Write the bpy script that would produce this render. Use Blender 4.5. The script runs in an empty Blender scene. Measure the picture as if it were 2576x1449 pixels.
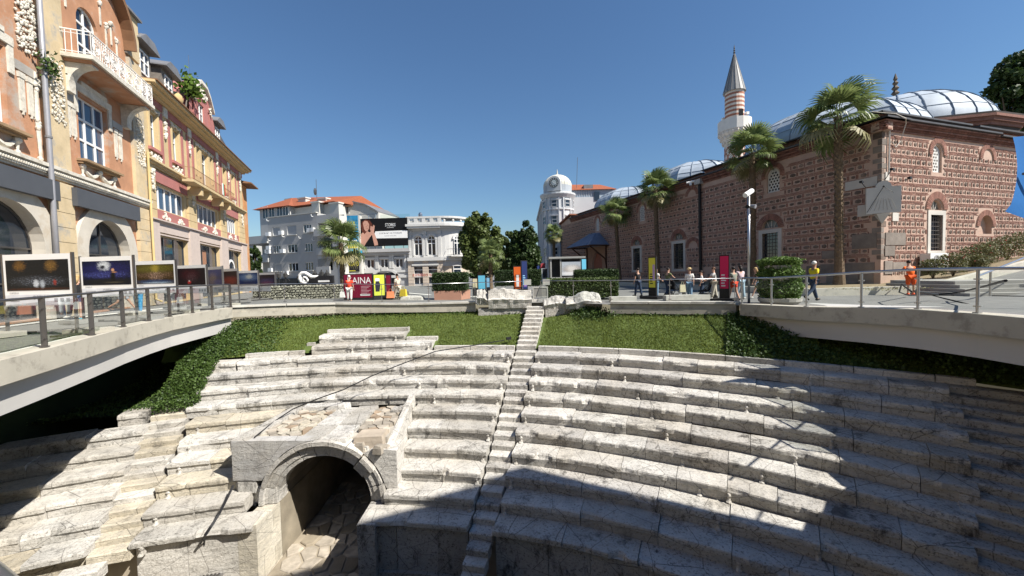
import bpy, bmesh, math, random
from math import sin, cos, pi, radians, sqrt, atan2, hypot
from mathutils import Vector, Matrix, Quaternion, noise
from mathutils.geometry import tessellate_polygon

scene = bpy.context.scene
COL = scene.collection
random.seed(7)

# ---------------------------------------------------------------- camera
FPX, CXP, CYP = 972.0, 1288.0, 724.5            # focal length and centre of a 2576 x 1449 picture
PITCH, ROLL, CAMZ = radians(2.15), math.atan(.025), 1.6
R0 = Vector((1, 0, 0)); U0 = Vector((0, sin(PITCH), cos(PITCH))); FW = Vector((0, cos(PITCH), -sin(PITCH)))
cam_r = R0 * cos(ROLL) - U0 * sin(ROLL); cam_u = R0 * sin(ROLL) + U0 * cos(ROLL)
cd = bpy.data.cameras.new('camera'); cam = bpy.data.objects.new('camera', cd); COL.objects.link(cam)
cam.matrix_world = Matrix(((cam_r.x, cam_u.x, -FW.x, 0), (cam_r.y, cam_u.y, -FW.y, 0), (cam_r.z, cam_u.z, -FW.z, CAMZ), (0, 0, 0, 1)))
cd.sensor_width = 36; cd.lens = 36 * FPX / 2576; cd.clip_start = .05; cd.clip_end = 4000
scene.camera = cam
# ---------------------------------------------------------------- sky, sun, exposure
SUN = Vector((.83, -.43, 1)).normalized()
world = bpy.data.worlds.new('World'); scene.world = world; world.use_nodes = True
wn = world.node_tree.nodes; wl = world.node_tree.links
sky = wn.new('ShaderNodeTexSky'); sky.sky_type = 'NISHITA'; sky.sun_disc = False
sky.sun_elevation = math.asin(SUN.z); sky.sun_rotation = atan2(SUN.x, SUN.y)
sky.altitude = 300; sky.air_density = 1.5; sky.dust_density = .0; sky.ozone_density = 10
wn['Background'].inputs['Strength'].default_value = .06
wl.new(sky.outputs[0], wn['Background'].inputs[0])
sl = bpy.data.lights.new('sun', 'SUN'); sl.energy = 5.0; sl.angle = radians(.53); sl.color = (1, .945, .86)
so = bpy.data.objects.new('sun', sl); COL.objects.link(so)
so.rotation_euler = (-SUN).to_track_quat('-Z', 'Y').to_euler()
vs = scene.view_settings; vs.view_transform = 'Standard'; vs.look = 'None'; vs.gamma = 1; vs.use_curve_mapping = False
vs.exposure = .88

# ---------------------------------------------------------------- picture helpers
def ray(x, y):
    u = (x - CXP) / FPX; v = -(y - CYP) / FPX
    return FW + cam_r * u + cam_u * v
def at(x, y, z=0.0):
    d = ray(x, y); t = (z - CAMZ) / d.z
    return Vector((d.x * t, d.y * t, z))
def atY(x, y, Y):
    d = ray(x, y); t = Y / d.y
    return Vector((d.x * t, Y, CAMZ + d.z * t))

# ---------------------------------------------------------------- materials
MATS = {}
def newmat(name):
    m = bpy.data.materials.new(name); m.use_nodes = True
    return m, m.node_tree.nodes, m.node_tree.links, m.node_tree.nodes['Principled BSDF']
def ramp(n, l, src, stops):
    r = n.new('ShaderNodeValToRGB'); e = r.color_ramp.elements
    while len(e) < len(stops): e.new(.5)
    for k, (p, c) in enumerate(stops):
        e[k].position = p; e[k].color = (c, c, c, 1) if not hasattr(c, '__len__') else (*c, 1)
    l.new(src, r.inputs[0]); return r.outputs[0]
def tex(n, l, co, scale, detail=4, rough=.6, kind='noise', vec=None):
    if vec:
        mp = n.new('ShaderNodeMapping'); mp.inputs['Scale'].default_value = vec; l.new(co, mp.inputs[0]); co = mp.outputs[0]
    if kind == 'noise':
        t = n.new('ShaderNodeTexNoise'); t.inputs['Detail'].default_value = detail; t.inputs['Roughness'].default_value = rough
        out = t.outputs['Fac']
    else:
        t = n.new('ShaderNodeTexVoronoi'); t.feature = 'DISTANCE_TO_EDGE'; out = t.outputs['Distance']
    t.inputs['Scale'].default_value = scale; l.new(co, t.inputs['Vector']); return out
def mix(n, l, f, a, b, mode='MIX'):
    m = n.new('ShaderNodeMix'); m.data_type = 'RGBA'; m.blend_type = mode
    for s, v in ((0, f), (6, a), (7, b)):
        if hasattr(v, 'is_linked'): l.new(v, m.inputs[s])
        elif s == 0: m.inputs[0].default_value = v
        else: m.inputs[s].default_value = (*v, 1) if len(v) == 3 else v
    return m.outputs[2]
def bump(n, l, b, h, s, d=.02):
    k = n.new('ShaderNodeBump'); k.inputs['Strength'].default_value = s; k.inputs['Distance'].default_value = d
    l.new(h, k.inputs['Height']); l.new(k.outputs[0], b.inputs['Normal'])
def mat(name, col, rough=.85, var=.25, scale=1.2, grime=None, gs=.6, gamt=.5, bmp=.3, bs=14, metal=0, spec=.25, island=0, objrand=0):
    """plain surface: colour with cloudy variation, optional patches of a second colour, fine relief"""
    if name in MATS: return MATS[name]
    m, n, l, b = newmat(name)
    g = n.new('ShaderNodeNewGeometry'); co = g.outputs['Position']
    c = ramp(n, l, tex(n, l, co, scale, 6), [(.25, tuple(x * (1 - var) for x in col)), (.75, tuple(min(1, x * (1 + var)) for x in col))])
    if grime: c = mix(n, l, ramp(n, l, tex(n, l, co, gs, 8, .7), [(.52, 0.), (.64, gamt)]), c, grime)
    if island or objrand:
        src = g.outputs['Random Per Island']
        if objrand: src = n.new('ShaderNodeObjectInfo').outputs['Random']
        a = island or objrand
        c = mix(n, l, 1., c, ramp(n, l, src, [(0, 1 - a), (1, 1.0)]), 'MULTIPLY')
    l.new(c, b.inputs['Base Color'])
    b.inputs['Roughness'].default_value = rough; b.inputs['Metallic'].default_value = metal; b.inputs['Specular IOR Level'].default_value = spec
    if bmp: bump(n, l, b, tex(n, l, co, bs, 5), bmp)
    MATS[name] = m; return m
def leafmat(name, dark, light, trans=.25, rough=.55):
    m, n, l, b = newmat(name)
    g = n.new('ShaderNodeNewGeometry')
    c = ramp(n, l, g.outputs['Random Per Island'], [(0., dark), (1., light)])
    c = mix(n, l, ramp(n, l, tex(n, l, g.outputs['Position'], .7, 3), [(.35, 0.), (.7, .5)]), c, light)
    l.new(c, b.inputs['Base Color']); b.inputs['Roughness'].default_value = rough; b.inputs['Specular IOR Level'].default_value = .3
    t = n.new('ShaderNodeBsdfTranslucent'); l.new(c, t.inputs[0])
    x = n.new('ShaderNodeMixShader'); x.inputs[0].default_value = trans
    l.new(b.outputs[0], x.inputs[1]); l.new(t.outputs[0], x.inputs[2])
    l.new(x.outputs[0], n['Material Output'].inputs[0]); MATS[name] = m; return m
def marble(name, base, dirt=(.10, .092, .08), amt=.8, stain=.75, warm=(.5, .42, .3), veins=(.34, .32, .29)):
    m, n, l, b = newmat(name)
    g = n.new('ShaderNodeNewGeometry'); co = g.outputs['Position']
    oi = n.new('ShaderNodeObjectInfo')
    c = ramp(n, l, tex(n, l, co, 1.1, 6, .65), [(.3, tuple(x * .78 for x in base)), (.7, tuple(min(.85, x * 1.12) for x in base))])
    c = mix(n, l, ramp(n, l, tex(n, l, co, .5, 5, .6), [(.5, 0.), (.75, .3)]), c, warm)
    c = mix(n, l, ramp(n, l, tex(n, l, co, 2.1, 7, .75, vec=(1, 1, 5)), [(.50, 0.), (.60, .45), (.66, 0.)]), c, veins)       # bedding veins
    c = mix(n, l, ramp(n, l, tex(n, l, co, 16, 4, .8), [(.53, 0.), (.63, amt * .9)]), c, dirt)                            # pits and lichen
    c = mix(n, l, ramp(n, l, tex(n, l, co, 1.7, 9, .8, vec=(1, 1, .45)), [(.53, 0.), (.64, stain)]), c, (.045, .042, .038))     # black crust
    cr = tex(n, l, co, .9, kind='v', vec=(1, 1, 1.6))
    c = mix(n, l, ramp(n, l, cr, [(0., .8), (.010, 0.)]), c, (.06, .055, .05))                                            # hair cracks
    c = mix(n, l, 1., c, ramp(n, l, oi.outputs['Random'], [(0, (.78, .765, .74)), (.5, (.95, .945, .93)), (1, (1, 1, 1))]), 'MULTIPLY')
    l.new(c, b.inputs['Base Color']); b.inputs['Roughness'].default_value = .8; b.inputs['Specular IOR Level'].default_value = .25
    h = n.new('ShaderNodeMath'); h.operation = 'ADD'
    l.new(tex(n, l, co, 11, 8, .75), h.inputs[0]); l.new(tex(n, l, co, 2.2, 6, .7, vec=(1, 1, 4)), h.inputs[1])
    bump(n, l, b, h.outputs[0], .8, .04); MATS[name] = m; return m
def glossy(name, col, rough=.05, metal=0., spec=.6):
    m, n, l, b = newmat(name); b.inputs['Base Color'].default_value = (*col, 1)
    b.inputs['Roughness'].default_value = rough; b.inputs['Metallic'].default_value = metal; b.inputs['Specular IOR Level'].default_value = spec
    MATS[name] = m; return m
def clearglass(name, tint=(.93, .96, .95), refl=1.3):
    m, n, l, b = newmat(name); n.remove(b)
    t = n.new('ShaderNodeBsdfTransparent'); t.inputs[0].default_value = (*tint, 1)
    g = n.new('ShaderNodeBsdfGlossy'); g.inputs['Roughness'].default_value = .02; g.inputs[0].default_value = (.9, .95, 1, 1)
    f = n.new('ShaderNodeFresnel'); f.inputs[0].default_value = refl
    k = n.new('ShaderNodeMath'); k.operation = 'MULTIPLY'; k.inputs[1].default_value = .35; l.new(f.outputs[0], k.inputs[0])
    x = n.new('ShaderNodeMixShader'); l.new(k.outputs[0], x.inputs[0]); l.new(t.outputs[0], x.inputs[1]); l.new(g.outputs[0], x.inputs[2])
    l.new(x.outputs[0], n['Material Output'].inputs[0]); MATS[name] = m; return m
def printmat(name, bg, blobs, rough=.4):
    """flat printed picture: soft coloured patches in the sheet's own 0..1 coordinates"""
    m, n, l, b = newmat(name)
    tc = n.new('ShaderNodeTexCoord'); co = tc.outputs['UV']
    w = n.new('ShaderNodeTexNoise'); w.inputs['Scale'].default_value = 30; w.inputs['Detail'].default_value = 5; l.new(co, w.inputs['Vector'])
    v = n.new('ShaderNodeTexVoronoi'); v.inputs['Scale'].default_value = 34; l.new(co, v.inputs['Vector'])
    c = mix(n, l, ramp(n, l, w.outputs['Fac'], [(.35, 0.), (.75, .6)]), bg, tuple(x * .25 for x in bg))
    for (cx, cy, rx, ry, col, grain) in blobs:
        mp = n.new('ShaderNodeMapping'); mp.inputs['Scale'].default_value = (1 / rx, 1 / ry, 0)
        mp.inputs['Location'].default_value = (-cx / rx, -cy / ry, 0); l.new(co, mp.inputs[0])
        wob = n.new('ShaderNodeMix'); wob.data_type = 'VECTOR'; wob.factor_mode = 'UNIFORM'; wob.inputs[0].default_value = .38; l.new(mp.outputs[0], wob.inputs[4]); wsub = n.new('ShaderNodeVectorMath'); wsub.operation = 'MULTIPLY_ADD'; wsub.inputs[1].default_value = (2.4, 2.4, 0); wsub.inputs[2].default_value = (-1.2, -1.2, 0); l.new(w.outputs['Color'], wsub.inputs[0]); l.new(wsub.outputs[0], wob.inputs[5])
        ln = n.new('ShaderNodeVectorMath'); ln.operation = 'LENGTH'; l.new(wob.outputs[1], ln.inputs[0])
        f = ramp(n, l, ln.outputs['Value'], [(.3, 1.), (.75, 0.)])
        if grain:
            gq = n.new('ShaderNodeMath'); gq.operation = 'MULTIPLY'; l.new(f, gq.inputs[0])
            l.new(ramp(n, l, v.outputs['Distance'], [(.15, 1.), (.45, 1 - grain)]), gq.inputs[1]); f = gq.outputs[0]
        c = mix(n, l, f, c, col)
    l.new(c, b.inputs['Base Color']); b.inputs['Roughness'].default_value = rough; b.inputs['Specular IOR Level'].default_value = .12; MATS[name] = m; return m

# ---------------------------------------------------------------- mesh builder
class MB:
    def __init__(s): s.v = []; s.f = []
    def add(s, vs, fs):
        k = len(s.v); s.v += [tuple(p) for p in vs]; s.f += [tuple(i + k for i in f) for f in fs]; return s
    def hexa(s, p):                                             # 8 corners: bottom 4 ccw, top 4 ccw
        return s.add(p, [(3, 2, 1, 0), (4, 5, 6, 7), (0, 1, 5, 4), (1, 2, 6, 5), (2, 3, 7, 6), (3, 0, 4, 7)])
    def box(s, x0, x1, y0, y1, z0, z1, rz=0, c=None):
        p = [(x0, y0, z0), (x1, y0, z0), (x1, y1, z0), (x0, y1, z0), (x0, y0, z1), (x1, y0, z1), (x1, y1, z1), (x0, y1, z1)]
        if rz:
            cx, cy = c or ((x0 + x1) / 2, (y0 + y1) / 2); a, b = cos(rz), sin(rz)
            p = [(cx + (x - cx) * a - (y - cy) * b, cy + (x - cx) * b + (y - cy) * a, z) for x, y, z in p]
        return s.hexa(p)
    def prism(s, poly, z0, z1):                                 # poly ccw seen from above
        n = len(poly); vs = [(x, y, z0) for x, y in poly] + [(x, y, z1) for x, y in poly]
        return s.add(vs, [tuple(range(n - 1, -1, -1)), tuple(range(n, 2 * n))] + [(i, (i + 1) % n, n + (i + 1) % n, n + i) for i in range(n)])
    def tube(s, pts, r, seg=6, cap=True):
        pts = [Vector(p) for p in pts]; rs = r if hasattr(r, '__len__') else [r] * len(pts); vs = []; fs = []; u = None
        for i, p in enumerate(pts):
            t = (pts[min(i + 1, len(pts) - 1)] - pts[max(i - 1, 0)]).normalized()
            if u is None: u = t.orthogonal().normalized()
            u = (u - t * u.dot(t)); u = u.normalized() if u.length > 1e-6 else t.orthogonal().normalized()
            w = t.cross(u)
            vs += [p + (u * cos(2 * pi * k / seg) + w * sin(2 * pi * k / seg)) * rs[i] for k in range(seg)]
        for i in range(len(pts) - 1):
            fs += [(i * seg + k, i * seg + (k + 1) % seg, (i + 1) * seg + (k + 1) % seg, (i + 1) * seg + k) for k in range(seg)]
        if cap: fs += [tuple(range(seg - 1, -1, -1)), tuple((len(pts) - 1) * seg + k for k in range(seg))]
        return s.add(vs, fs)
    def lathe(s, prof, seg=16, c=(0, 0), sx=1, sy=1):            # prof: (r, z) upward
        vs = []; n = len(prof)
        for r, z in prof: vs += [(c[0] + r * sx * cos(2 * pi * k / seg), c[1] + r * sy * sin(2 * pi * k / seg), z) for k in range(seg)]
        fs = [(i * seg + k, i * seg + (k + 1) % seg, (i + 1) * seg + (k + 1) % seg, (i + 1) * seg + k) for i in range(n - 1) for k in range(seg)]
        return s.add(vs, fs + [tuple(range(seg - 1, -1, -1)), tuple((n - 1) * seg + k for k in range(seg))])
    def ball(s, c, rx, ry, rz, seg=10, rings=6):
        vs = [(c[0] + rx * sin(pi * i / rings) * cos(2 * pi * k / seg), c[1] + ry * sin(pi * i / rings) * sin(2 * pi * k / seg), c[2] - rz * cos(pi * i / rings)) for i in range(rings + 1) for k in range(seg)]
        return s.add(vs, [(i * seg + k, i * seg + (k + 1) % seg, (i + 1) * seg + (k + 1) % seg, (i + 1) * seg + k) for i in range(rings) for k in range(seg)])
    def quad(s, a, b, c, d): return s.add([a, b, c, d], [(0, 1, 2, 3)])
    def build(s, name, m, parent=None, world=True, smooth=False, uv=None):
        me = bpy.data.meshes.new(name); o = Vector((0, 0, 0))
        if parent is not None and world:
            q = parent
            while q is not None: o = o + q.location; q = q.parent
        vs = [(x - o.x, y - o.y, z - o.z) for x, y, z in s.v] if o.length else s.v
        me.from_pydata(vs, [], s.f)
        if uv:
            me.uv_layers.new(name='UVMap'); d = me.uv_layers[0].data
            for lp in me.loops: d[lp.index].uv = uv[lp.vertex_index % len(uv)]
        if smooth: me.polygons.foreach_set('use_smooth', [True] * len(me.polygons))
        me.update()
        ob = bpy.data.objects.new(name, me); COL.objects.link(ob)
        for x in (m if isinstance(m, (list, tuple)) else [m]): me.materials.append(x)
        if parent is not None: ob.parent = parent
        return ob
def tag(o, label=None, cat=None, group=None, kind=None):
    if label: o['label'] = label
    if cat: o['category'] = cat
    if group: o['group'] = group
    if kind: o['kind'] = kind
    return o
def thing(name, label, cat, loc=(0, 0, 0), rz=0, group=None):
    o = bpy.data.objects.new(name, None); COL.objects.link(o); o.location = loc; o.rotation_euler = (0, 0, rz); o.empty_display_size = .2
    return tag(o, label, cat, group)
def link_copy(me, name, parent, matrix):
    o = bpy.data.objects.new(name, me); COL.objects.link(o); o.parent = parent; o.matrix_local = matrix; return o
def copy_tree(o, parent=None):
    c = o.copy(); COL.objects.link(c); c.parent = parent
    for ch in list(o.children): copy_tree(ch, c)
    return c
ORD = ['first', 'second', 'third', 'fourth', 'fifth', 'sixth', 'seventh', 'eighth', 'ninth', 'tenth', 'eleventh', 'twelfth', 'thirteenth', 'fourteenth', 'fifteenth', 'sixteenth']
def holed(outer, holes, t, fn, mb=None):
    """sheet with holes in (s, z); front at offset 0, reveals back to -t; fn maps (s, z, o) to the world"""
    mb = mb or MB()
    polys = [[Vector((s, z, 0)) for s, z in outer]] + [[Vector((s, z, 0)) for s, z in h] for h in holes]
    flat = [p for q in polys for p in q]; tri = tessellate_polygon(polys); out = []
    for a, b, c in tri:
        A, B, C = flat[a], flat[b], flat[c]
        out.append((a, b, c) if (B - A).cross(C - A).z > 0 else (a, c, b))
    mb.add([fn(p.x, p.y, 0) for p in flat], out)
    for h in holes:
        n = len(h); mb.add([fn(s, z, 0) for s, z in h] + [fn(s, z, -t) for s, z in h], [(i, (i + 1) % n, n + (i + 1) % n, n + i) for i in range(n)])
    return mb
def rect(s0, s1, z0, z1): return [(s0, z0), (s1, z0), (s1, z1), (s0, z1)]
def archpoly(c, hw, z0, zs, n=12, rise=None):
    r = rise or hw
    return [(c - hw, z0), (c + hw, z0)] + [(c + hw * cos(pi * k / n), zs + r * sin(pi * k / n)) for k in range(n + 1)]
class Frame:
    """vertical plane: origin, direction along it; s to the right as seen from outside, o outwards"""
    def __init__(s, org, d):
        s.o = Vector((org[0], org[1], 0)); s.d = Vector((d[0], d[1], 0)).normalized(); s.n = Vector((s.d.y, -s.d.x, 0))
    def __call__(s, u, z, o=0): p = s.o + s.d * u + s.n * o; return Vector((p.x, p.y, z))
    def px(s, x, y, o=0):
        q = ray(x, y); p0 = s.o + s.n * o - Vector((0, 0, CAMZ)); p0.z = 0
        t = (s.o + s.n * o).dot(s.n) / q.dot(s.n); p = Vector((0, 0, CAMZ)) + q * t
        return (p - s.o).dot(s.d), p.z
    def box(s, mb, u0, u1, z0, z1, o0, o1):
        return mb.hexa([s(u0, z0, o1), s(u1, z0, o1), s(u1, z0, o0), s(u0, z0, o0), s(u0, z1, o1), s(u1, z1, o1), s(u1, z1, o0), s(u0, z1, o0)])
    def bx(s, u0, u1, z0, z1, o0, o1): return s.box(MB(), u0, u1, z0, z1, o0, o1)
    def prism(s, mb, poly, o0, o1):                             # poly ccw in (s, z)
        n = len(poly); vs = [s(u, z, o0) for u, z in poly] + [s(u, z, o1) for u, z in poly]
        return mb.add(vs, [tuple(range(n - 1, -1, -1)), tuple(range(n, 2 * n))] + [(i, (i + 1) % n, n + (i + 1) % n, n + i) for i in range(n)])
    def ring(s, mb, c, zc, r0, r1, a0, a1, o0, o1, n=12, el=1.0):
        for k in range(n):
            t0 = a0 + (a1 - a0) * k / n; t1 = a0 + (a1 - a0) * (k + 1) / n
            s.prism(mb, [(c + r0 * cos(t0), zc + el * r0 * sin(t0)), (c + r1 * cos(t0), zc + el * r1 * sin(t0)), (c + r1 * cos(t1), zc + el * r1 * sin(t1)), (c + r0 * cos(t1), zc + el * r0 * sin(t1))], o0, o1)
        return mb
def text_mesh(name, body, m, fn, u, z, h, parent, o=.012, width=None, align='CENTER', depth=.004, vertical=False, squash=None):
    cu = bpy.data.curves.new('lettering', 'FONT'); cu.body = body; cu.align_x = align; cu.size = 1; cu.resolution_u = 2
    ob = bpy.data.objects.new('lettering', cu); COL.objects.link(ob); bpy.context.view_layer.update()
    me = bpy.data.meshes.new_from_object(ob.evaluated_get(bpy.context.evaluated_depsgraph_get()))
    bpy.data.objects.remove(ob); bpy.data.curves.remove(cu)
    xs = [v.co.x for v in me.vertices]; ys = [v.co.y for v in me.vertices]
    if not xs: return None
    sy = h / max(.001, max(ys) - min(ys)); sx = (width / max(.001, max(xs) - min(xs))) if width else sy
    y0 = min(ys); x0 = {'CENTER': (min(xs) + max(xs)) / 2, 'LEFT': min(xs)}[align]
    mb = MB(); vs = []
    for v in me.vertices:
        a, b = (v.co.x - x0) * sx, (v.co.y - y0) * sy
        if vertical: a, b = -b, a
        vs.append(fn(u + a, z + b, o))
    mb.add(vs, [tuple(p.vertices) for p in me.polygons]); bpy.data.meshes.remove(me)
    return mb.build(name, m, parent)
def voronoi(x0, x1, y0, y1, nx, ny, jit=.42, gap=.02, rng=random, stag=.5):
    """irregular stones: clipped Voronoi cells, shrunk by the joint"""
    dx, dy = (x1 - x0) / nx, (y1 - y0) / ny; P = {}
    for i in range(-1, nx + 1):
        for j in range(-1, ny + 1):
            P[i, j] = (x0 + (i + .5 + (stag if j % 2 else 0) + rng.uniform(-jit, jit)) * dx, y0 + (j + .5 + rng.uniform(-jit, jit) * .8) * dy)
    out = []
    for (i, j), (px, py) in P.items():
        if not (x0 <= px <= x1 and y0 <= py <= y1): continue
        poly = [(x0, y0), (x1, y0), (x1, y1), (x0, y1)]
        for a in range(-2, 3):
            for b in range(-2, 3):
                q = P.get((i + a, j + b))
                if q is None or (a == 0 and b == 0): continue
                nx_, ny_ = q[0] - px, q[1] - py; L = hypot(nx_, ny_)
                if L < 1e-6: continue
                nx_, ny_ = nx_ / L, ny_ / L; lim = L / 2 - gap / 2; res = []
                for k in range(len(poly)):
                    A, B = poly[k], poly[(k + 1) % len(poly)]
                    da = (A[0] - px) * nx_ + (A[1] - py) * ny_ - lim; db = (B[0] - px) * nx_ + (B[1] - py) * ny_ - lim
                    if da <= 0: res.append(A)
                    if da * db < 0: t = da / (da - db); res.append((A[0] + (B[0] - A[0]) * t, A[1] + (B[1] - A[1]) * t))
                poly = res
                if len(poly) < 3: break
            if len(poly) < 3: break
        if len(poly) >= 3: out.append(((px, py), poly))
    return out
def pebble(poly, c, fn, h0, h1, edge=.25, mb=None, rng=random):
    """stone with rounded top from a cell outline: base ring, shoulder ring, crown"""
    mb = mb or MB(); n = len(poly); hh = h1 * rng.uniform(.75, 1.15)
    r1 = [(c[0] + (x - c[0]) * (1 - edge * .35), c[1] + (y - c[1]) * (1 - edge * .35)) for x, y in poly]
    r2 = [(c[0] + (x - c[0]) * (1 - edge), c[1] + (y - c[1]) * (1 - edge)) for x, y in poly]
    vs = [fn(x, y, h0) for x, y in poly] + [fn(x, y, h0 + (hh - h0) * .7) for x, y in r1] + [fn(x, y, hh + rng.uniform(-.06, .06) * (hh - h0)) for x, y in r2]
    fs = [(i, (i + 1) % n, n + (i + 1) % n, n + i) for i in range(n)] + [(n + i, n + (i + 1) % n, 2 * n + (i + 1) % n, 2 * n + i) for i in range(n)] + [tuple(2 * n + i for i in range(n))]
    return mb.add(vs, fs)

# ================================================================ materials
MARB = marble("worn marble", (.54, .525, .49), stain=.7)
MARB2 = marble('clean marble', (.57, .55, .51), amt=.55, stain=.45)
MARB3 = marble('yellowed marble', (.57, .52, .42), amt=.5, stain=.4)
MARBD = marble('weathered marble', (.47, .455, .43), amt=.9, stain=.9)
ROUGH = mat('rough limestone', (.45, .40, .33), var=.4, scale=3, bmp=.7, bs=18, objrand=.4)
BROWN = mat('brown stone', (.30, .23, .165), var=.4, scale=4, bmp=.6, objrand=.25)
MORT = mat('lime mortar', (.52, .49, .43), var=.2, bmp=.6, bs=25)
CONC = mat('cream concrete', (.40, .375, .315), var=.14, scale=.9, grime=(.2, .185, .155), gs=2.2, gamt=.6, bmp=.15, bs=40)
CONCD = mat('grey painted concrete', (.44, .43, .41), var=.06, scale=.5, bmp=.05)
COPE = mat('coping stone', (.52, .50, .45), var=.18, grime=(.3, .28, .24), gs=1.4, bmp=.25)
STEEL = glossy('brushed steel', (.46, .46, .47), .32, 1.)
STEELD = glossy('dark steel', (.16, .15, .145), .38, .8)
RAILG = clearglass('balustrade glass', (.90, .94, .93))
BLACK = mat('black paint', (.018, .018, .02), rough=.45, var=.1, bmp=0)
DARKV = mat('dark interior', (.012, .012, .014), rough=.9, var=.1, bmp=0)
WHITE = mat('white paint', (.78, .78, .76), rough=.5, var=.04, bmp=0)
GLASS = glossy('window glass', (.018, .025, .036), .06, 0, .75)
GLASSB = glossy('blue window glass', (.045, .075, .125), .10, 0, .7)
GRASSB = mat('grass soil', (.075, .105, .026), var=.4, scale=2.5, bmp=.6, bs=40)
GRASS = leafmat('grass blades', (.07, .10, .018), (.19, .235, .05), .35)
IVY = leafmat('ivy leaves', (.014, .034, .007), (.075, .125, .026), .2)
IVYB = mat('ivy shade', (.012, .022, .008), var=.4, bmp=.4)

# ================================================================ ground and pit
def cl(v): return max(0., min(1., v))
def zg(x, y):
    l = .25 * cl((-x - 6) / 6.5); r = .27 * cl((15.2 - y) / 4.) * cl((x - 3) / 6)
    return l + r
NEARL = [(-9.0, 5.6), (-8.3, 4.2), (-.47, .31), (.3, -.05), (3.0, -.1), (7.0, 3.35)]
RIGHT = [(11.3, 7.45), (11.5, 8.4), (11.46, 9.63), (11.22, 10.8), (10.92, 12.2), (10.5, 13.9), (9.78, 16.55)]
FARR = [(9.76, 16.85), (4.72, 18.62)]
MID = [(3.3, 20.2), (1.95, 20.9), (.95, 21.05), (-2.0, 21.2)]
FARL = [(-2.02, 21.2), (-9.6, 20.95), (-13.8, 18.95)]
LEFT = [(-13.55, 18.65), (-13.3, 17.2), (-13.02, 15.8), (-12.7, 14.4), (-12.25, 13.1), (-11.7, 11.7), (-11.0, 10.2), (-10.3, 8.6), (-9.7, 7.1), (-9.0, 5.6)]
PB = NEARL[1:] + RIGHT + FARR + MID + FARL[1:] + LEFT
def paving():
    m, n, l, b = newmat('granite paving'); g = n.new('ShaderNodeNewGeometry'); co = g.outputs['Position']
    br = n.new('ShaderNodeTexBrick'); br.inputs['Scale'].default_value = 1.6; br.inputs['Mortar Size'].default_value = .012
    br.inputs['Color1'].default_value = (.19, .185, .175, 1); br.inputs['Color2'].default_value = (.14, .136, .13, 1); br.inputs['Mortar'].default_value = (.07, .066, .062, 1)
    mp = n.new('ShaderNodeMapping'); mp.inputs['Rotation'].default_value = (0, 0, .35); l.new(co, mp.inputs[0]); l.new(mp.outputs[0], br.inputs['Vector'])
    c = mix(n, l, ramp(n, l, tex(n, l, co, .35, 6), [(.35, 0.), (.7, .6)]), br.outputs[0], (.215, .21, .195))
    l.new(c, b.inputs['Base Color']); b.inputs['Roughness'].default_value = .75
    bump(n, l, b, br.outputs['Fac'], -.3, .01); return m
PAVE = paving()
mb = MB(); ctr = (0., 10.); fac = [1, 1.006, 1.06, 1.18, 1.4, 2, 4, 14, 150]; N = len(PB)
for k, f in enumerate(fac):
    for x, y in PB:
        X, Y = ctr[0] + (x - ctr[0]) * f, ctr[1] + (y - ctr[1]) * f
        mb.v.append((X, Y, zg(X, Y) - .02))
for k in range(len(fac) - 1):
    mb.f += [(k * N + i, k * N + (i + 1) % N, (k + 1) * N + (i + 1) % N, (k + 1) * N + i)[::-1] for i in range(N)]
tag(mb.build('plaza_pavement', PAVE), kind='structure')
tag(MB().box(-40, 30, -12, 60, -7.6, -7.05).build('track_floor', mat('packed earth', (.30, .26, .2), var=.3, bmp=.5)), kind='structure')
def strip(pts, w, m, name):
    mb = MB()
    for a, b in zip(pts[:-1], pts[1:]):
        d = Vector((b[0] - a[0], b[1] - a[1], 0)).normalized(); q = Vector((-d.y, d.x, 0)) * w / 2
        n = max(2, int(hypot(b[0] - a[0], b[1] - a[1]) / 1.2))
        for i in range(n):
            A, B = [Vector((a[0] + (b[0] - a[0]) * t / n, a[1] + (b[1] - a[1]) * t / n, 0)) for t in (i, i + 1)]
            c = [A - q, B - q, B + q, A + q]
            mb.add([(p.x, p.y, zg(p.x, p.y) + .012) for p in c], [(0, 1, 2, 3)])
    return tag(mb.build(name, m), kind='structure')
PALE = mat('pale marble strip', (.66, .64, .58), var=.12, bmp=.1)
def off(poly, k):                                               # offset a polyline outwards from the pit
    return [(x + (x - ctr[0]) / hypot(x - ctr[0], y - ctr[1]) * k, y + (y - ctr[1]) / hypot(x - ctr[0], y - ctr[1]) * k) for x, y in poly]
strip(off(RIGHT[1:], .75), .32, PALE, 'pavement_strip'); strip(off(LEFT[:-1], .5), .3, PALE, 'pavement_strip'); strip(off(LEFT[:-1], 5.2), .5, PALE, 'pavement_strip')
strip([(-16, 40), (-2, 27)], .5, PALE, 'pavement_strip')

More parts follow.
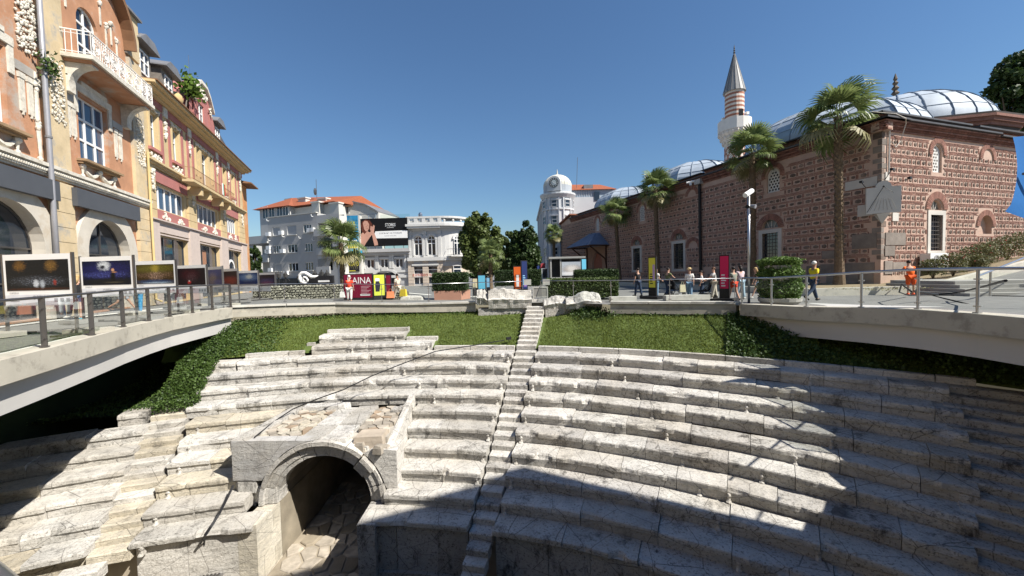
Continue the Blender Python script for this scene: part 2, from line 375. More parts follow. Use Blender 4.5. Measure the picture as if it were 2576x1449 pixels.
# kerbs and bridges round the pit
def band(mb, poly, o0, o1, z0, z1, dz=True):
    """wall following a polyline: pit face at o0, back at o1"""
    A = off(poly, o0); B = off(poly, o1)
    for i in range(len(poly) - 1):
        q = [A[i], A[i + 1], B[i + 1], B[i]]
        zz = [zg(*poly[i]), zg(*poly[i + 1]), zg(*poly[i + 1]), zg(*poly[i])] if dz else [0] * 4
        p = [(x, y, z0 + k) for (x, y), k in zip(q, zz)] + [(x, y, z1 + k) for (x, y), k in zip(q, zz)]
        mb.hexa(p if (q[1][0] - q[0][0]) * (q[2][1] - q[0][1]) - (q[1][1] - q[0][1]) * (q[2][0] - q[0][0]) > 0 else [p[3], p[2], p[1], p[0], p[7], p[6], p[5], p[4]])
    return mb
def bridge(label, poly):
    t = thing('concrete_bridge', label, 'bridge', (*poly[len(poly) // 2], 0), group='concrete bridges beside the pit')
    band(MB(), poly, -.02, .55, -.44, .045).build('fascia', CONC, t)
    band(MB(), poly, .2, .62, -1.08, -.442).build('beam', CONCD, t)
    band(MB(), poly, .56, 3.4, -.5, -.06).build('deck_slab', CONCD, t)
    return t
bridge('long concrete bridge edge in full sun below the row of photo panels', LEFT)
bridge('shaded taupe concrete bridge edge below the steel rail on the mosque side', RIGHT)
def kerb(label, poly, h=.4):
    t = thing('retaining_kerb', label, 'kerb', (*poly[0], 0), group='kerbs above the grass')
    n = 0
    for a, b in zip(poly[:-1], poly[1:]):
        L = hypot(b[0] - a[0], b[1] - a[1]); k = max(1, round(L / 1.9))
        for i in range(k):
            p, q = [(a[0] + (b[0] - a[0]) * s, a[1] + (b[1] - a[1]) * s) for s in ((i + .006) / k, (i + .994) / k)]
            band(MB(), [p, q], -.05 + random.uniform(-.008, .008), .42, .02, .125 + random.uniform(-.006, .006)).build('coping_stone', COPE, t)
    band(MB(), poly, .03, .36, -h * .5, .018).build('wall', CONC, t)
    band(MB(), poly, -.01, .34, -h - .05, -h * .5 - .002).build('ledge', CONC, t)
kerb('pale stone kerb in front of the posters, left of the stair', FARL)
kerb('pale stone kerb at the foot of the walking crowd, right of the stair', FARR)
tag(band(MB(), NEARL, 0, .4, -.5, .05).build('bridge_edge', CONC), kind='structure')

# glass balustrades
def balustrade(label, poly, step, post_h, m, thick=.045, flat=True, skip=()):
    t = thing('glass_balustrade', label, 'balustrade', (*poly[0], 0), group='glass balustrades round the pit')
    P = off(poly, .16); pts = []
    for a, b in zip(P[:-1], P[1:]):
        L = hypot(b[0] - a[0], b[1] - a[1]); k = max(1, round(L / step))
        pts += [(a[0] + (b[0] - a[0]) * i / k, a[1] + (b[1] - a[1]) * i / k) for i in range(k)]
    pts.append(P[-1]); base = lambda p: zg(*p) + .06
    MB().tube([(x, y, base((x, y)) + post_h) for x, y in pts], thick * .62, 8).build('handrail', m, t, smooth=True)
    for i, (x, y) in enumerate(pts):
        q = pts[min(i + 1, len(pts) - 1)]; r = pts[max(i - 1, 0)]; rz = atan2(q[1] - r[1], q[0] - r[0]); z = base((x, y))
        pm = MB()
        pm.box(x - thick * .28, x + thick * .28, y - thick, y + thick, z, z + post_h - .02, rz) if flat else pm.tube([(x, y, z), (x, y, z + post_h - .02)], thick * .55, 8)
        pm.box(x - .06, x + .06, y - .06, y + .06, z - .012, z + .012, rz)
        po = pm.build('post', m, t)
        for h in (.16, post_h - .26):
            MB().box(x - .075, x + .075, y - .02, y + .02, z + h - .018, z + h + .018, rz).build('clamp', m, po)
        if i + 1 < len(pts):
            d = Vector((q[0] - x, q[1] - y, 0)); u = d.normalized(); a = Vector((x, y, 0)) + u * .05; b = Vector((q[0], q[1], 0)) - u * .05; za, zb = base((x, y)), base(q)
            MB().quad((a.x, a.y, za + .07), (b.x, b.y, zb + .07), (b.x, b.y, zb + post_h - .1), (a.x, a.y, za + post_h - .1)).build('glass_pane', RAILG, t)
    return t
balustrade('dark glass balustrade in front of the photo panels on the left', LEFT, 1.5, 1.1, STEELD, .05)
balustrade('steel glass balustrade in front of the ramp and hedge tower on the right', RIGHT[1:], 1.45, 1.1, STEEL, .06, False)
balustrade('thin glass balustrade in front of the rubble wall and posters', FARL[::-1], 2.4, 1.08, STEEL, .03, False)
balustrade('thin glass balustrade in front of the walking crowd', [(9.7, 16.95), (4.75, 18.7), (1.6, 21.6)], 2.6, 1.08, STEEL, .03, False)
balustrade('short glass balustrade behind the carved blocks left of the stair', [(.6, 21.7), (-2.2, 21.75)], 2.9, 1.08, STEEL, .03, False)
nr = thing('hand_rail', 'close steel hand rail crossing the bottom left corner', 'hand rail', (-.47, .33, 0))
MB().tube([(-9.0, 5.75, 1.36), (-8.3, 4.1, 1.352), (-.5, .325, 1.345), (.3, -.04, 1.345), (3.0, -.55, 1.345), (7.0, 2.9, 1.36), (11.2, 7.1, 1.4)], .028, 10).build('rail', STEEL, nr, smooth=True)
for x, y in ((-4.4, 2.2), (3, -.53), (7, 2.9)): MB().tube([(x, y, .03), (x, y, 1.33)], .025, 8).build('post', STEEL, nr)

# ================================================================ the ancient seating
CX0, CY0 = -5.13, -7.86
RR = lambda i: 24.97 - .72 * (i - 1)
ZR = lambda i: -1.88 - .3764 * (i - 1)
def pol(r, a, z=0): a = radians(a); return (CX0 + r * sin(a), CY0 + r * cos(a), z)
def ang_x(r, x): return math.degrees(math.asin((x - CX0) / r))
HR = .3764
def seat_block(R, z, a0, a1, rng, wear=1., last=False, dz=0.):
    """one marble bench block: worn tread, chipped nosing, hollowed riser"""
    gap = math.degrees(.007 / R); a0 += gap; a1 -= gap; n = max(4, int((a1 - a0) * R * pi / 180 / .11))
    sd = rng.uniform(0, 99); vs = []; dr0 = rng.uniform(-.035, .035); tilt = rng.uniform(-.03, .03)
    big = rng.random() < .55 * wear; b0 = rng.uniform(0, 1); bw = rng.uniform(.08, .4); bd = rng.uniform(.04, .17)
    prof_n = 8
    for j in range(n + 1):
        t = j / n; a = a0 + (a1 - a0) * t
        c = max(0, noise.noise((t * n * .35, sd, 0)) * .06 + noise.noise((t * n * .9, sd, 3)) * .04) * wear
        if big: c += bd * max(0, 1 - ((t - b0) / bw) ** 2)
        if j in (0, n): c += rng.uniform(0, .025)
        w = [noise.noise((t * n * .5, sd, 5 + q)) * .008 * wear for q in range(3)]
        zz = z + dz + tilt * (t - .5)
        pr = [(.78, 0), (.30, w[0]), (.07 + c, w[1] - .004), (.012 + c, -.018 - c * .25), (c * .85, -.05 - c * .5), (.004 + c * .5, -.145 + w[2]), (.058, -.165), (.066, -HR - .03)]
        if last: pr[6] = (.16, -.175); pr[7] = (.22, -.2)
        vs += [pol(R + dr0 + r, a, zz + h) for r, h in pr]
    fs = [(j * prof_n + k, (j + 1) * prof_n + k, (j + 1) * prof_n + k + 1, j * prof_n + k + 1) for j in range(n) for k in range(prof_n - 1)]
    k = len(vs)
    vs += [pol(R + .78, a0, z - HR - .03), pol(R + .78, a1, z - HR - .03)]
    fs += [tuple(range(prof_n)) + (k,), tuple(reversed(range(n * prof_n, n * prof_n + prof_n))) + (k + 1,)]
    m = MB(); m.add(vs, [f[::-1] for f in fs]); return m
def lion_foot(R, z, a, m, t):
    """carved foot under the lip at the end of a bench"""
    mb = MB(); pr = [(.0, .03, -.15), (-.015, .05, -.2), (.01, .035, -.26), (0, .045, -.31), (-.045, .06, -.35), (-.05, .06, -.377)]
    vs = []
    for dr, hw, h in pr:
        s = math.degrees(hw / R)
        vs += [pol(R + .02 + dr, a - s, z + h), pol(R + .02 + dr - .02, a, z + h), pol(R + .02 + dr, a + s, z + h), pol(R + .13, a + s, z + h), pol(R + .13, a - s, z + h)]
    n = len(pr)
    fs = [(i * 5 + k, i * 5 + (k + 1) % 5, i * 5 + 5 + (k + 1) % 5, i * 5 + 5 + k) for i in range(n - 1) for k in range(5)]
    mb.add(vs, fs + [(4, 3, 2, 1, 0)]); mb.build('lion_foot', m, t)
rng = random.Random(21)
def seat_row(i, a0, a1, where, wear=1., lo=1.0, hi=2.3, ms=(MARB, MARB, MARB, MARB2, MARBD), feet=(), zrow=None, rrow=None, nth=None):
    R = rrow or RR(i); z = zrow if zrow is not None else ZR(i); am = (a0 + a1) / 2
    t = thing('seat_row', '%s bench row from the top, %s' % (nth or ORD[i - 1], where), 'seat row', pol(R, am, z - HR), group='rows of ancient marble seats')
    a = a0
    while a < a1 - .01:
        st = math.degrees(rng.uniform(lo, hi) / R)
        b = a1 if a + st * 1.45 > a1 else a + st
        seat_block(R, z, a, b, rng, wear, last=(i == 10), dz=rng.uniform(-.024, .024)).build('seat_block', rng.choice(ms), t)
        a = b
    for f in feet: lion_foot(R, z, f, MARB2, t)
AL, ALE = -16.8, -19.8                                           # left aisle
AS0, AS1 = 11.75, 13.85                                         # central stair
AE = 43.3
VX0, VX1 = -8.7, -3.83                                          # the vault block
FLOORZ = -7.0
for i in range(1, 11):
    seat_row(i, AS1 + .12 * (i % 2), AE + rng.uniform(-.5, .3), 'right of the central stair', feet=(AS1 + .5, 20 + i * 1.3, 31 + (i * 5) % 7) if i < 10 else ())
    if i <= 4:
        seat_row(i, -9.95 if i == 1 else AL - .7, AS0 - .1 * (i % 3), 'left of the central stair, above the vault', feet=(AS0 - .5, -3 + i * 2.))
        if i == 1: seat_row(1, -15.3, -9.98, 'low broken stretch beside the ivy', wear=1.6)
    else:
        xl = VX0 if i < 9 else (-8.05 if i == 9 else -7.42)
        seat_row(i, AL + .12 * (i - 5), ang_x(RR(i), xl), 'left of the vault', feet=(AL + .12 * (i - 5) + .9,), ms=(MARB2, MARB, MARB3))
        xr = VX1 if i < 9 else (-4.0 if i == 9 else -4.42)
        seat_row(i, ang_x(RR(i), xr), AS0 - .12, 'between the vault and the central stair', feet=(AS0 - .5,) if i < 10 else (), wear=.7)
        seat_row(i, -36, ALE + .2 * (i - 5) - .1, 'left of the yellow aisle, running into the bridge shade', wear=.9, lo=1.6, hi=2.6, ms=(MARB2, MARB3, MARB))
seat_row(1, -17.5, -15.45, 'stub beside the ivy at the lawn corner', wear=1.4)
seat_row(4, -22.4, -20.4, 'short stub under the ivy left of the aisle', wear=1.5)
# two extra short rows standing on the grass
seat_row(1, -9.2, 3.0, 'longer of the two rows on the grass', rrow=RR(0), zrow=ZR(0) - .01, wear=1.5, nth='lower extra', feet=(2.6, -5.2))
seat_row(1, -8.9, -.3, 'shorter of the two rows on the grass', rrow=RR(-1), zrow=ZR(-1) - .01, wear=1.5, nth='upper extra', feet=(-1.2, -4.4))
# far right: rows beyond the second stair, under the bridge
for i in range(2, 11): seat_row(i, 47.2, 56, 'deep in the shade beyond the right stair', wear=.8)
# kerb slabs behind the first row and the extra rows
def back_kerb(label, R, z, a0, a1, h=.2):
    t = thing('marble_kerb', label, 'kerb', pol(R, (a0 + a1) / 2, z), group='marble kerbs along the grass')
    a = a0
    while a < a1 - .05:
        b = min(a1, a + rng.uniform(3.4, 4.6)); n = 6; mb = MB(); dz = rng.uniform(-.01, .01)
        for j in range(n):
            p, q = a + .03 + (b - a - .06) * j / n, a + .03 + (b - a - .06) * (j + 1) / n
            mb.hexa([pol(R, q, z - .1), pol(R, p, z - .1), pol(R + .22, p, z - .1), pol(R + .22, q, z - .1), pol(R, q, z + h + dz), pol(R, p, z + h + dz), pol(R + .22, p, z + h + dz), pol(R + .22, q, z + h + dz)])
        mb.build('kerb_slab', MARB2, t); a = b
back_kerb('long pale kerb between the right benches and the grass', RR(1) + .76, ZR(1), 14.0, 44.2)
back_kerb('short pale kerb between the broken bench and the left grass', RR(1) + .76, ZR(1), -15.2, -9.9)
back_kerb('pale kerb between the extra rows and the stair', RR(1) + .76, ZR(1), 3.2, 11.6)
back_kerb('kerb closing the upper extra row on the grass', RR(-1) + .76, ZR(-1), -8.6, -.2, .16)
back_kerb('kerb stub closing the lower extra row on the grass', RR(0) + .76, ZR(0), -.1, 3.2, .16)
back_kerb('kerb stub left of the lower extra row', RR(0) + .7, ZR(0) - .1, -10.1, -9.3, .16)

# aisle stairs: two steps to a row
def polar_box(mb, r0, r1, a0, a1, z0, z1, rg=None, j=.0):
    rg = rg or rng; k = lambda: rg.uniform(-j, j)
    return mb.hexa([pol(r0 + k(), a1, z0), pol(r0 + k(), a0, z0), pol(r1, a0, z0), pol(r1, a1, z0), pol(r0 + k(), a1, z1 + k()), pol(r0 + k(), a0, z1 + k()), pol(r1, a0, z1 + k() * .3), pol(r1, a1, z1 + k() * .3)])
def step_block(r0, r1, a0, a1, z, h, rg):
    """worn step: uneven front edge, slightly dished tread"""
    n = 7; vs = []; sd = rg.uniform(0, 50)
    for j in range(n + 1):
        a = a0 + (a1 - a0) * j / n; c = max(0, noise.noise((j * .6, sd, 1)) * .03); w = noise.noise((j * .5, sd, 2)) * .012
        vs += [pol(r1, a, z), pol(r0 + .04 + c, a, z + w), pol(r0 + c, a, z - .03 + w), pol(r0 + .01 + c * .4, a, z - h)]
    fs = [(j * 4 + k, j * 4 + k + 1, j * 4 + 5 + k, j * 4 + 4 + k) for j in range(n) for k in range(3)]
    k = len(vs); vs += [pol(r1, a0, z - h), pol(r1, a1, z - h)]
    return MB().add(vs, fs + [(0, k, 3, 2, 1), (n * 4, n * 4 + 1, n * 4 + 2, n * 4 + 3, k + 1)])
def aisle(label, i0, i1, a0, a1, m, tail=0, lean=0.):
    t = thing('aisle_stair', label, 'stair', pol(RR(i1), (a0 + a1) / 2, ZR(i1)), group='stone stairs between the seats')
    for i in range(i0, i1 + 1):
        for h in (0, 1):
            R = RR(i) + .06 + .36 * (1 - h); z = ZR(i) + .02 - HR / 2 * h; k = lean * (i - i0 + h * .5)
            step_block(R, R + .42, a0 + k + rng.uniform(-.05, .05), a1 + k + rng.uniform(-.05, .05), z, .3, rng).build('step', rng.choice(m), t)
    for q in range(tail):
        R = RR(i1) - .3 - .3 * q; z = ZR(i1) - .36 - .19 * q
        step_block(R, R + .36, a0 + .05, a1 - .05, z, .3, rng).build('step', rng.choice(m), t)
aisle('central stone stair climbing the benches towards the grass', 1, 10, AS0 + .06, AS1 - .05, (MARB2, MARB, MARBD), 8)
aisle('yellowed stone stair in the sun on the far left', 4, 10, ALE - .5, AL - .75, (MARB3, MARB3, MARB2), 8, .21)
aisle('narrow stone stair in deep shade on the far right', 1, 10, AE - .7, 47.15, (MARBD, MARB), 8)
us = thing('upper_stair', 'clean stone steps cutting through the grass slope', 'stair', pol(26.1, 12.8, ZR(1)))
for k in range(10):
    f = k / 10; r = 25.85 + .335 * k
    step_block(r, r + .42, 11.75, 13.7 - .15 * f, ZR(1) + .21 + .165 * k, .24, rng).build('step', MARB2, us)

# podium wall under the lowest benches
def podium(label, a0, a1, m):
    t = thing('podium_wall', label, 'wall', pol(RR(10) + .2, (a0 + a1) / 2, FLOORZ), group='podium walls under the lowest benches')
    a = a0
    while a < a1 - .05:
        b = a1 if a + 5 > a1 else a + rng.uniform(2.8, 5); n = 6; mb = MB(); r0 = RR(10) + .2 + rng.uniform(-.015, .015)
        for j in range(n):
            p, q = a + .02 + (b - a - .04) * j / n, a + .02 + (b - a - .04) * (j + 1) / n
            mb.hexa([pol(r0, q, FLOORZ - .1), pol(r0, p, FLOORZ - .1), pol(r0 + .4, p, FLOORZ - .1), pol(r0 + .4, q, FLOORZ - .1), pol(r0, q, -5.44), pol(r0, p, -5.44), pol(r0 + .4, p, -5.44), pol(r0 + .4, q, -5.44)])
        mb.build('wall_slab', m, t); a = b
    mb = MB(); n = 12
    for j in range(n): polar_box(mb, r0 - .1, r0 + .1, a0 + (a1 - a0) * j / n, a0 + (a1 - a0) * (j + 1) / n, FLOORZ - .02, FLOORZ + .2, j=.004)
    mb.build('plinth', m, t)
podium('sunlit marble podium wall left of the vault passage', AL + .85, ang_x(RR(10), -7.36), MARB2)
podium('shaded podium wall between the vault passage and the stair', ang_x(RR(10), -4.5), AS0 - .2, MARBD)
podium('dark podium wall under the right benches', AS1 + .1, AE, MARBD)
podium('podium wall at the bottom left corner', -36, ALE + .9, MARB3)
# earth body under the benches so that no light leaks through
mb = MB()
A = [-60, -45, -36] + [x * 2. for x in range(-17, 31)]; LOW = lambda a, i: (-3.2 - .45 * max(0, 5 - i)) if a < -17 and i < 5 else 9
VS = []
for a in A:
    for i in range(0, 12):
        i_ = min(i, 10); VS.append(pol(RR(i_) + .5 if i < 11 else RR(10) + .5, a, min(LOW(a, i), ZR(i_ + 1) - .05) if i < 11 else FLOORZ - .1))
for j in range(len(A) - 1):
    if A[j] < 2 and A[j + 1] > -12: continue
    mb.f += [(j * 12 + k, j * 12 + k + 1, j * 12 + 13 + k, j * 12 + 12 + k) for k in range(11)]
mb.v = VS; tag(mb.build('seating_mound', mat('packed earth', (.3, .26, .2))), kind='structure')

# ---------------------------------------------------------------- the vault
vt = thing('stone_vault', 'round stone arch with a dark passage under the benches', 'vault', (-5.93, 11.6, FLOORZ))
FV = Frame((-5.93, 11.6), (1, 0)); ZS = -5.27; RI, RO = 1.43, 1.93
for k in range(11):
    a0, a1 = pi * k / 11 + .006, pi * (k + 1) / 11 - .006; mb = MB(); dz = rng.uniform(-.012, .012); o = rng.uniform(-.012, .012)
    if k == 2: o = .05; dz = -.03
    for r0, r1, o1 in ((RI, 1.56, -.06), (1.565, 1.73, -.02), (1.735, 1.80, -.005), (1.805, RO, .11)):
        if k == 1 and r1 == RO: r1 = RO - .04; o1 = .03
        FV.ring(mb, 0, ZS + dz, r0, r1, a0, a1, -.5, o1 + o, 4)
    mb.build('voussoir', MARB2, vt)
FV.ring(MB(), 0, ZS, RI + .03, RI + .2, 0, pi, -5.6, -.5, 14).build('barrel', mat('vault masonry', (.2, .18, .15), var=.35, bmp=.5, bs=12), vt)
mb = MB(); FV.prism(mb, [(-2.75, -4.52), (-1.79, -4.54)] + [((RO + .02) * cos(a), ZS + (RO + .02) * sin(a)) for a in [radians(157 - 6 * q) for q in range(11)]] + [(-.25, -3.335), (-2.75, -3.30)], -.36, .0); mb.build('pier_block', marble('grey marble block', (.47, .465, .455), amt=.35, stain=.25), vt)
mb = MB(); FV.prism(mb, [(2.27, -4.88), (2.27, -3.72), (1.62, -3.64)] + [((RO + .02) * cos(a), ZS + (RO + .02) * sin(a)) for a in [radians(50 - 6 * q) for q in range(7)]] + [(1.93, -4.88)], -.8, -.02); mb.build('pier_block', MARB2, vt)
for (x0, x1, y0, y1, z0, z1) in ((-2.62, -2.06, -.5, -.02, -4.93, -4.56), (-2.03, -1.45, -.5, -.03, -5.27, -4.78), (-2.45, -1.45, -.62, -.1, -5.28, -4.95), (1.95, 2.3, -.9, -.12, -5.26, -4.9)):
    FV.bx(x0, x1, z0, z1, y0, y1).build('impost_block', rng.choice((MARB2, MARB)), vt)
# mass behind the face, passage walls, floor
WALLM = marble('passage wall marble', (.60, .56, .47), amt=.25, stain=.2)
for k in range(3):
    z0, z1 = FLOORZ - .05 + .585 * k, FLOORZ - .05 + .585 * (k + 1) - .006; y = 10.62
    while y < 11.7:
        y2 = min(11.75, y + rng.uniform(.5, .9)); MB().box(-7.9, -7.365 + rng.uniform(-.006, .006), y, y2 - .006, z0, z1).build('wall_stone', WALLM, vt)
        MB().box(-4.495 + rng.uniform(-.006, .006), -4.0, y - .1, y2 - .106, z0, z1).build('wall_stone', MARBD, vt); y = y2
INW = mat('shade darkened passage wall', (.24, .21, .16), var=.35, bmp=.4)  # tunnel walls coloured darker than the stone outside, standing in for shade
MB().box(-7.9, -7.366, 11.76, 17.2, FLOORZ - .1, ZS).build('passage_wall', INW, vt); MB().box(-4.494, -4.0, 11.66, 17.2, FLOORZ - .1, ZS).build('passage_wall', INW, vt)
MB().box(-7.5, -4.3, 17.2, 17.5, FLOORZ - .1, -3.4).build('back_wall', mat('vault masonry', (.42, .37, .30)), vt)
MB().box(-8.66, -8.1, 11.7, 15.0, -5.4, -3.42).build('side_wall', MARB, vt)
ck = MB(); ck.hexa([(-4.06, 11.75, -5.2), (-3.84, 11.75, -5.2), (-3.84, 14.75, -4.4), (-4.06, 14.75, -4.4), (-4.06, 11.75, -3.70), (-3.84, 11.75, -3.74), (-3.84, 14.75, -2.93), (-4.06, 14.75, -2.96)]); ck.build('cheek_wall', MARB2, vt)
MB().box(-8.1, -4.06, 12.05, 14.72, -3.95, -3.47).build('roof_core', mat('core mortar', (.38, .35, .30), bmp=.6, bs=25), vt)
mb = MB(); FV.prism(mb, [(RO * cos(a), ZS + RO * sin(a)) for a in [radians(20 + 7 * q) for q in range(21)]][::1] + [(-1.9, -3.42), (1.8, -3.5)], -.7, -.5) if False else None
TOP = lambda x, y, h: Vector((x, y, -3.47 + h))
for (px, py), poly in voronoi(-8.15, -6.75, 11.9, 14.4, 4, 9, .38, .025, rng): pebble(poly, (px, py), TOP, 0, .13, .06, rng=rng).build('rubble_stone', rng.choice((ROUGH, ROUGH, MARB3, BROWN)), vt)
for (px, py), poly in voronoi(-5.15, -4.1, 12.35, 14.6, 3, 9, .38, .025, rng): pebble(poly, (px, py), TOP, 0, .13, .06, rng=rng).build('rubble_stone', rng.choice((ROUGH, ROUGH, ROUGH, BROWN)), vt)
y = 11.62
while y < 14.5:
    L = rng.uniform(.7, 1.25)
    for x0, x1 in ((-6.72, -5.98), (-5.95, -5.2)):
        d = rng.uniform(-.02, .02); q = [(x0, y), (x1, y + d), (x1 - .01, min(14.7, y + L) - .02), (x0, min(14.7, y + L) - .02)]
        pebble(q, ((x0 + x1) / 2, y + L / 2), TOP, -.1, .15, .06, rng=rng).build('roof_slab', MARB, vt)
    y += L
MB().hexa([(-8.72, 11.62, -3.6), (-8.15, 11.62, -3.6), (-8.0, 14.55, -3.6), (-8.42, 14.55, -3.6), (-8.72, 11.62, -3.29), (-8.2, 11.62, -3.3), (-8.05, 14.55, -3.27), (-8.42, 14.55, -3.24)]).build('border_slab', MARB, vt)
MB().hexa([(-8.0, 14.35, -3.5), (-6.4, 14.4, -3.5), (-6.3, 14.75, -3.5), (-8.0, 14.75, -3.5), (-8.0, 14.38, -3.25), (-6.45, 14.43, -3.22), (-6.35, 14.75, -3.2), (-8.0, 14.75, -3.22)]).build('border_slab', MARB, vt)
pebble([(-5.05, 11.78), (-4.12, 11.8), (-4.1, 12.38), (-5.0, 12.36)], (-4.6, 12.1), lambda x, y, h: Vector((x, y, -3.85 + h)), 0, .5, .1, rng=rng).build('roof_block', mat('tan block', (.38, .325, .26), var=.3, bmp=.8, bs=9), vt)
for q in range(9):
    x, y, z, s = rng.uniform(-4.9, -4.05), rng.uniform(11.62, 11.95), rng.uniform(-4.0, -3.62), rng.uniform(.1, .2)
    pebble([(x - s, y - s * .7), (x + s * .8, y - s), (x + s, y + s * .6), (x - s * .7, y + s)], (x, y), lambda a, b, h, z=z: Vector((a, b, z + h)), -.1, s, .3, rng=rng).build('rubble_stone', rng.choice((MARB, ROUGH)), vt)
for q in range(3): pebble([(-4.55 + .2 * q, 13.9), (-4.25 + .2 * q, 13.85), (-4.2 + .2 * q, 14.25), (-4.5 + .2 * q, 14.3)], (-4.4 + .2 * q, 14.1), TOP, .1, .3, .3, rng=rng).build('rubble_stone', MARBD, vt)
fl = thing('passage_floor', 'pavement of irregular flat stones in front of the vault', 'paving', (-5.9, 11, FLOORZ))
for (px, py), poly in voronoi(-7.36, -4.5, 9.4, 16, 6, 12, .42, .05, rng): pebble(poly, (px, py), lambda x, y, h: Vector((x, y, FLOORZ - .06 + h)), 0, .065, .12, rng=rng).build('paving_stone', rng.choice((mat('floor stone', (.36, .31, .235), var=.35, bmp=.5, objrand=.4), ROUGH, ROUGH)), fl)
cb = MB(); pts = [at(1268, 856, -1.45), at(1210, 866, -1.5), at(1095, 884, -1.55), at(1010, 916, -1.9), at(935, 946, -2.2), at(865, 980, -2.55), at(800, 1003, -2.75), at(737, 1029, -3.1), at(690, 1060, -3.3), at(640, 1100, -3.26)]
tag(MB().tube(pts, .022, 5).build('cable', BLACK), 'thin black cable strung from a lamp on the grass down across the benches', 'cable')
pts = [at(592, 1219, -4.6), at(577, 1250, -4.78), at(556, 1292, -4.95), at(536, 1322, -5.1), at(523, 1341, -5.24), at(521, 1362, -5.7), at(523, 1400, -6.2), at(528, 1460, -6.95)]
cc = thing('cable_pair', 'two black cables hanging over the podium left of the vault', 'cable', pts[-1])
MB().tube([p + Vector((0, -.1, .03)) for p in pts], .025, 5).build('cable', BLACK, cc)
MB().tube([p + Vector((.03, -.1, .03)) for p in pts[:5]] + [at(511, 1362, -5.7) + Vector((0, -.1, 0)), at(510, 1460, -6.95) + Vector((0, -.1, 0))], .022, 5).build('cable', BLACK, cc)
p = at(1280, 856, -1.5); sp = thing('spot_lamp', 'small black flood lamp on the grass left of the stair', 'lamp', p)
MB().box(p.x - .12, p.x + .1, p.y - .06, p.y + .06, p.z + .03, p.z + .15, .4).build('lamp_head', BLACK, sp); MB().tube([(p.x, p.y, p.z - .1), (p.x, p.y, p.z + .06)], .015, 5).build('spike', BLACK, sp)
p = at(541, 1440, -6.6); gr = thing('metal_grating', 'small metal grating at the foot of the podium left of the vault', 'grating', p)
MB().box(p.x - .75, p.x + .25, p.y - .25, p.y + .2, p.z - .06, p.z).build('frame', STEEL, gr)
for k in range(10): MB().box(p.x - .72 + .095 * k, p.x - .68 + .095 * k, p.y - .22, p.y + .17, p.z, p.z + .02).build('bar', STEELD, gr)

# ---------------------------------------------------------------- grass slope and ivy
FARLINE = [(11.5, 14.5), (9.76, 16.85), (4.72, 18.62), (3.3, 20.2), (1.95, 20.9), (-2.0, 21.2), (-9.6, 20.95), (-13.8, 18.95), (-15.5, 16.6)]
def rfar(a):
    dx, dy = sin(radians(a)), cos(radians(a))
    for p, q in zip(FARLINE[:-1], FARLINE[1:]):
        ex, ey = q[0] - p[0], q[1] - p[1]; den = dx * ey - dy * ex
        if abs(den) < 1e-9: continue
        t = ((p[0] - CX0) * ey - (p[1] - CY0) * ex) / den; u = ((p[0] - CX0) * dy - (p[1] - CY0) * dx) / den
        if 0 <= u <= 1 and t > 0: return t + .25
    return 29.
RG = RR(1) + .9
def slope(a, f):
    rf = rfar(a); r = RG + (rf - RG) * f; x, y, _ = pol(r, a)
    return Vector((x, y, -1.80 + 1.38 * f + noise.noise((x * .8, y * .8, 0)) * .05))
mb = MB(); AA = [-22 + k for k in range(75)]; NF = 9
for a in AA:
    for j in range(NF): mb.v.append(slope(a, j / (NF - 1)))
mb.f = [(i * NF + j, i * NF + j + 1, i * NF + NF + j + 1, i * NF + NF + j) for i in range(len(AA) - 1) for j in range(NF - 1)]
tag(mb.build('grass_slope', GRASSB), kind='structure')
def in_rows(a, f):
    r = RG + (rfar(a) - RG) * f
    return (11.6 < a < 13.9) or (-10.2 < a < 3.3 and r < RR(0) + 1.0) or (-9 < a < 0 and r < RR(-1) + 1.0)
rg = random.Random(5); mb = MB()
for k in range(74000):
    a = rg.uniform(-17.5, 38); f = rg.random()
    if in_rows(a, f): continue
    p = slope(a, f); th = rg.uniform(0, 6.28); h = rg.uniform(.035, .085) * (1.2 if f > .93 else 1); w = rg.uniform(.012, .024)
    lx, ly = rg.uniform(-.6, .6) * h, rg.uniform(-.6, .6) * h; c, s = cos(th) * w, sin(th) * w; n = len(mb.v)
    mb.v += [(p.x - c, p.y - s, p.z - .01), (p.x + c, p.y + s, p.z - .01), (p.x + lx, p.y + ly, p.z + h)]; mb.f.append((n, n + 1, n + 2))
tag(mb.build('grass', GRASS), kind='stuff')
# ivy bank under the left bridge
def bank(a, f): k = cl((-17.5 - a) / 4.); r = 23.35 + (4.4 + 2.2 * k) * f; x, y, _ = pol(r, a); return Vector((x, y, -3.1 + 2.4 * f ** (.8 + 1.6 * k) + noise.noise((x * .9, y * .9, 4)) * .2))
mb = MB(); BA = [-17.3 - 1.5 * k for k in range(22)]
for a in BA: mb.v += [bank(a, j / 7) for j in range(8)]
mb.f = [(i * 8 + j, i * 8 + 8 + j, i * 8 + 9 + j, i * 8 + 1 + j) for i in range(len(BA) - 1) for j in range(7)]
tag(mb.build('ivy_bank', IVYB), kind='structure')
def leafq(mb, p, size, rg, up=.4):
    d = Vector((rg.gauss(0, 1), rg.gauss(0, 1) - .5, rg.gauss(0, 1) + up)).normalized(); u = d.orthogonal().normalized(); u = Quaternion(d, rg.uniform(0, 6.28)) @ u; w = d.cross(u)
    s = size * rg.uniform(.6, 1.25); n = len(mb.v)
    mb.v += [p - u * s * .5, p + w * s * .42 + u * s * .05, p + u * s * .6, p - w * s * .42 + u * s * .05]; mb.f.append((n, n + 1, n + 2, n + 3))
mb = MB()
for k in range(17000):
    a = -17.2 - 17 * rg.random() ** 1.25; f = rg.random(); p = bank(a, f) + Vector((rg.uniform(-.05, .05), rg.uniform(-.12, .05), rg.uniform(0, .14))); leafq(mb, p, .075, rg)
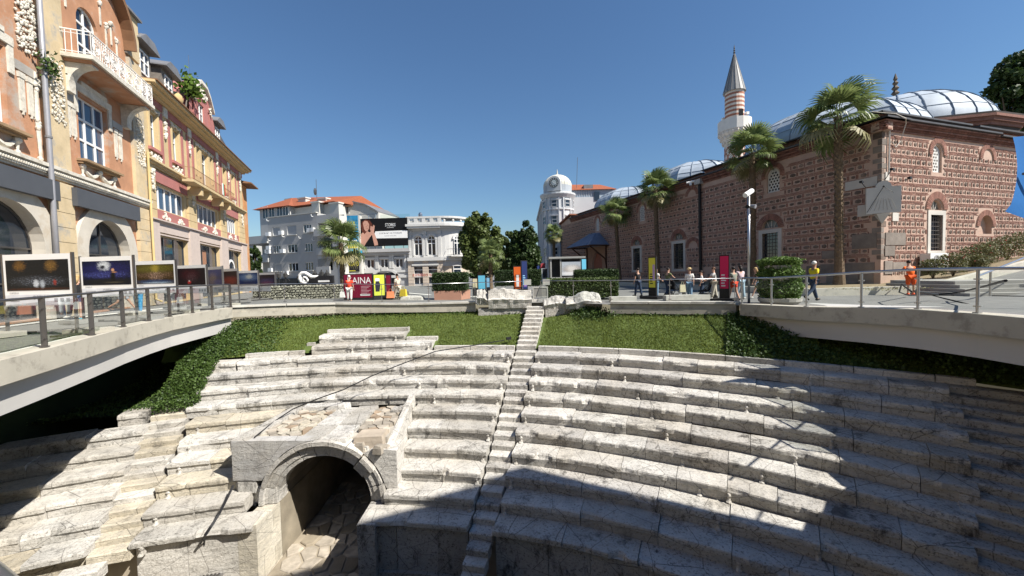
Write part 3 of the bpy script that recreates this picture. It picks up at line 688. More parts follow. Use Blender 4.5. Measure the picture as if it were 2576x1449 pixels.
for k in range(9000):                                            # foot of the bank, the hanging curtain beside the benches
    a = -17.0 - rg.random() * 3.2; r = 22.9 + 4.6 * rg.random(); x, y, _ = pol(r, a); f = (r - 23.35) / 4.4
    leafq(mb, Vector((x, y, -3.1 + 2.4 * max(0, f) ** .8 + rg.uniform(0, .35))), .075, rg)
for k in range(10000):                                           # leaves along the left end and top of the lawn, a tuft at the kerb
    q = rg.random()
    if q < .5: a, f, h = -12.5 - 7 * rg.random() ** .6, rg.random(), .16
    elif q < .85: a, f, h = rg.uniform(-15, 31), 1 - .13 * rg.random() ** 1.5, .13
    else: a, f, h = rg.gauss(18.2, 1.1), 1 - .3 * abs(rg.gauss(0, .45)), .3
    if 11.5 < a < 13.9: continue
    p = slope(a, max(0, f)); leafq(mb, p + Vector((0, 0, rg.random() * h)), .085, rg)
for k in range(9000):
    a = 30.5 + 16 * rg.random() ** 1.4; p = slope(min(a, 51), rg.random()); leafq(mb, p + Vector((0, 0, rg.random() * .22)), .1, rg)
tag(mb.build('ivy', IVY), kind='stuff')
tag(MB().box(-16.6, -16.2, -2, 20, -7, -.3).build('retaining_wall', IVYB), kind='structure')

# ================================================================ street facades on the left
FA = Frame((-19.85, 19.06), (-.3617, .9323))
ORANGE = mat('orange plaster', (.43, .225, .13), var=.2, scale=1.5, grime=(.37, .335, .29), gs=.75, gamt=.9, bmp=.3)
CREAMP = mat('flaking cream plaster', (.54, .43, .27), var=.2, scale=1.6, grime=(.31, .30, .275), gs=.8, gamt=1., bmp=.35)
STUCCO = mat('white stucco ornament', (.58, .545, .47), var=.22, scale=4, grime=(.33, .29, .22), gs=2.5, gamt=.6, bmp=.5)
ARCHW = mat('pale arch surround', (.52, .48, .41), var=.12, grime=(.42, .34, .24), gs=1.3, bmp=.15)
SIGNG = mat('blank grey sign board', (.075, .08, .09), rough=.5, var=.08, bmp=.05)
YELLOW = mat('yellow plaster', (.52, .40, .225), var=.12, scale=1, grime=(.42, .34, .22), gs=.8, gamt=.35, bmp=.15)
PINK = mat('dusty pink plaster', (.37, .15, .135), var=.12, scale=1, grime=(.33, .15, .13), gs=.9, bmp=.12)
PIER = mat('pinkish shop pier', (.50, .42, .37), var=.12, grime=(.36, .30, .27), gs=1.2, bmp=.1)
WFRAME = mat('window frame white', (.74, .74, .72), rough=.4, var=.03, bmp=0)
ZINC = mat('zinc sheet', (.16, .16, .165), rough=.5, var=.25, bmp=.1, spec=.4)
PIPEM = mat('grey downpipe', (.30, .30, .32), rough=.45, var=.15, bmp=.05, metal=.3)
PIPEY = mat('yellow downpipe', (.55, .42, .2), var=.1, bmp=0)
WOODG = mat('grey boarding', (.17, .15, .13), var=.3, scale=6, bmp=.3)
SLATE = mat('slate roof', (.06, .062, .068), var=.3, scale=5, bmp=.4)
BROWNE = mat('brown eave', (.20, .11, .06), var=.2, bmp=.1)

TRUNKB = mat('weed stem', (.1, .08, .05), bmp=0)
def window(fr, t, s0, s1, z0, z1, nx, ny, depth=-.22, m=None, g=None, arch=False, bar=.07, name='window', rows=None):
    m = m or WFRAME; g = g or GLASS; mb = MB(); w = (s1 - s0) / nx
    zs = rows or [z0 + (z1 - z0) * k / ny for k in range(ny + 1)]
    c, hw = (s0 + s1) / 2, (s1 - s0) / 2
    def zlim(u): return z1 + sqrt(max(0, hw * hw - (u - c) ** 2)) if arch else z1
    for k in range(nx + 1):
        u = s0 + w * k; b = bar / 2
        fr.box(mb, max(s0, u - b), min(s1, u + b), z0, zlim(min(max(u, s0 + .02), s1 - .02)), depth - .02, depth + .05)
    for z in zs: fr.box(mb, s0, s1, z - bar / 2, z + bar / 2, depth - .015, depth + .045)
    if arch: fr.ring(mb, c, z1, hw - bar, hw, 0, pi, depth - .02, depth + .05, 12)
    f = mb.build(name, m, t)
    for i in range(nx):
        a, b = s0 + w * i, s0 + w * (i + 1)
        for j in range(len(zs) - 1): MB().quad(fr(a, zs[j], depth), fr(b, zs[j], depth), fr(b, zs[j + 1], depth), fr(a, zs[j + 1], depth)).build('pane', g, f)
        if arch:
            n = 5; pts = [(a + (b - a) * q / n, zlim(a + (b - a) * q / n)) for q in range(n + 1)]
            MB().add([fr(a, z1, depth), fr(b, z1, depth)] + [fr(u, z, depth) for u, z in pts[::-1]], [tuple(range(n + 3))]).build('pane', g, f)
    return f
def garland(fr, s0, s1, z, sag, o, r, m, t, n=3):
    mb = MB(); seg = (s1 - s0) / n
    for q in range(n):
        a = s0 + q * seg; pts = [fr(a + seg * k / 8, z - sag * sin(pi * k / 8), o + .03) for k in range(9)]
        mb.tube(pts, [r * (.55 + .6 * sin(pi * k / 8)) * random.uniform(.85, 1.15) for k in range(9)], 6)
    for q in range(n + 1):
        u = s0 + q * seg; p = fr(u, z, o + .04); mb.ball(p, r * 1.5, r * 1.5, r * 1.6, 7, 5)
        if q in (0, n): mb.tube([fr(u, z, o + .04), fr(u, z - sag * 1.2, o + .04)], [r * .8, r * .35], 6); mb.ball(fr(u, z - sag * 1.3, o + .04), r, r, r * 1.3, 6, 4)
    mb.build('garland', m, t)
def cluster(fr, s0, s1, z0, z1, o, m, t, n, r=.07, name='ornament'):
    """relief of leaves and fruit: many small lobes"""
    mb = MB()
    for k in range(n):
        u, z = random.uniform(s0, s1), random.uniform(z0, z1); q = r * random.uniform(.5, 1.3)
        mb.ball(fr(u, z, o + random.uniform(0, r * .5)), q, q, q * random.uniform(.7, 1.5), 6, 4)
    return mb.build(name, m, t)
def moulding(fr, s0, s1, prof, m, t, name='cornice'):
    """(z0, z1, o1) courses stepping outwards"""
    mb = MB()
    for z0, z1, o in prof: fr.box(mb, s0 - o * .3, s1 + o * .3, z0, z1, -.05, o)
    return mb.build(name, m, t)

bA = thing('corner_building', 'orange plaster building with arched shop windows and a white iron balcony', 'building', FA(0, 0, 0))
holes = []
for c in (-11.8, -5.9, .05):
    holes.append(archpoly(c, 1.72, .32, 3.0, 16))
    if c > -8: holes.append(rect(c - 1.55, c + .6, 7.25, 10.15))
holes.append(archpoly(-.42, .78, 11.7, 13.7, 12))
# gabled top line over the right bay
gab = [(4.0, .25), (4.0, 14.2), (2.75, 14.3)] + [(-.45 + 3.2 * cos(pi * k / 14), 14.3 + 3.0 * sin(pi * k / 14)) for k in range(1, 14)] + [(-3.65, 14.3), (-16, 14.3), (-16, .25)]
holed(gab[::-1] if False else gab, holes, .35, FA).build('front_wall', ORANGE, bA)
FA.bx(-16, 4.0, .25, 14.2, -9, -.36).build('body', CREAMP, bA)
for c in (-5.9, .05):
    FA.ring(MB(), c, 3.0, 1.69, 2.45, 0, pi, -.34, .14, 18).build('arch_surround', ARCHW, bA)
    FA.bx(c - 2.45, c - 1.69, .25, 2.998, -.34, .14).build('arch_leg', ARCHW, bA); FA.bx(c + 1.69, c + 2.45, .25, 2.998, -.34, .14).build('arch_leg', ARCHW, bA)
    window(FA, bA, c - 1.68, c + 1.68, .35, 3.0, 2, 2, -.3, STEELD, GLASS, True, .06, 'shop_window')
    window(FA, bA, c - 1.53, c + .58, 7.28, 10.13, 3, 3, -.2, WFRAME, GLASSB, False, .10)
    moulding(FA, c - 1.75, c + 1.0, [(7.02, 7.12, .2), (7.12, 7.22, .34)], mat('brown sill', (.28, .19, .11), var=.3, bmp=.2), bA, 'sill')
    garland(FA, c - 1.6, c + .8, 6.92, .34, .02, .09, STUCCO, bA, 2)
    mb = MB(); FA.box(mb, c - 1.85, c + .92, 10.3, 10.62, 0.004, .09); FA.box(mb, c - 1.85, c - 1.62, 9.3, 10.3, .004, .07); FA.box(mb, c + .68, c + .92, 9.3, 10.3, .004, .07); FA.box(mb, c - 1.4, c + .5, 10.622, 10.8, .004, .12); mb.build('window_surround', STUCCO, bA)
    for u in (-2.35, -2.02, 1.12, 1.52):
        mb = MB()
        for k in range(3): FA.box(mb, c + u + .085 * k, c + u + .06 + .085 * k, 8.0 + .12 * abs(k - 1), 9.35, .004, .06)
        FA.box(mb, c + u - .03, c + u + .27, 9.35, 9.55, .004, .08); mb.build('fluted_ornament', STUCCO, bA)
    FA.bx(c - 2.5, c - 1.9, 9.62, 9.95, .004, .05).build('band', mat('grey band', (.36, .34, .31), bmp=.3), bA); FA.bx(c + 1.0, c + 1.9, 9.62, 9.95, .004, .05).build('band', mat('grey band', (.36, .34, .31)), bA)
for s0, s1 in ((-9.6, -8.4), (-3.72, -2.45), (2.75, 4.0)):
    FA.bx(s0, s1, 6.42, 14.0, .002, .16).build('pilaster', CREAMP, bA)
    for k in range(9): FA.bx(s0 + .03 * (k % 2), s1, .27 + .62 * k, .27 + .62 * k + .6, .002, .17).build('rusticated_block', CREAMP, bA)
    cluster(FA, s0 + .25, s1 - .2, 8.3, 10.8, .165, STUCCO, bA, 240, .042, 'fruit_relief')
cluster(FA, -4.75, -3.8, 10.5, 14.6, .03, STUCCO, bA, 420, .055, 'fruit_relief')
mb = MB(); FA.tube = None
mb.tube([FA(-4.0, 6.5, .06), FA(-4.05, 8, .06), FA(-4.0, 9.9, .06)], [.05, .08, .05], 6)
for k in range(14): p = FA(-4.0 + random.uniform(-.1, .1), random.choice((6.5, 7.9, 9.4)) + random.uniform(-.2, .2), .08); mb.ball(p, .08, .08, .1, 6, 4)
mb.build('vine_relief', STUCCO, bA)
moulding(FA, -16, 4.0, [(5.93, 6.02, .12), (6.02, 6.26, .2), (6.26, 6.40, .30)], STUCCO, bA)
mb = MB(); u = -9.0
while u < 4.0: p = FA(u, 6.14, .22); mb.ball(p, .05, .05, .07, 6, 4); u += .11
mb.build('bead_row', STUCCO, bA)
for s0, s1 in ((-10.2, -3.62), (-2.6, 2.45)): FA.bx(s0, s1, 4.98, 5.76, .18, .36).build('sign_board', SIGNG, bA)
# balcony
FA.bx(-2.7, 2.65, 11.25, 11.42, .003, 1.2).build('balcony_slab', STUCCO, bA)
FA.bx(-2.55, 2.5, 11.13, 11.248, .003, 1.08).build('balcony_soffit', ORANGE, bA)
for u in (-2.45, 1.95):
    mb = MB(); n = 10
    poly = [(0.003, 9.9), (.25, 9.9)] + [(.25 + .8 * (1 - cos(pi / 2 * k / n)), 10.15 + .9 * sin(pi / 2 * k / n)) for k in range(n + 1)] + [(1.05, 11.12), (.003, 11.12)]
    vs = [FA(u, z, o) for o, z in poly] + [FA(u + .42, z, o) for o, z in poly]; k = len(poly)
    mb.add(vs, [tuple(range(k)), tuple(range(2 * k - 1, k - 1, -1))] + [(i, k + i, k + (i + 1) % k, (i + 1) % k) for i in range(k)]); mb.build('balcony_bracket', STUCCO, bA)
rl = MB(); IRON = mat('white iron', (.70, .69, .66), rough=.5, var=.1, bmp=0)
for z, r in ((12.42, .03), (11.52, .02), (12.28, .015)): rl.tube([FA(-2.62, z, .1), FA(-2.62, z, 1.12), FA(2.57, z, 1.12), FA(2.57, z, .1)], r, 6)
u = -2.62
while u <= 2.6: rl.tube([FA(u, 11.42, 1.12), FA(u, 12.44, 1.12)], .013 if int(u * 10) % 5 else .025, 5); u += .13
for o in (.3, .5, .7, .9): rl.tube([FA(-2.62, 11.42, o), FA(-2.62, 12.44, o)], .014, 5); rl.tube([FA(2.57, 11.42, o), FA(2.57, 12.44, o)], .014, 5)
for k in range(8):
    c = -2.3 + .66 * k; rl.tube([FA(c + .24 * cos(a * pi / 6), 11.88 + .24 * sin(a * pi / 6), 1.14) for a in range(13)], .016, 5, False); rl.tube([FA(c + .12 * cos(a * pi / 5), 11.88 + .12 * sin(a * pi / 5), 1.14) for a in range(11)], .013, 5, False)
rl.build('balcony_railing', IRON, bA)
window(FA, bA, -1.2, .36, 11.75, 13.7, 2, 2, -.18, WFRAME, GLASS, True, .09, 'balcony_door')
mb = MB(); n = 18
for k in range(n):
    a0, a1 = pi * k / n, pi * (k + 1) / n; FA.prism(mb, [(-.45 + 3.1 * cos(a0), 14.3 + 2.9 * sin(a0)), (-.45 + 3.3 * cos(a0), 14.35 + 3.1 * sin(a0)), (-.45 + 3.3 * cos(a1), 14.35 + 3.1 * sin(a1)), (-.45 + 3.1 * cos(a1), 14.3 + 2.9 * sin(a1))], -.4, .5)
mb.build('gable_roof_edge', BROWNE, bA)
for u, z in ((1.0, 14.0), (1.45, 14.4), (-1.9, 14.2), (-2.3, 13.7), (.6, 14.9), (1.9, 13.8)):
    cluster(FA, u - .08, u + .08, z + .5, z + .7, .02, STUCCO, bA, 6, .09, 'rosette'); FA.bx(u - .04, u + .04, z - .5, z + .5, .004, .05).build('ribbon_relief', STUCCO, bA)
FA.bx(2.7, 4.0, 14.21, 16.6, -1.2, .12).build('parapet_pier', CREAMP, bA); FA.bx(2.6, 4.1, 16.6, 16.72, -1.3, .3).build('pier_cap', ZINC, bA)
FA.bx(.9, 2.4, 12.9, 13.2, .004, .06).build('band', mat('grey band', (.36, .34, .31)), bA)
pp = MB().tube([FA(-3.95, z, .3) for z in (16, 10, 6.5, 5.9, 5.0, .3)], .085, 10).build('downpipe', PIPEM, bA, smooth=True)
for z in (13.2, 10, 7.4): MB().tube([FA(-3.95, z, .3), FA(-3.95, z + .08, .3)], .11, 10).build('pipe_clamp', ZINC, pp)
MB().tube([FA(3.88, z, .28) for z in (9.2, 6.5, 4.5, .6)] + [FA(4.0, .45, .5)], .06, 8).build('downpipe', PIPEY, bA)
mb = MB()
for k in range(160): leafq(mb, FA(-3.8 + random.gauss(0, .22), 10.3 + random.gauss(0, .25), .4 + random.gauss(0, .12)), .14, random)
ww = thing('wall_weed', 'small wild plant growing behind the grey downpipe high on the orange facade', 'plant', FA(-3.8, 10.1, .3)); tag(mb.build('leaves', IVY, ww), kind='stuff'); MB().tube([FA(-3.8, 9.8, .1), FA(-3.75, 10.3, .35)], .02, 5).build('stem', TRUNKB, ww)

bB = thing('shop_building', 'yellow and dusty pink building with dormers and big shop windows', 'building', FA(14, 0, 0))
SH = [(5.05, 9.55), (11.3, 16.25), (18.1, 22.65)]; W1 = [(5.1, 9.45), (11.5, 16.2), (18.45, 21.65)]
UP = [(4.98, 5.92), (7.98, 8.95), (12.05, 12.6), (13.05, 14.4), (14.85, 15.4), (18.1, 18.95), (20.6, 21.45)]
holes = [rect(a, b, .32, 4.52) for a, b in SH] + [rect(a, b, 6.18, 7.68) for a, b in W1] + [rect(a, b, 9.82 if b - a < 1.1 else 9.0, 12.0) for a, b in UP]
holed(rect(4.003, 24.4, .25, 13.1), holes, .35, FA).build('front_wall', YELLOW, bB)
FA.bx(4.003, 24.4, .25, 13.2, -9, -.36).build('body', YELLOW, bB)
for a, b in SH:
    window(FA, bB, a + .02, b - .02, .35, 4.5, 3, 1, -.28, STEEL, GLASS, False, .09, 'shop_window', [.35, .9, 4.5]); FA.bx(a - .1, b + .1, 4.53, 4.62, .003, .1).build('lintel', PIER, bB)
for a, b in ((4.003, 5.04), (9.56, 11.29), (16.26, 18.09), (22.66, 24.4)): FA.bx(a, b, .27, 5.35, .003, .2).build('shop_pier', PIER, bB)
FA.bx(4.003, 24.4, 4.7, 5.3, .002, .12).build('shop_frieze', PIER, bB); moulding(FA, 4.003, 24.4, [(5.3, 5.38, .2), (5.38, 5.46, .3)], PIER, bB)
for a, b in W1:
    window(FA, bB, a + .02, b - .02, 6.2, 7.66, 5, 1, -.2, WFRAME, GLASSB, False, .10)
    FA.bx(a - .1, b + .4, 5.5, 6.1, .003, .08).build('pink_panel', PINK, bB); FA.bx(a - .1, b + .5, 7.8, 8.5, .003, .1).build('pink_panel', PINK, bB)
    for k in (.25, .75):
        c = a + (b - a) * k; cluster(FA, c - .55, c + .55, 5.6, 5.75, .09, STUCCO, bB, 22, .07); cluster(FA, c - .2, c + .2, 5.75, 6.02, .09, STUCCO, bB, 10, .07)
for a, b in ((4.2, 5.0), (9.75, 11.2), (16.6, 18.2), (22.2, 24.2)):
    for k in range(6): FA.bx(a, b, 5.52 + .52 * k, 5.52 + .52 * k + .49, .003, .14).build('rusticated_block', YELLOW, bB)
    cluster(FA, (a + b) / 2 - .14, (a + b) / 2 + .14, 7.2, 8.4, .16, STUCCO, bB, 26, .09)
moulding(FA, 4.003, 24.4, [(8.62, 8.74, .14), (8.74, 8.86, .26), (8.86, 8.98, .38)], YELLOW, bB)
for a, b in UP:
    z0 = 9.82 if b - a < 1.1 else 9.0
    window(FA, bB, a + .02, b - .02, z0 + .02, 11.98, 2 if b - a > .7 else 1, 1, -.22, WFRAME, GLASS, False, .08, 'window', [z0 + .02, 11.2, 11.98])
    for u in (a - .2, b + .03): FA.bx(u, u + .17, z0, 12.1, .003, .07).build('window_surround', YELLOW, bB)
    if b - a < 1.1 and b - a > .7:
        FA.bx(a - .3, b + .3, 9.62, 9.8, .003, .16).build('sill', PINK, bB); cluster(FA, a - .2, b + .2, 9.1, 9.5, .03, STUCCO, bB, 34, .09)
    garland(FA, a - .15, b + .15, 12.25, .1, .03, .06, STUCCO, bB, max(2, int((b - a) * 2.5)))
for u in (6.3, 7.35, 9.35, 10.3, 11.2, 16.0, 17.0, 17.6, 19.3, 20.1, 21.9, 22.9): FA.bx(u, u + .32, 9.02, 12.4, .003, .05).build('pink_strip', PINK, bB)
for u in (6.95, 10.75, 16.6, 19.75, 23.5): cluster(FA, u - .1, u + .1, 11.0, 12.1, .04, STUCCO, bB, 26, .1); FA.bx(u - .3, u - .02 + .3, 12.3, 12.9, .003, .12).build('capital', STUCCO, bB)
FA.bx(4.003, 24.4, 12.5, 12.95, .002, .06).build('pink_panel', PINK, bB)
moulding(FA, 4.0, 24.5, [(12.96, 13.1, .3), (13.1, 13.24, .62), (13.24, 13.38, .85)], YELLOW, bB, 'eave'); FA.bx(3.8, 24.7, 13.382, 13.45, -.5, .95).build('gutter', BROWNE, bB)
FA.bx(8.1, 17.6, 8.5, 8.66, .39, 1.05).build('balcony_slab', YELLOW, bB)
for u in (9.9, 11.6, 14.4, 16.4): FA.bx(u, u + .35, 7.9, 8.49, .142, .9).build('balcony_bracket', YELLOW, bB)
rl = MB(); IRON2 = mat('brown iron', (.30, .17, .10), rough=.6, bmp=0)
for z in (9.5, 8.75): rl.tube([FA(8.15, z, .35), FA(8.15, z, 1.0), FA(17.5, z, 1.0), FA(17.5, z, .35)], .022, 5)
for k in range(55): rl.tube([FA(8.15 + .173 * k, 8.66, 1.0), FA(8.15 + .173 * k, 9.5, 1.0)], .011, 4)
rl.build('balcony_railing', IRON2, bB)
fl = thing('tricolour_flag', 'small white, green and red flag on the brown balcony rail', 'flag', FA(14.3, 8.8, 1.04))
for k, (m, nm) in enumerate(((WHITE, 'white_stripe'), (mat('flag green', (.03, .28, .13), bmp=0), 'green_stripe'), (mat('flag red', (.55, .03, .03), bmp=0), 'red_stripe'))): FA.bx(14.1 + .25 * k, 14.35 + .25 * k - .002, 8.8, 9.75, 1.03, 1.05).build(nm, m, fl)
# mansard, dormers, gable
mb = MB(); mb.hexa([FA(4.05, 13.45, -.1), FA(24.3, 13.45, -.1), FA(24.3, 13.45, -8), FA(4.05, 13.45, -8), FA(4.05, 16.4, -1.6), FA(22.6, 17.2, -1.6), FA(22.6, 17.2, -7), FA(4.05, 16.4, -7)]); mb.build('mansard_roof', SLATE, bB)
for c in (5.0, 8.15, 17.7):
    FA.bx(c - .85, c + .85, 13.46, 15.7, -2.2, -.12).build('dormer_cheek', WOODG, bB)
    window(FA, bB, c - .5, c + .5, 14.1, 15.35, 2, 1, -.10, WFRAME, GLASS, False, .09, 'dormer_window', [14.1, 14.8, 15.35])
    mb = MB()
    FA.prism(mb, [(c - 1.15, 15.7), (c + 1.15, 15.7), (c + 1.15, 15.78), (c + .5, 16.25), (c - .5, 16.25), (c - 1.15, 15.78)], -2.5, .3); mb.build('dormer_roof', ZINC, bB)
gp = [(11.3, 13.46), (16.7, 13.46), (16.7, 15.2), (16.1, 16.0), (15.3, 17.0), (14.6, 17.5), (13.4, 17.5), (12.7, 17.0), (11.9, 16.0), (11.3, 15.4)]
holed(gp, [rect(13.1, 14.3, 14.2, 15.9), rect(11.8, 12.2, 14.4, 15.6), rect(15.2, 15.55, 14.4, 15.9)], .3, FA).build('gable_wall', PINK, bB)
mb = MB(); FA.prism(mb, gp, -2.4, -.31); mb.build('gable_body', PINK, bB)
window(FA, bB, 13.12, 14.28, 14.22, 15.88, 2, 1, -.15, WFRAME, GLASS, False, .09, 'gable_window', [14.22, 15.2, 15.88])
for a, b in zip(gp[3:], gp[4:9]):
    mb = MB(); FA.prism(mb, [(a[0], a[1]), (a[0], a[1] + .25), (b[0], b[1] + .25), (b[0], b[1])][::-1], -.4, .25); mb.build('gable_coping', STUCCO, bB)
cluster(FA, 13.2, 14.8, 16.4, 17.3, .03, STUCCO, bB, 40, .11); cluster(FA, 12.1, 12.5, 15.7, 16.3, .03, STUCCO, bB, 12, .1); cluster(FA, 15.4, 15.8, 15.6, 16.4, .03, STUCCO, bB, 12, .1)
q = FA(9.9, 0, -.35); MB().lathe([(.34, 13.45), (.34, 13.9), (.2, 14.0), (.18, 14.15), (.36, 14.35), (.46, 14.65), (.4, 14.95), (.2, 15.15), (.02, 15.22)], 14, (q.x, q.y)).build('stone_ball', mat('yellow stone', (.45, .33, .16), bmp=.2), bB, smooth=True)
MB().tube([FA(14.8, 17.4, -1), FA(14.8, 20.2, -1)], .025, 5).build('mast', STEEL, bB)
mb = MB(); [leafq(mb, FA(11.4 + random.gauss(0, .5), 16.2 + random.gauss(0, .4), .1 + random.gauss(0, .35)), .34, random) for k in range(260)]
LEAFB = leafmat('bright leaves', (.05, .10, .012), (.14, .22, .035), .3)
rp = thing('roof_tree', 'self sown green tree on the parapet beside the stone ball', 'tree', FA(11.2, 15.3, -.2)); mb.build('crown', LEAFB, rp); MB().tube([FA(11.2, 14.6, -.2), FA(11.35, 16.2, 0)], [.06, .03], 6).build('trunk', WOODG, rp)
# shop lettering and window displays
LETW = mat('lettering white', (.75, .75, .74), rough=.5, bmp=0); LETY = mat('lettering yellow', (.62, .55, .06), bmp=0)
FA.bx(5.1, 6.0, .95, 4.3, -.275, -.255).build('window_poster', BLACK, bB)
text_mesh('lettering', 'CONTRE', LETW, FA, 5.72, 1.6, .42, bB, -.25, 2.4, 'LEFT', vertical=True)
FA.bx(11.4, 12.9, 1.2, 4.2, -.275, -.255).build('window_poster', BLACK, bB)
text_mesh('lettering', 'BLE', LETY, FA, 12.1, 3.35, .42, bB, -.25, 1.1); text_mesh('lettering', 'USE', LETY, FA, 12.1, 2.75, .42, bB, -.25, 1.1)
FA.bx(13.0, 13.9, .95, 4.1, -.275, -.255).build('window_poster', printmat('shop poster', (.4, .2, .12), [(.5, .6, .4, .35, (.6, .3, .12), .6), (.4, .3, .3, .25, (.12, .2, .1), .5)]), bB)
FA.ring(MB(), 20.3, 2.6, .85, 1.05, 0, pi, -.26, -.2, 12).build('door_arch', WHITE, bB); FA.bx(19.25, 19.45, .4, 2.6, -.26, -.2).build('door_post', WHITE, bB); FA.bx(21.15, 21.35, .4, 2.6, -.26, -.2).build('door_post', WHITE, bB)
bC = thing('narrow_building', 'narrow orange end house with a projecting dark eave beyond the yellow building', 'building', FA(25.4, 0, 0))
FA.bx(24.41, 26.6, .1, 12.0, -7, -.1).build('wall', mat('ochre plaster', (.50, .24, .10), var=.2, grime=(.5, .42, .32), gs=.4, gamt=.8), bC)
mb = MB(); mb.hexa([FA(24.3, 12.0, .9), FA(27.4, 12.0, .9), FA(27.4, 12.0, -8), FA(24.3, 12.0, -8), FA(24.3, 12.12, .9), FA(27.4, 12.12, .9), FA(25.8, 13.1, -5), FA(24.3, 13.1, -5)]); mb.build('roof', BROWNE, bC)

# ================================================================ houses across the square
APT = mat('grey roughcast', (.37, .365, .355), var=.09, scale=.6, grime=(.36, .355, .34), gs=.5, bmp=.3, bs=6)
APTW = mat('off white plaster', (.50, .485, .44), var=.06, scale=.5, bmp=.1)
APTS = mat('pale grey plaster', (.41, .41, .40), var=.06, bmp=.1)
TILE = mat('red roof tile', (.27, .085, .042), var=.3, scale=6, bmp=.7, bs=30)
SHUT = mat('grey roller blind', (.36, .365, .37), var=.05, bmp=0)
bD = thing('apartment_block', 'grey roughcast apartment block with balconies and air conditioners', 'building', (-35, 62, 0))
FD = Frame((-40.4, 64.0), (.927, -.375)); D3 = lambda z, w: FD.px(575 + z * .248, 447 + w * .248)
(uL, zT), (uR, _) = D3(395, 412), D3(885, 356); ztop = zT
rows = [((445, 523, 505, 583), (590, 690, 485, 575), (758, 842, 478, 555)), ((455, 530, 690, 762), (598, 700, 680, 755), (775, 852, 668, 748)), ((465, 540, 875, 950), (608, 708, 868, 945), (778, 860, 860, 938))]
wins = []
for r in rows:
    for (a, b, c, d) in r:
        u0, z1 = D3(a, c); u1, z0 = D3(b, d); wins.append((u0, u1, z0, z1))
holed(rect(uL, uR, 0, ztop), [rect(*w) for w in wins], .2, FD).build('front_wall', APT, bD)
FD.bx(uL, uR, 0, ztop + .02, -2.5, -.21).build('body', APT, bD); FD.bx(uL - .1, uR + .1, ztop + .022, ztop + .16, -.4, .1).build('coping', APTW, bD)
for k, (a, b, c, d) in enumerate(wins):
    sh = k in (0, 1, 6); window(FD, bD, a + .01, b - .01, c + .01, d - .01, 1 if sh else 3, 1, -.12, WFRAME, SHUT if sh else GLASS, False, .09); FD.bx(a - .05, b + .05, c - .1, c - .01, .003, .12).build('sill', APTW, bD)
for (z, w) in ((415, 575), (545, 560), (860, 530), (838, 532), (420, 712), (420, 752), (560, 745), (440, 935), (600, 965), (408, 748)):
    u, zz = D3(z, w); FD.bx(u - .45, u + .4, zz - .3, zz + .3, .02, .4).build('air_conditioner', WHITE, bD)
for (z, w) in ((410, 440), (860, 395), (425, 640), (565, 600), (735, 615), (870, 640)): u, zz = D3(z, w); MB().tube([FD(u, zz, 0), FD(u, zz, .35), FD(u, zz + .3, .4)], .05, 5).build('vent_pipe', WHITE, bD)
z0 = D3(600, 1022)[1]; FD.bx(uL, uR + 2, .1, z0, .004, .25).build('shop_front', mat('dark shop front', (.02, .022, .025), rough=.3, bmp=0), bD)
for z1 in (630, 820): # left balconies
    u0, zz = D3(275, z1); FD.bx(u0 - 3.5, uL - .05, zz - .7, zz + .55, -2.4, .25).build('balcony', APTS, bD)
FD.bx(uL - 5.2, uL - .02, 0, ztop - .5, -9, -2.5).build('side_wing', APTS, bD)
for zz in (9.0, 6.3, 3.6): window(FD, bD, uL - 1.9, uL - .7, zz - .9, zz + .5, 1, 1, -2.45, WFRAME, GLASS, False, .1)
# right part with loggias
uE = D3(1110, 400)[0]; zE = D3(1100, 362)[1]
lg = []
for (c, d) in ((455, 560), (640, 748), (820, 940)):
    lg.append((D3(905, c)[0], D3(1055, c)[0], D3(980, d)[1], D3(980, c)[1]))
holed(rect(uR + .01, uE, 0, zE), [rect(*l) for l in lg], 1.2, FD).build('loggia_wall', APTS, bD); FD.bx(uR + .01, uE, 0, zE, -1.6, -1.21).build('body', APTS, bD)
for k, (a, b, c, d) in enumerate(lg):
    FD.bx(a - .2, b - .5, c - .5, c + .6, .003, .7 if k == 0 else .2).build('balcony_front', APTS, bD); window(FD, bD, a + .5, a + 1.7, c + .3, d - .2, 2, 1, -1.15, WFRAME, GLASS, False, .1); window(FD, bD, b - 1.8, b - .6, c + .3, d - .2, 2, 1, -1.15, WFRAME, GLASS, False, .1)
FD.bx(uE + .003, uE + .3, 0, zE - .3, -1.4, .05).build('end_wall', APTW, bD)
# block behind with the red tiled roof
bE = thing('tiled_block', 'pale block with orange tiled hip roof and white chimneys behind the grey one', 'building', (-44, 78, 0))
FE = Frame((-50, 78), (.927, -.375)); E3 = lambda z, w, o=0: FE.px(575 + z * .248, 447 + w * .248, o)
a, zr = E3(315, 330); b = E3(620, 290)[0]; c = E3(1045, 300)[0]; zr = (zr + E3(620, 290)[1]) / 2
FE.bx(a, b, 0, zr, -14, 0).build('wall', APTS, bE); FE.bx(b + .01, c, 0, zr - .2, -14, -1).build('wall', APTW, bE)
for z in (350, 415, 495, 555): u, zz = E3(z, 400); window(FE, bE, u, u + 1.5, zz - .4, zz + 1.9, 2, 1, .02, WFRAME, GLASS, False, .1)
ap = E3(640, 225, -6); ap2 = E3(1020, 265, -7)
mb = MB(); e = .9
base = [FE(a - e, zr, e), FE(b + e, zr, e), FE(b + e, zr, -1 + e), FE(c + .5, zr, -1 + e), FE(c + .5, zr, -15), FE(a - e, zr, -15)]; apex = [FE(ap[0], ap[1] + .4, -6), FE(c, ap[1] - .6, -7.5)]
mb.add(base + apex, [(0, 1, 6), (1, 2, 6), (2, 3, 7, 6), (3, 4, 7), (4, 5, 6, 7), (5, 0, 6), (5, 4, 3, 2, 1, 0)]); mb.build('roof', TILE, bE)
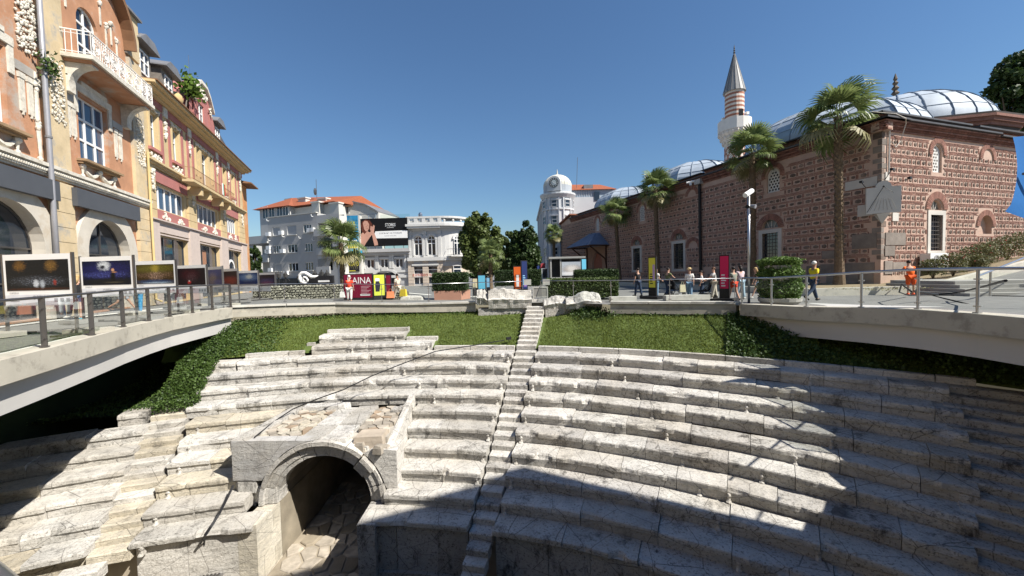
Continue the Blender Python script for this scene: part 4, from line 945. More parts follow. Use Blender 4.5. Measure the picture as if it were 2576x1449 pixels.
for (z, w, wd, o, h) in ((575, 215, 70, -8, 50), (705, 205, 75, -3, 85), (840, 245, 75, 0, 120), (905, 210, 80, -4, 95), (965, 208, 50, -7, 90), (1025, 255, 90, .0, 100)):
    u0, z1 = E3(z, w, o); u1 = E3(z + wd, w, o)[0]; z0 = E3(z, w + h, o)[1]
    FE.bx(u0, u1, z0 - 1.5, z1 - .25, o - 1, o).build('chimney', APTW, bE); FE.bx(u0 - .15, u1 + .15, z1 - .25, z1, o - 1.15, o + .15).build('chimney_cap', APTW, bE)
u, z = E3(895, 200, -5); MB().tube([FE(u, z - 1, -5), FE(u, z + 3.6, -5)], .05, 5).build('aerial', STEELD, bE); MB().lathe([(.0, 0), (.3, .1), (.45, .3)], 10, (0, 0)).v and None
q = FE(u - .4, z + 1.2, -5); MB().ball((q.x, q.y, q.z), .3, .3, .75, 8, 5).build('dish', STEELD, bE)
bG = thing('white_gable_house', 'white house with sloping dark edged gable above the black advert', 'building', (-24, 75, 0))
FG = Frame((-30, 74), (.98, -.2)); G3 = lambda z, w: FG.px(575 + z * .248, 447 + w * .248)
pp = [G3(1085, 420), G3(1520, 420), G3(1520, 352), G3(1385, 278), G3(1265, 252), G3(1262, 290), G3(1085, 305)]
mb = MB(); FG.prism(mb, pp, -8, 0); mb.build('wall', APTW, bG)
for p, q in ((2, 3), (3, 4)): mb = MB(); FG.prism(mb, [pp[p], (pp[p][0], pp[p][1] + .25), (pp[q][0], pp[q][1] + .25), pp[q]], -8.2, .3); mb.build('roof_edge', ZINC, bG)
u, z = G3(1165, 255); FG.bx(u - .3, u + 1.6, z - 2, z, -3, -1.5).build('chimney', APTW, bG); u, z = G3(1165, 330); window(FG, bG, u - .8, u + 1.2, z - .8, z + .8, 2, 1, .03, WFRAME, GLASS, False, .1); FG.bx(G3(1085, 300)[0] - .3, G3(1262, 290)[0], G3(1085, 305)[1], G3(1085, 305)[1] + .2, -5, .5).build('eave', BROWNE, bG)

# classical building with the balustrade and rounded corner
CLW = mat('white painted stucco', (.54, .535, .515), var=.05, scale=.8, bmp=.1)
CLG = mat('grey painted stucco', (.42, .415, .41), var=.06, bmp=.1)
CLB = mat('beige rusticated stone', (.52, .44, .36), var=.1, bmp=.2)
bK = thing('classical_building', 'white classical building with arched upper windows and a rounded corner', 'building', (-13, 62, 0))
FK = Frame((-16.6, 60.4), (1, -.02)); K3 = lambda z, w: FK.px(575 + z * .248, 447 + w * .248)
k0, kt = K3(1812, 402); k1 = K3(2145, 400)[0]; zc0 = K3(1812, 545)[1]; zc1 = K3(1812, 480)[1]; zf = K3(1812, 848)[1]; zf1 = K3(1812, 812)[1]
kw = k1 - k0
cols = [K3(1925, 700)[0], K3(2060, 700)[0]]; zs = K3(1925, 630)[1]; zb = K3(1925, 790)[1]; hw = .62
holes = [archpoly(c, hw, zb, zs, 10) for c in cols]; lz0, lz1 = K3(1930, 978)[1], K3(1930, 893)[1]; gz1 = K3(1930, 1010)[1]
for c in cols: holes += [rect(c - .85, c + .85, lz0, lz1), rect(c - .85, c + .85, .3, gz1)]
holed(rect(k0, k1, 0, zc1), holes, .25, FK).build('front_wall', CLW, bK)
FK.bx(k0, k1, 0, zc1, -9, -.26).build('body', CLW, bK)
crv = []; rad = 3.6                                              # rounded corner as nine narrow facets
cc = FK(k1, 0, -rad)
for k in range(10): a = pi / 2 - pi / 2 * k / 9; crv.append(((FK.d * cos(a) + FK.n * sin(a)) * rad + cc))
def curved(z0, z1, o, m, name):
    mb = MB(); A = [c + (c - cc).normalized() * o for c in crv]; n = len(A)
    vs = [(p.x, p.y, z0) for p in A] + [(cc.x, cc.y, z0)] + [(p.x, p.y, z1) for p in A] + [(cc.x, cc.y, z1)]
    mb.add(vs, [(i, i + 1, n + 2 + i, n + 1 + i)[::-1] for i in range(n - 1)] + [tuple(range(n + 1, 2 * n + 2))[::-1], tuple(range(n + 1))]); mb.build(name, m, bK)
curved(zf, zc1, 0, CLW, 'corner_wall'); curved(0, zf, -.2, CLB, 'corner_wall')
def allround(z0, z1, o, m, name): FK.bx(k0 - .1, k1, z0, z1, .002, o).build(name, m, bK); curved(z0, z1, o, m, name)
allround(zc0, zc0 + .35, .15, CLW, 'frieze'); allround(zc0 + .36, zc1 - .35, .55, CLW, 'cornice'); allround(zc1 - .34, zc1, .95, CLW, 'cornice'); allround(zf, zf1, .45, CLW, 'storey_band'); allround(zf - .9, zf - .01, .1, CLG, 'frieze')
mb = MB()
for k in range(16): FK.box(mb, k0 + kw * k / 16 + .12, k0 + kw * k / 16 + .42, zc1 - .62, zc1 - .345, .56, .85)
mb.build('dentil_row', CLW, bK)
# parapet balustrade
allround(zc1 + .002, zc1 + .3, .6, CLW, 'parapet_base'); allround(kt - .28, kt, .6, CLW, 'parapet_rail')
for k in range(5): FK.bx(k0 + kw * k / 4.2 - .05, k0 + kw * k / 4.2 + .5, zc1 + .302, kt - .282, .05, .58).build('parapet_pier', CLW, bK)
for k in range(26):
    u = k0 + .3 + kw * k / 26; p = FK(u, 0, .35); MB().lathe([(.07, zc1 + .3), (.13, zc1 + .55), (.06, kt - .5), (.09, kt - .28)], 8, (p.x, p.y)).build('baluster', CLW, bK)
for k in (1, 3, 5, 7, 9): p = crv[k]; d = (p - cc).normalized() * .35; MB().lathe([(.12, zc1 + .3), (.2, zc1 + .55), (.12, kt - .5), (.15, kt - .28)], 8, (p.x + d.x, p.y + d.y)).build('baluster', CLW, bK)
for c in cols:
    window(FK, bK, c - hw + .01, c + hw - .01, zb + .01, zs, 2, 1, -.15, WFRAME, GLASS, True, .12, 'window', [zb + .01, zs - .6, zs]); FK.ring(MB(), c, zs, hw, hw + .3, 0, pi, .003, .2, 12).build('arch_surround', CLW, bK)
    for s in (-1, 1): FK.bx(c + s * (hw + .15) - .14, c + s * (hw + .15) + .14, zb, zs, .003, .18).build('window_surround', CLW, bK)
    window(FK, bK, c - .84, c + .84, lz0 + .01, lz1 - .01, 1, 2, -.15, WFRAME, GLASS, False, .12); window(FK, bK, c - .84, c + .84, .32, gz1 - .01, 2, 1, -.15, WFRAME, GLASS, False, .1, 'shop_window'); FK.bx(c - 1.05, c + 1.05, lz1, lz1 + .25, .003, .25).build('lintel', CLW, bK)
for u in (k0 + .35, (cols[0] + cols[1]) / 2, k1 - .2):
    FK.bx(u - .26, u + .26, zf1, zc0 - .5, .004, .14).build('pilaster', CLW, bK); FK.bx(u - .34, u + .34, zc0 - .5, zc0 - .01, .004, .2).build('capital', CLW, bK)
    for k in range(9): FK.bx(u - .45, u + .45, .05 + .44 * k, .05 + .44 * k + .41, .004, .16).build('rusticated_block', CLB, bK)
FKC = Frame((crv[4].x - .0, crv[4].y), ((crv[5] - crv[3]).x, (crv[5] - crv[3]).y))
window(FKC, bK, -.55, .55, zb, zs, 2, 1, .1, WFRAME, GLASS, True, .12, 'window', [zb, zs - .6, zs]); FKC.ring(MB(), 0, zs, .56, .8, 0, pi, .02, .2, 10).build('arch_surround', CLW, bK)
window(FKC, bK, -.7, .7, lz0, lz1, 1, 2, -.05, WFRAME, GLASS, False, .12); window(FKC, bK, -.8, .8, .3, gz1, 2, 1, -.05, WFRAME, GLASS, False, .12, 'shop_window')
mb = MB(); FKC.box(mb, -1.7, 1.9, zf1 + .002, zf1 + .12, -1.5, 1.2)
mb.build('balcony_slab', CLW, bK); rl = MB()
for z in (.25, 1.15): rl.tube([FKC(-1.65, zf1 + z, -.2), FKC(-1.65, zf1 + z, 1.1), FKC(1.85, zf1 + z, 1.1), FKC(1.85, zf1 + z, -.5)], .03, 5)
for k in range(18): rl.tube([FKC(-1.65 + .206 * k, zf1 + .12, 1.1), FKC(-1.65 + .206 * k + (.1 if k % 2 else -.1), zf1 + .7, 1.13), FKC(-1.65 + .206 * k, zf1 + 1.15, 1.1)], .02, 4)
rl.build('balcony_railing', BLACK, bK)
text_mesh('lettering', 'ESPRESSO BAR', mat('red lettering', (.5, .08, .04), bmp=0), FK, (cols[0] + cols[1]) / 2 - .2, gz1 + .15, .38, bK, .2, 3.6)
u, z = K3(1895, 352); p = FK(u, z, -3); dish = MB(); dish.ball((p.x, p.y, p.z), .35, .2, .5, 8, 5); dish.tube([(p.x, p.y, kt - .3), (p.x, p.y, p.z)], .05, 5); dish.build('dish', STEEL, bK)

# building under the black advert
bH = thing('advert_building', 'grey and white pilastered building carrying a wide black advert on its roof', 'building', (-19, 62, 0))
FH = Frame((-22.6, 60.8), (1, -.03)); H3 = lambda z, w, o=0: FH.px(575 + z * .248, 447 + w * .248, o)
h0, ht = H3(1335, 730); h1 = H3(1828, 720)[0]; hz0, hz1 = H3(1440, 918)[1], H3(1440, 830)[1]; hc = [H3(z, 870)[0] for z in (1440, 1580, 1732)]
ac = H3(1592, 1040)[0]; az = H3(1592, 1050)[1]
holed(rect(h0, h1, 0, ht), [rect(c - .6, c + .6, hz0, hz1) for c in hc] + [archpoly(ac, 2.1, .1, az, 12, 1.6)], .25, FH).build('front_wall', CLG, bH); FH.bx(h0, h1, 0, ht, -9, -.26).build('body', CLG, bH)
for c in hc:
    window(FH, bH, c - .59, c + .59, hz0 + .01, hz1 - .01, 2, 1, -.12, WFRAME, GLASS, False, .14); FH.bx(c - .8, c + .8, hz1, hz1 + .5, .003, .15).build('lintel', CLW, bH)
    for s in (-1, 1):
        FH.bx(c + s * 1.0 - .16, c + s * 1.0 + .16, hz0 - .1, hz1 + 1.0, .003, .2).build('pilaster', CLW, bH); FH.bx(c + s * 1.0 - .24, c + s * 1.0 + .24, hz1 + 1.0, hz1 + 1.35, .003, .28).build('capital', CLW, bH)
FH.bx(h0, h1, hz0 - .75, hz0 - .11, .002, .12).build('band', CLW, bH); FH.bx(h0 - .1, h1 + .1, hz0 - 1.6, hz0 - 1.2, .002, .2).build('band', CLW, bH)
moulding(FH, h0 - .1, h1 + .1, [(ht - 1.3, ht - .9, .15), (ht - .9, ht - .5, .45), (ht - .5, ht, .8)], CLG, bH); FH.ring(MB(), ac, az, 2.1, 2.5, 0, pi, .003, .2, 12, .8).build('arch_surround', CLW, bH); FH.bx(ac - .5, ac + .5, az + 1.6, az + 2.2, .003, .3).build('keystone', CLW, bH)
window(FH, bH, ac - 2.05, ac + 2.05, .1, az - .5, 4, 1, -.2, STEELD, GLASS, False, .1, 'shop_window'); mb = MB(); FH.prism(mb, archpoly(ac, 2.1, az - .45, az, 12, 1.6), -.24, -.2); mb.build('fanlight', GLASS, bH)
for z, w in ((1340, 372), (1420, 380), (1490, 368)): u, zz = H3(z, w, -4); MB().tube([FH(u, ht, -4), FH(u, zz, -4)], .05, 5).build('roof_rail_post', STEEL, bH)
MB().tube([FH(H3(1320, 370, -4)[0], H3(1320, 372, -4)[1], -4), FH(H3(1510, 365, -4)[0], H3(1510, 368, -4)[1], -4)], .05, 5).build('roof_rail', STEEL, bH)
FH.bx(H3(1540, 400, -3)[0], H3(1835, 400, -3)[0], ht, H3(1700, 370, -3)[1], -3.1, -3).build('glass_rail', RAILG, bH)
# the black advert: frame and flat print
bb = thing('billboard', 'wide black advert with a red haired woman and a white band', 'billboard', FH(h0, ht, .9))
b0, bz1 = H3(1325, 418, .9); b1 = H3(1810, 404, .9)[0]; bz0 = H3(1330, 700, .9)[1]; bw, bh = b1 - b0, bz1 - bz0
FH.bx(b0, b1, bz0, bz1, .75, .9).build('board', mat('advert black', (.006, .006, .007), rough=.5, bmp=0), bb)
PX = lambda u, v, o=.92: FH(b0 + u * bw, bz0 + v * bh, o)
def flat(poly, m, o, name): return MB().add([PX(u, v, o) for u, v in poly], [tuple(range(len(poly)))]).build(name, m, bb)
flat([(.27, .285), (.999, .27), (.999, .545), (.33, .535)], WHITE, .905, 'white_band')
SKINP = mat('printed skin', (.50, .27, .20), var=.15, scale=.6, bmp=0); HAIRP = mat('printed hair', (.11, .03, .018), var=.3, scale=1.5, bmp=0); SKIND = mat('printed skin shade', (.30, .13, .09), var=.1, bmp=0)
flat([(.015, .03), (.08, .0), (.13, .14), (.2, .3), (.22, .5), (.16, .55), (.07, .52), (.0, .40), (.0, .03)], SKINP, .908, 'shoulder_print')
flat([(.05, .55), (.03, .75), (.06, .9), (.13, .97), (.22, .93), (.27, .8), (.27, .62), (.24, .5), (.2, .62), (.1, .45)], HAIRP, .910, 'hair_print')
flat([(.085, .72), (.075, .85), (.11, .93), (.17, .91), (.205, .8), (.2, .66), (.165, .54), (.125, .55), (.095, .63)], SKINP, .913, 'face_print')
flat([(.3, .02), (.375, .04), (.37, .14), (.335, .33), (.30, .52), (.32, .72), (.30, .78), (.27, .70), (.235, .74), (.22, .62), (.25, .48), (.27, .28)], SKINP, .916, 'arm_print')
flat([(.0, .0), (.05, .0), (.13, .18), (.26, .42), (.29, .55), (.27, .6), (.21, .5), (.07, .2), (.0, .14)], SKINP, .919, 'arm_print')
for e in ([(.10, .785), (.125, .80), (.122, .775)], [(.155, .77), (.185, .775), (.178, .75)], [(.145, .645), (.175, .655), (.17, .63), (.15, .625)], [(.14, .75), (.15, .70), (.135, .69)]): flat(e, SKIND, .917, 'face_detail_print')
LETBK = mat('lettering grey', (.12, .12, .13), bmp=0)
FT = lambda u, z, o: FH(u, z, o)
text_mesh('lettering', 'STORKS', LETW, FT, b0 + bw * .645, bz0 + bh * .70, bh * .115, bb, .91, bw * .215)
text_mesh('lettering', 'DIAMONDS', LETW, FT, b0 + bw * .645, bz0 + bh * .645, bh * .03, bb, .91, bw * .14)
text_mesh('lettering', 'БЛЯСЪКЪТ НА ПЛОВДИВ', LETBK, FT, b0 + bw * .645, bz0 + bh * .42, bh * .065, bb, .91, bw * .47); text_mesh('lettering', 'PLOVDIV PLAZA MALL', LETBK, FT, b0 + bw * .645, bz0 + bh * .345, bh * .032, bb, .91, bw * .25)
for k in range(5): MB().tube([PX(.1 + .2 * k, 0, .8), PX(.1 + .2 * k, -.12, .6)], .06, 5).build('support', STEEL, bb)
# tall banner: blue prize advert above a black cinema advert
bn = thing('tall_banner', 'tall blue prize banner above a black cinema sign behind the palm', 'banner', FH(h0 - 1, 0, 1.2))
c0, cz1 = H3(1110, 388, 1.2); c1 = H3(1308, 375, 1.2)[0]; cm = H3(1150, 760, 1.2)[1]; cz0 = H3(1160, 955, 1.2)[1]; c1b = H3(1325, 900, 1.2)[0]
FH.bx(c0, c1 + .25, 0.1, cz1, .2, 1.1).build('wall', APTW, bn)
FH.bx(c0, c1, cm, cz1, 1.11, 1.2).build('blue_sheet', mat('banner blue', (.02, .19, .36), var=.5, scale=1.2, grime=(.25, .42, .40), gs=.8, bmp=0), bn); FH.bx(c0, c1b, cz0, cm - .02, 1.11, 1.2).build('black_sheet', BLACK, bn)
cw = c1 - c0
text_mesh('lettering', '80 000', LETY, FT, c0 + cw * .48, cz1 - 2.2, 1.25, bn, 1.22, cw * .76); text_mesh('lettering', 'НАГРАДИ', LETW, FT, c0 + cw * .5, cz1 - 3.4, .8, bn, 1.22, cw * .6); text_mesh('lettering', 'CINELAND', LETY, FT, (c0 + c1b) / 2 + .4, cm - 2.1, .72, bn, 1.22, (c1b - c0) * .7)
for k in range(3): FH.bx(c0 + .8, c1b - .6, cm - 2.9 - .45 * k, cm - 2.78 - .45 * k, 1.202, 1.21).build('print_line', LETW if k else LETY, bn)
for k, cl_ in enumerate(((.7, .75, .7), (.75, .6, .08), (.05, .4, .6))): FH.bx(c0 + .6 + .5 * k, c0 + 2.8 + .4 * k, cz1 - 4.2 - .8 * k, cz1 - 3.75 - .8 * k, 1.202, 1.21).build('print_patch', mat('banner patch %s' % 'abc'[k], cl_, bmp=0), bn)

# clock tower building
bT = thing('clock_tower_building', 'white corner building with a domed round clock tower', 'building', (8, 68, 0))
TM = mat('white tower plaster', (.49, .505, .515), var=.05, scale=.6, bmp=.1); TDOME = mat('ribbed pale dome', (.50, .49, .43), var=.15, scale=3, bmp=.3)
TY = 66.0; tc = atY(1405, 600, TY + 2.7); tr = 2.62; tx, ty = tc.x, tc.y
zz = lambda y, Y=TY: atY(1405, y, Y).z
zb1, zb2, zd, ztop_ = zz(492), zz(462), zz(433), zz(415)
MB().lathe([(tr, 0), (tr, zz(527)), (tr + .18, zz(526)), (tr + .18, zz(522)), (tr, zz(521)), (tr, zz(496)), (tr + .15, zz(495)), (tr + .5, zz(487)), (tr + .5, zz(483)), (tr + .1, zz(482)), (tr, zz(480))], 28, (tx, ty)).build('tower_wall', TM, bT)
MB().lathe([(tr - .15, zz(481)), (tr - .12, zz(462))], 28, (tx, ty)).build('drum', mat('grey sheet metal', (.34, .37, .40), var=.1, bmp=.05), bT)
R = tr - .1; dm = MB(); nr_ = 28
zc = zz(462); hh = zz(430) - zc
for k in range(nr_):
    a0, a1, am = 2 * pi * k / nr_, 2 * pi * (k + 1) / nr_, 2 * pi * (k + .5) / nr_; pts = [];
    for j in range(8):
        e = pi / 2 * j / 7; pts.append((R * cos(e), zc + hh * sin(e)))
    for (r0, z0), (r1, z1) in zip(pts[:-1], pts[1:]):
        P_ = lambda r, a, z, q=1.: (tx + r * q * cos(a), ty + r * q * sin(a), z)
        dm.add([P_(r0, a0, z0), P_(r0, am, z0, .955), P_(r1, am, z1, .955), P_(r1, a0, z1)], [(0, 1, 2, 3)]); dm.add([P_(r0, am, z0, .955), P_(r0, a1, z0), P_(r1, a1, z1), P_(r1, am, z1, .955)], [(0, 1, 2, 3)])
dm.build('dome', TDOME, bT); MB().lathe([(.35, zz(431)), (.15, zz(428)), (.12, zz(424)), (.02, zz(415))], 8, (tx, ty)).build('finial', TDOME, bT)
cdir = Vector((-.33, -.94, 0)).normalized(); FC = Frame((tx + cdir.x * (tr + .05), ty + cdir.y * (tr + .05)), (-cdir.y, cdir.x))
ck = zz(459); mb = MB(); FC.prism(mb, archpoly(0, 1.15, zz(479), ck, 12), -.9, .12); mb.build('clock_housing', TM, bT)
def disc(fr, c, z, r, o0, o1, n=24): mb = MB(); fr.prism(mb, [(c + r * cos(2 * pi * k / n), z + r * sin(2 * pi * k / n)) for k in range(n)], o0, o1); return mb
cf = disc(FC, 0, ck, .82, .1, .2).build('clock_face', mat('clock face', (.035, .05, .055), rough=.4, bmp=0), bT); disc(FC, 0, ck, .46, .2, .215).build('dial_centre', mat('clock centre', (.45, .5, .5), bmp=0), cf)
for k in range(12): a = pi / 6 * k; FC.bx(.64 * sin(a) - .035, .64 * sin(a) + .035, ck + .64 * cos(a) - .09, ck + .64 * cos(a) + .09, .2, .22).build('hour_mark', WHITE, cf)
for a, L, w in ((2 * pi * 10.37 / 12, .38, .06), (2 * pi * 22 / 60, .62, .045)):
    mb = MB(); p = [(-w, 0), (w, 0), (w * .4, L), (-w * .4, L)]; FC.prism(mb, [(x * cos(a) + y * sin(a), ck - x * sin(a) + y * cos(a)) for x, y in p], .221, .235); mb.build('clock_hand', WHITE, cf)
for az in (-70, -20, 30, 75):
    d = Vector((sin(radians(az)), -cos(radians(az)), 0)); F_ = Frame((tx + d.x * tr, ty + d.y * tr), (-d.y, d.x))
    for y0, y1 in ((519, 502), (560, 542), (600, 580), (640, 622)): window(F_, bT, -.45, .45, zz(y0), zz(y1), 1, 2, .06, TM, GLASS, False, .1); F_.bx(-.6, .6, zz(y1), zz(y1) + .2, -.1, .16).build('lintel', TM, bT)
    for s in (-.75, .75): F_.bx(s - .1, s + .1, zz(690), zz(496), -.15, .08).build('pilaster', TM, bT)
FT2 = Frame((tx - tr * .95, ty), (.17, -.98)); e0 = atY(1357, 600, 90)
MB().hexa([(tx - tr + .1, ty, 0), (tx + tr, ty, 0), (tx + tr + 3, ty + 26, 0), (e0.x, 92, 0), (tx - tr + .1, ty, zz(497)), (tx + tr, ty, zz(497)), (tx + tr + 3, ty + 26, zz(497)), (e0.x, 92, zz(497))]).build('street_wing', TM, bT)
Fs = Frame((e0.x, 92), (tx - tr + .1 - e0.x, ty - 92)); Ls = hypot(tx - tr + .1 - e0.x, ty - 92)
for k in range(7):
    for z in (3.5, 7.2, 10.9, 13.6): u = 1.5 + k * (Ls - 3) / 7; window(Fs, bT, u, u + 1.1, z, z + 2, 2, 1, .05, TM, GLASS, False, .12)
    Fs.bx(.2 + k * (Ls - 3) / 7, .7 + k * (Ls - 3) / 7, .2, zz(500), .01, .25).build('pilaster', TM, bT)
Fs.bx(0, Ls - .3, zz(503), zz(497), .012, .5).build('cornice', TM, bT)
rr = atY(1520, 520, 72); r0 = tx + tr - .4
MB().box(r0, rr.x + 4, 69, 82, 0, zz(500, 70)).build('side_wing', TM, bT); MB().box(r0 + .1, rr.x + 1, 69.2, 80, zz(500, 70), zz(482, 70)).build('mansard', mat('blue grey sheet roof', (.30, .36, .42), var=.1, bmp=.1), bT)
MB().hexa([(r0, 68.8, zz(482, 70)), (rr.x + 1.5, 68.8, zz(482, 70)), (rr.x + 1.5, 82, zz(482, 70)), (r0, 82, zz(482, 70)), (r0, 73, zz(462, 72)), (rr.x - .5, 73, zz(464, 72)), (rr.x - .5, 78, zz(464, 72)), (r0, 78, zz(462, 72))]).build('tile_roof', TILE, bT)
for k in range(9): u = r0 + .4 + k * .42; MB().box(u, u + .05, 69.1, 69.2, zz(498, 70), zz(483, 70)).build('seam', TM, bT)
MB().box(r0 + 2.6, r0 + 4.2, 69.5, 72, zz(480, 70), zz(468, 70)).build('dormer', ZINC, bT)
MB().box(r0 + 4.3, r0 + 5.2, 68.9, 69.4, zz(510, 70), zz(488, 70)).build('window', GLASS, bT)
an = atY(1450, 468, 70); tag(MB().tube([(an.x, 70, zz(480, 70)), (an.x + .3, 70, atY(1453, 396, 70).z)], .04, 5).build('antenna_mast', STEELD), 'thin leaning aerial mast on the roof beside the clock dome', 'aerial')
for x, col in ((1356, (.02, .04, .16)), (1366, (.35, .05, .06))):
    p = atY(x, 676, 60); f = thing('wall_flag', 'small %s flag hanging at the foot of the clock tower building' % ('blue' if x < 1360 else 'red and white'), 'flag', p); MB().hexa([(p.x - .5, 60, p.z - 1), (p.x + .2, 60.2, p.z - 1.2), (p.x + .2, 60.24, p.z - 1.2), (p.x - .5, 60.04, p.z - 1), (p.x - .3, 60, p.z + .8), (p.x + .4, 60.2, p.z + .9), (p.x + .4, 60.24, p.z + .9), (p.x - .3, 60.04, p.z + .8)]).build('cloth', mat('flag %d' % x, col, bmp=0), f); MB().tube([(p.x + .2, 60.1, p.z + .9), (p.x + 1.4, 60.3, p.z - .3)], .03, 5).build('pole', STEEL, f)
pc = atY(1372, 690, 58); th = thing('low_annexe', 'low white annexe wall at the foot of the clock tower building', 'building', pc)
MB().box(pc.x - .6, pc.x + 3, 58, 66, 0, atY(1372, 675, 58).z).build('wall', TM, th)
for k in range(3): MB().box(pc.x - .4 + k * 1.1, pc.x + .3 + k * 1.1, 57.97, 58.02, .8, 2.2).build('window', GLASS, th)
# low dark house seen between the left facade and the apartments
hz = thing('distant_house', 'distant pale house with flat roof left of the apartment block', 'building', (-52, 78, 0))
MB().box(-56, -48.5, 74, 84, 0, 8.5).build('wall', APTS, hz); MB().box(-56.3, -48.2, 73.6, 84.3, 8.5, 8.8).build('roof', ZINC, hz)
for k in range(3): MB().box(-54.6 + 2 * k, -53.6 + 2 * k, 73.95, 74.02, 4.6, 6.2).build('window', GLASS, hz)

# ================================================================ the mosque
MMORT = mat('pinkish mortar', (.44, .315, .25), var=.14, scale=1.5, grime=(.36, .25, .2), gs=.4, gamt=.5, bmp=.5, bs=30)
MBRICK = mat('mosque brick', (.29, .145, .11), var=.3, scale=5, bmp=.4, bs=40, objrand=.35)
MBRICKS = mat('mosque brick many', (.29, .145, .11), var=.3, scale=5, bmp=.4, bs=40, island=.45)
MSTONE = mat('brown andesite', (.21, .16, .13), var=.35, scale=5, bmp=.6, bs=25, objrand=.5)
MSTONES = mat('brown andesite many', (.21, .16, .13), var=.35, scale=5, bmp=.6, bs=25, island=.55)
MGREY = mat('grey base block', (.25, .215, .185), var=.25, scale=2, bmp=.5, objrand=.3)
MFRAME = mat('pale window stone', (.50, .475, .43), var=.12, bmp=.15)
LEAD = mat('lead sheet', (.34, .39, .445), rough=.62, var=.2, scale=.8, grime=(.26, .30, .35), gs=.7, bmp=.12, spec=.5)
LEADD = mat('dark lead edge', (.07, .07, .075), rough=.6, var=.25, bmp=.1)
LEADR = mat('lead seam', (.20, .235, .28), rough=.5, var=.1, bmp=0)
ROOFW = mat('dark roof boarding', (.055, .045, .04), var=.25, bmp=.1)
c0 = Vector((22.19, 23.24, 0)); D1 = Vector((-.303, .953, 0)); D2 = Vector((.953, .303, 0))
FLW = Frame((c0.x, c0.y), (-D1.x, -D1.y)); FSW = Frame((c0.x, c0.y), (D2.x, D2.y))
FL = lambda L, z, o=0: FLW(-L, z, o)
mq = thing('mosque', 'old brick and stone mosque with lead domes and barred windows', 'mosque', (*((c0 + D1 * 20 + D2 * 8).xy), 0))
WT = 9.5
def lo(a, b): return rect(-b, -a, 0, 0)
lowL = [(6.14, 8.0), (16.0, 17.95), (23.0, 24.9)]; upL = [(6.33, 7.35), (22.4, 23.4), (32.45, 33.35)]
hL = [rect(-b + .28, -a - .28, 1.66, 4.24) for a, b in lowL] + [archpoly(-(a + b) / 2, .62, 4.62, 4.75, 10) for a, b in lowL] + [archpoly(-(a + b) / 2, (b - a) / 2, 7.3, 8.6, 10) for a, b in upL]
hL += [[(-34.4, .2), (-31.7, .2), (-31.7, 3.0), (-32.2, 3.9), (-33.05, 4.5), (-33.9, 3.9), (-34.4, 3.0)]]
holed([(.0, 0), (0, WT), (-41, WT), (-41, 10.6), (-46, 9.4), (-46, 0)][::1], hL, .3, FLW).build('long_wall', MMORT, mq)
hS = [rect(4.68, 5.92, 2.4, 4.66), archpoly(5.28, .6, 4.98, 5.02, 10), archpoly(5.33, .47, 7.35, 8.62, 10), archpoly(10.75, .75, 3.5, 4.0, 10)]
holed(rect(0, 16.5, 0, WT), hS, .3, FSW).build('front_wall', MMORT, mq)
MB().hexa([FL(.02, 0, -.31), FL(45.9, 0, -.31), FL(45.9, 0, -16.2), FL(.35, 0, -16.2), FL(.02, WT, -.31), FL(45.9, WT, -.31), FL(45.9, WT, -16.2), FL(.35, WT, -16.2)][::-1][4:] + [FL(.02, 0, -.31), FL(45.9, 0, -.31), FL(45.9, 0, -16.2), FL(.35, 0, -16.2)][::-1] if False else
          [FL(45.9, 0, -.31), FL(.35, 0, -.31), FL(.35, 0, -16.2), FL(45.9, 0, -16.2), FL(45.9, WT, -.31), FL(.35, WT, -.31), FL(.35, WT, -16.2), FL(45.9, WT, -16.2)]).build('body', MMORT, mq)
# openings that the masonry has to leave free: (frame key, s centre, z centre, half width, z0, z1, ring)
KEEP = {'L': [], 'S': []}
def lattice(fr, c, hw, z0, zs, o=-.12):
    hs = []; p = .255 * hw / .5; r = p * .36; row = 0; z = z0 + .2
    while z < zs + hw - .12:
        n = 4 if row % 2 == 0 else 3
        for k in range(n):
            u = c + (k - (n - 1) / 2) * p * .93
            if abs(u - c) + r > hw - .05: continue
            if z > zs and hypot(u - c, z - zs) + r > hw - .04: continue
            hs.append([(u + r * cos(pi / 3 * q + pi / 6), z + r * sin(pi / 3 * q + pi / 6)) for q in range(6)])
        z += p * .82; row += 1
    f = lambda s, z, q=0: fr(s, z, o + q)
    w = holed(archpoly(c, hw - .005, z0 + .005, zs, 10), hs, .06, f).build('lattice_window', mat('white lattice', (.60, .59, .56), var=.05, bmp=0), mq)
    mb = MB(); fr.prism(mb, archpoly(c, hw - .01, z0 + .01, zs, 10), o - .12, o - .1); mb.build('pane', DARKV, w)
def brick_ring(fr, c, zs, r0, r1, o=.05, a0=0, a1=pi, legs=0):
    L = (r0 + r1) / 2 * (a1 - a0); n = int(L / .105)
    for k in range(n):
        t0 = a0 + (a1 - a0) * (k + .1) / n; t1 = a0 + (a1 - a0) * (k + .9) / n; mb = MB()
        fr.prism(mb, [(c + r0 * cos(t0), zs + r0 * sin(t0)), (c + r1 * cos(t0), zs + r1 * sin(t0)), (c + r1 * cos(t1), zs + r1 * sin(t1)), (c + r0 * cos(t1), zs + r0 * sin(t1))], .0, o)
        mb.build('arch_brick', MBRICK, mq)
    FRm = MB(); fr.ring(FRm, c, zs, r0 - .01, r1 + .01, a0, a1, .001, o - .02, 14); FRm.build('arch_bed', MMORT, mq)
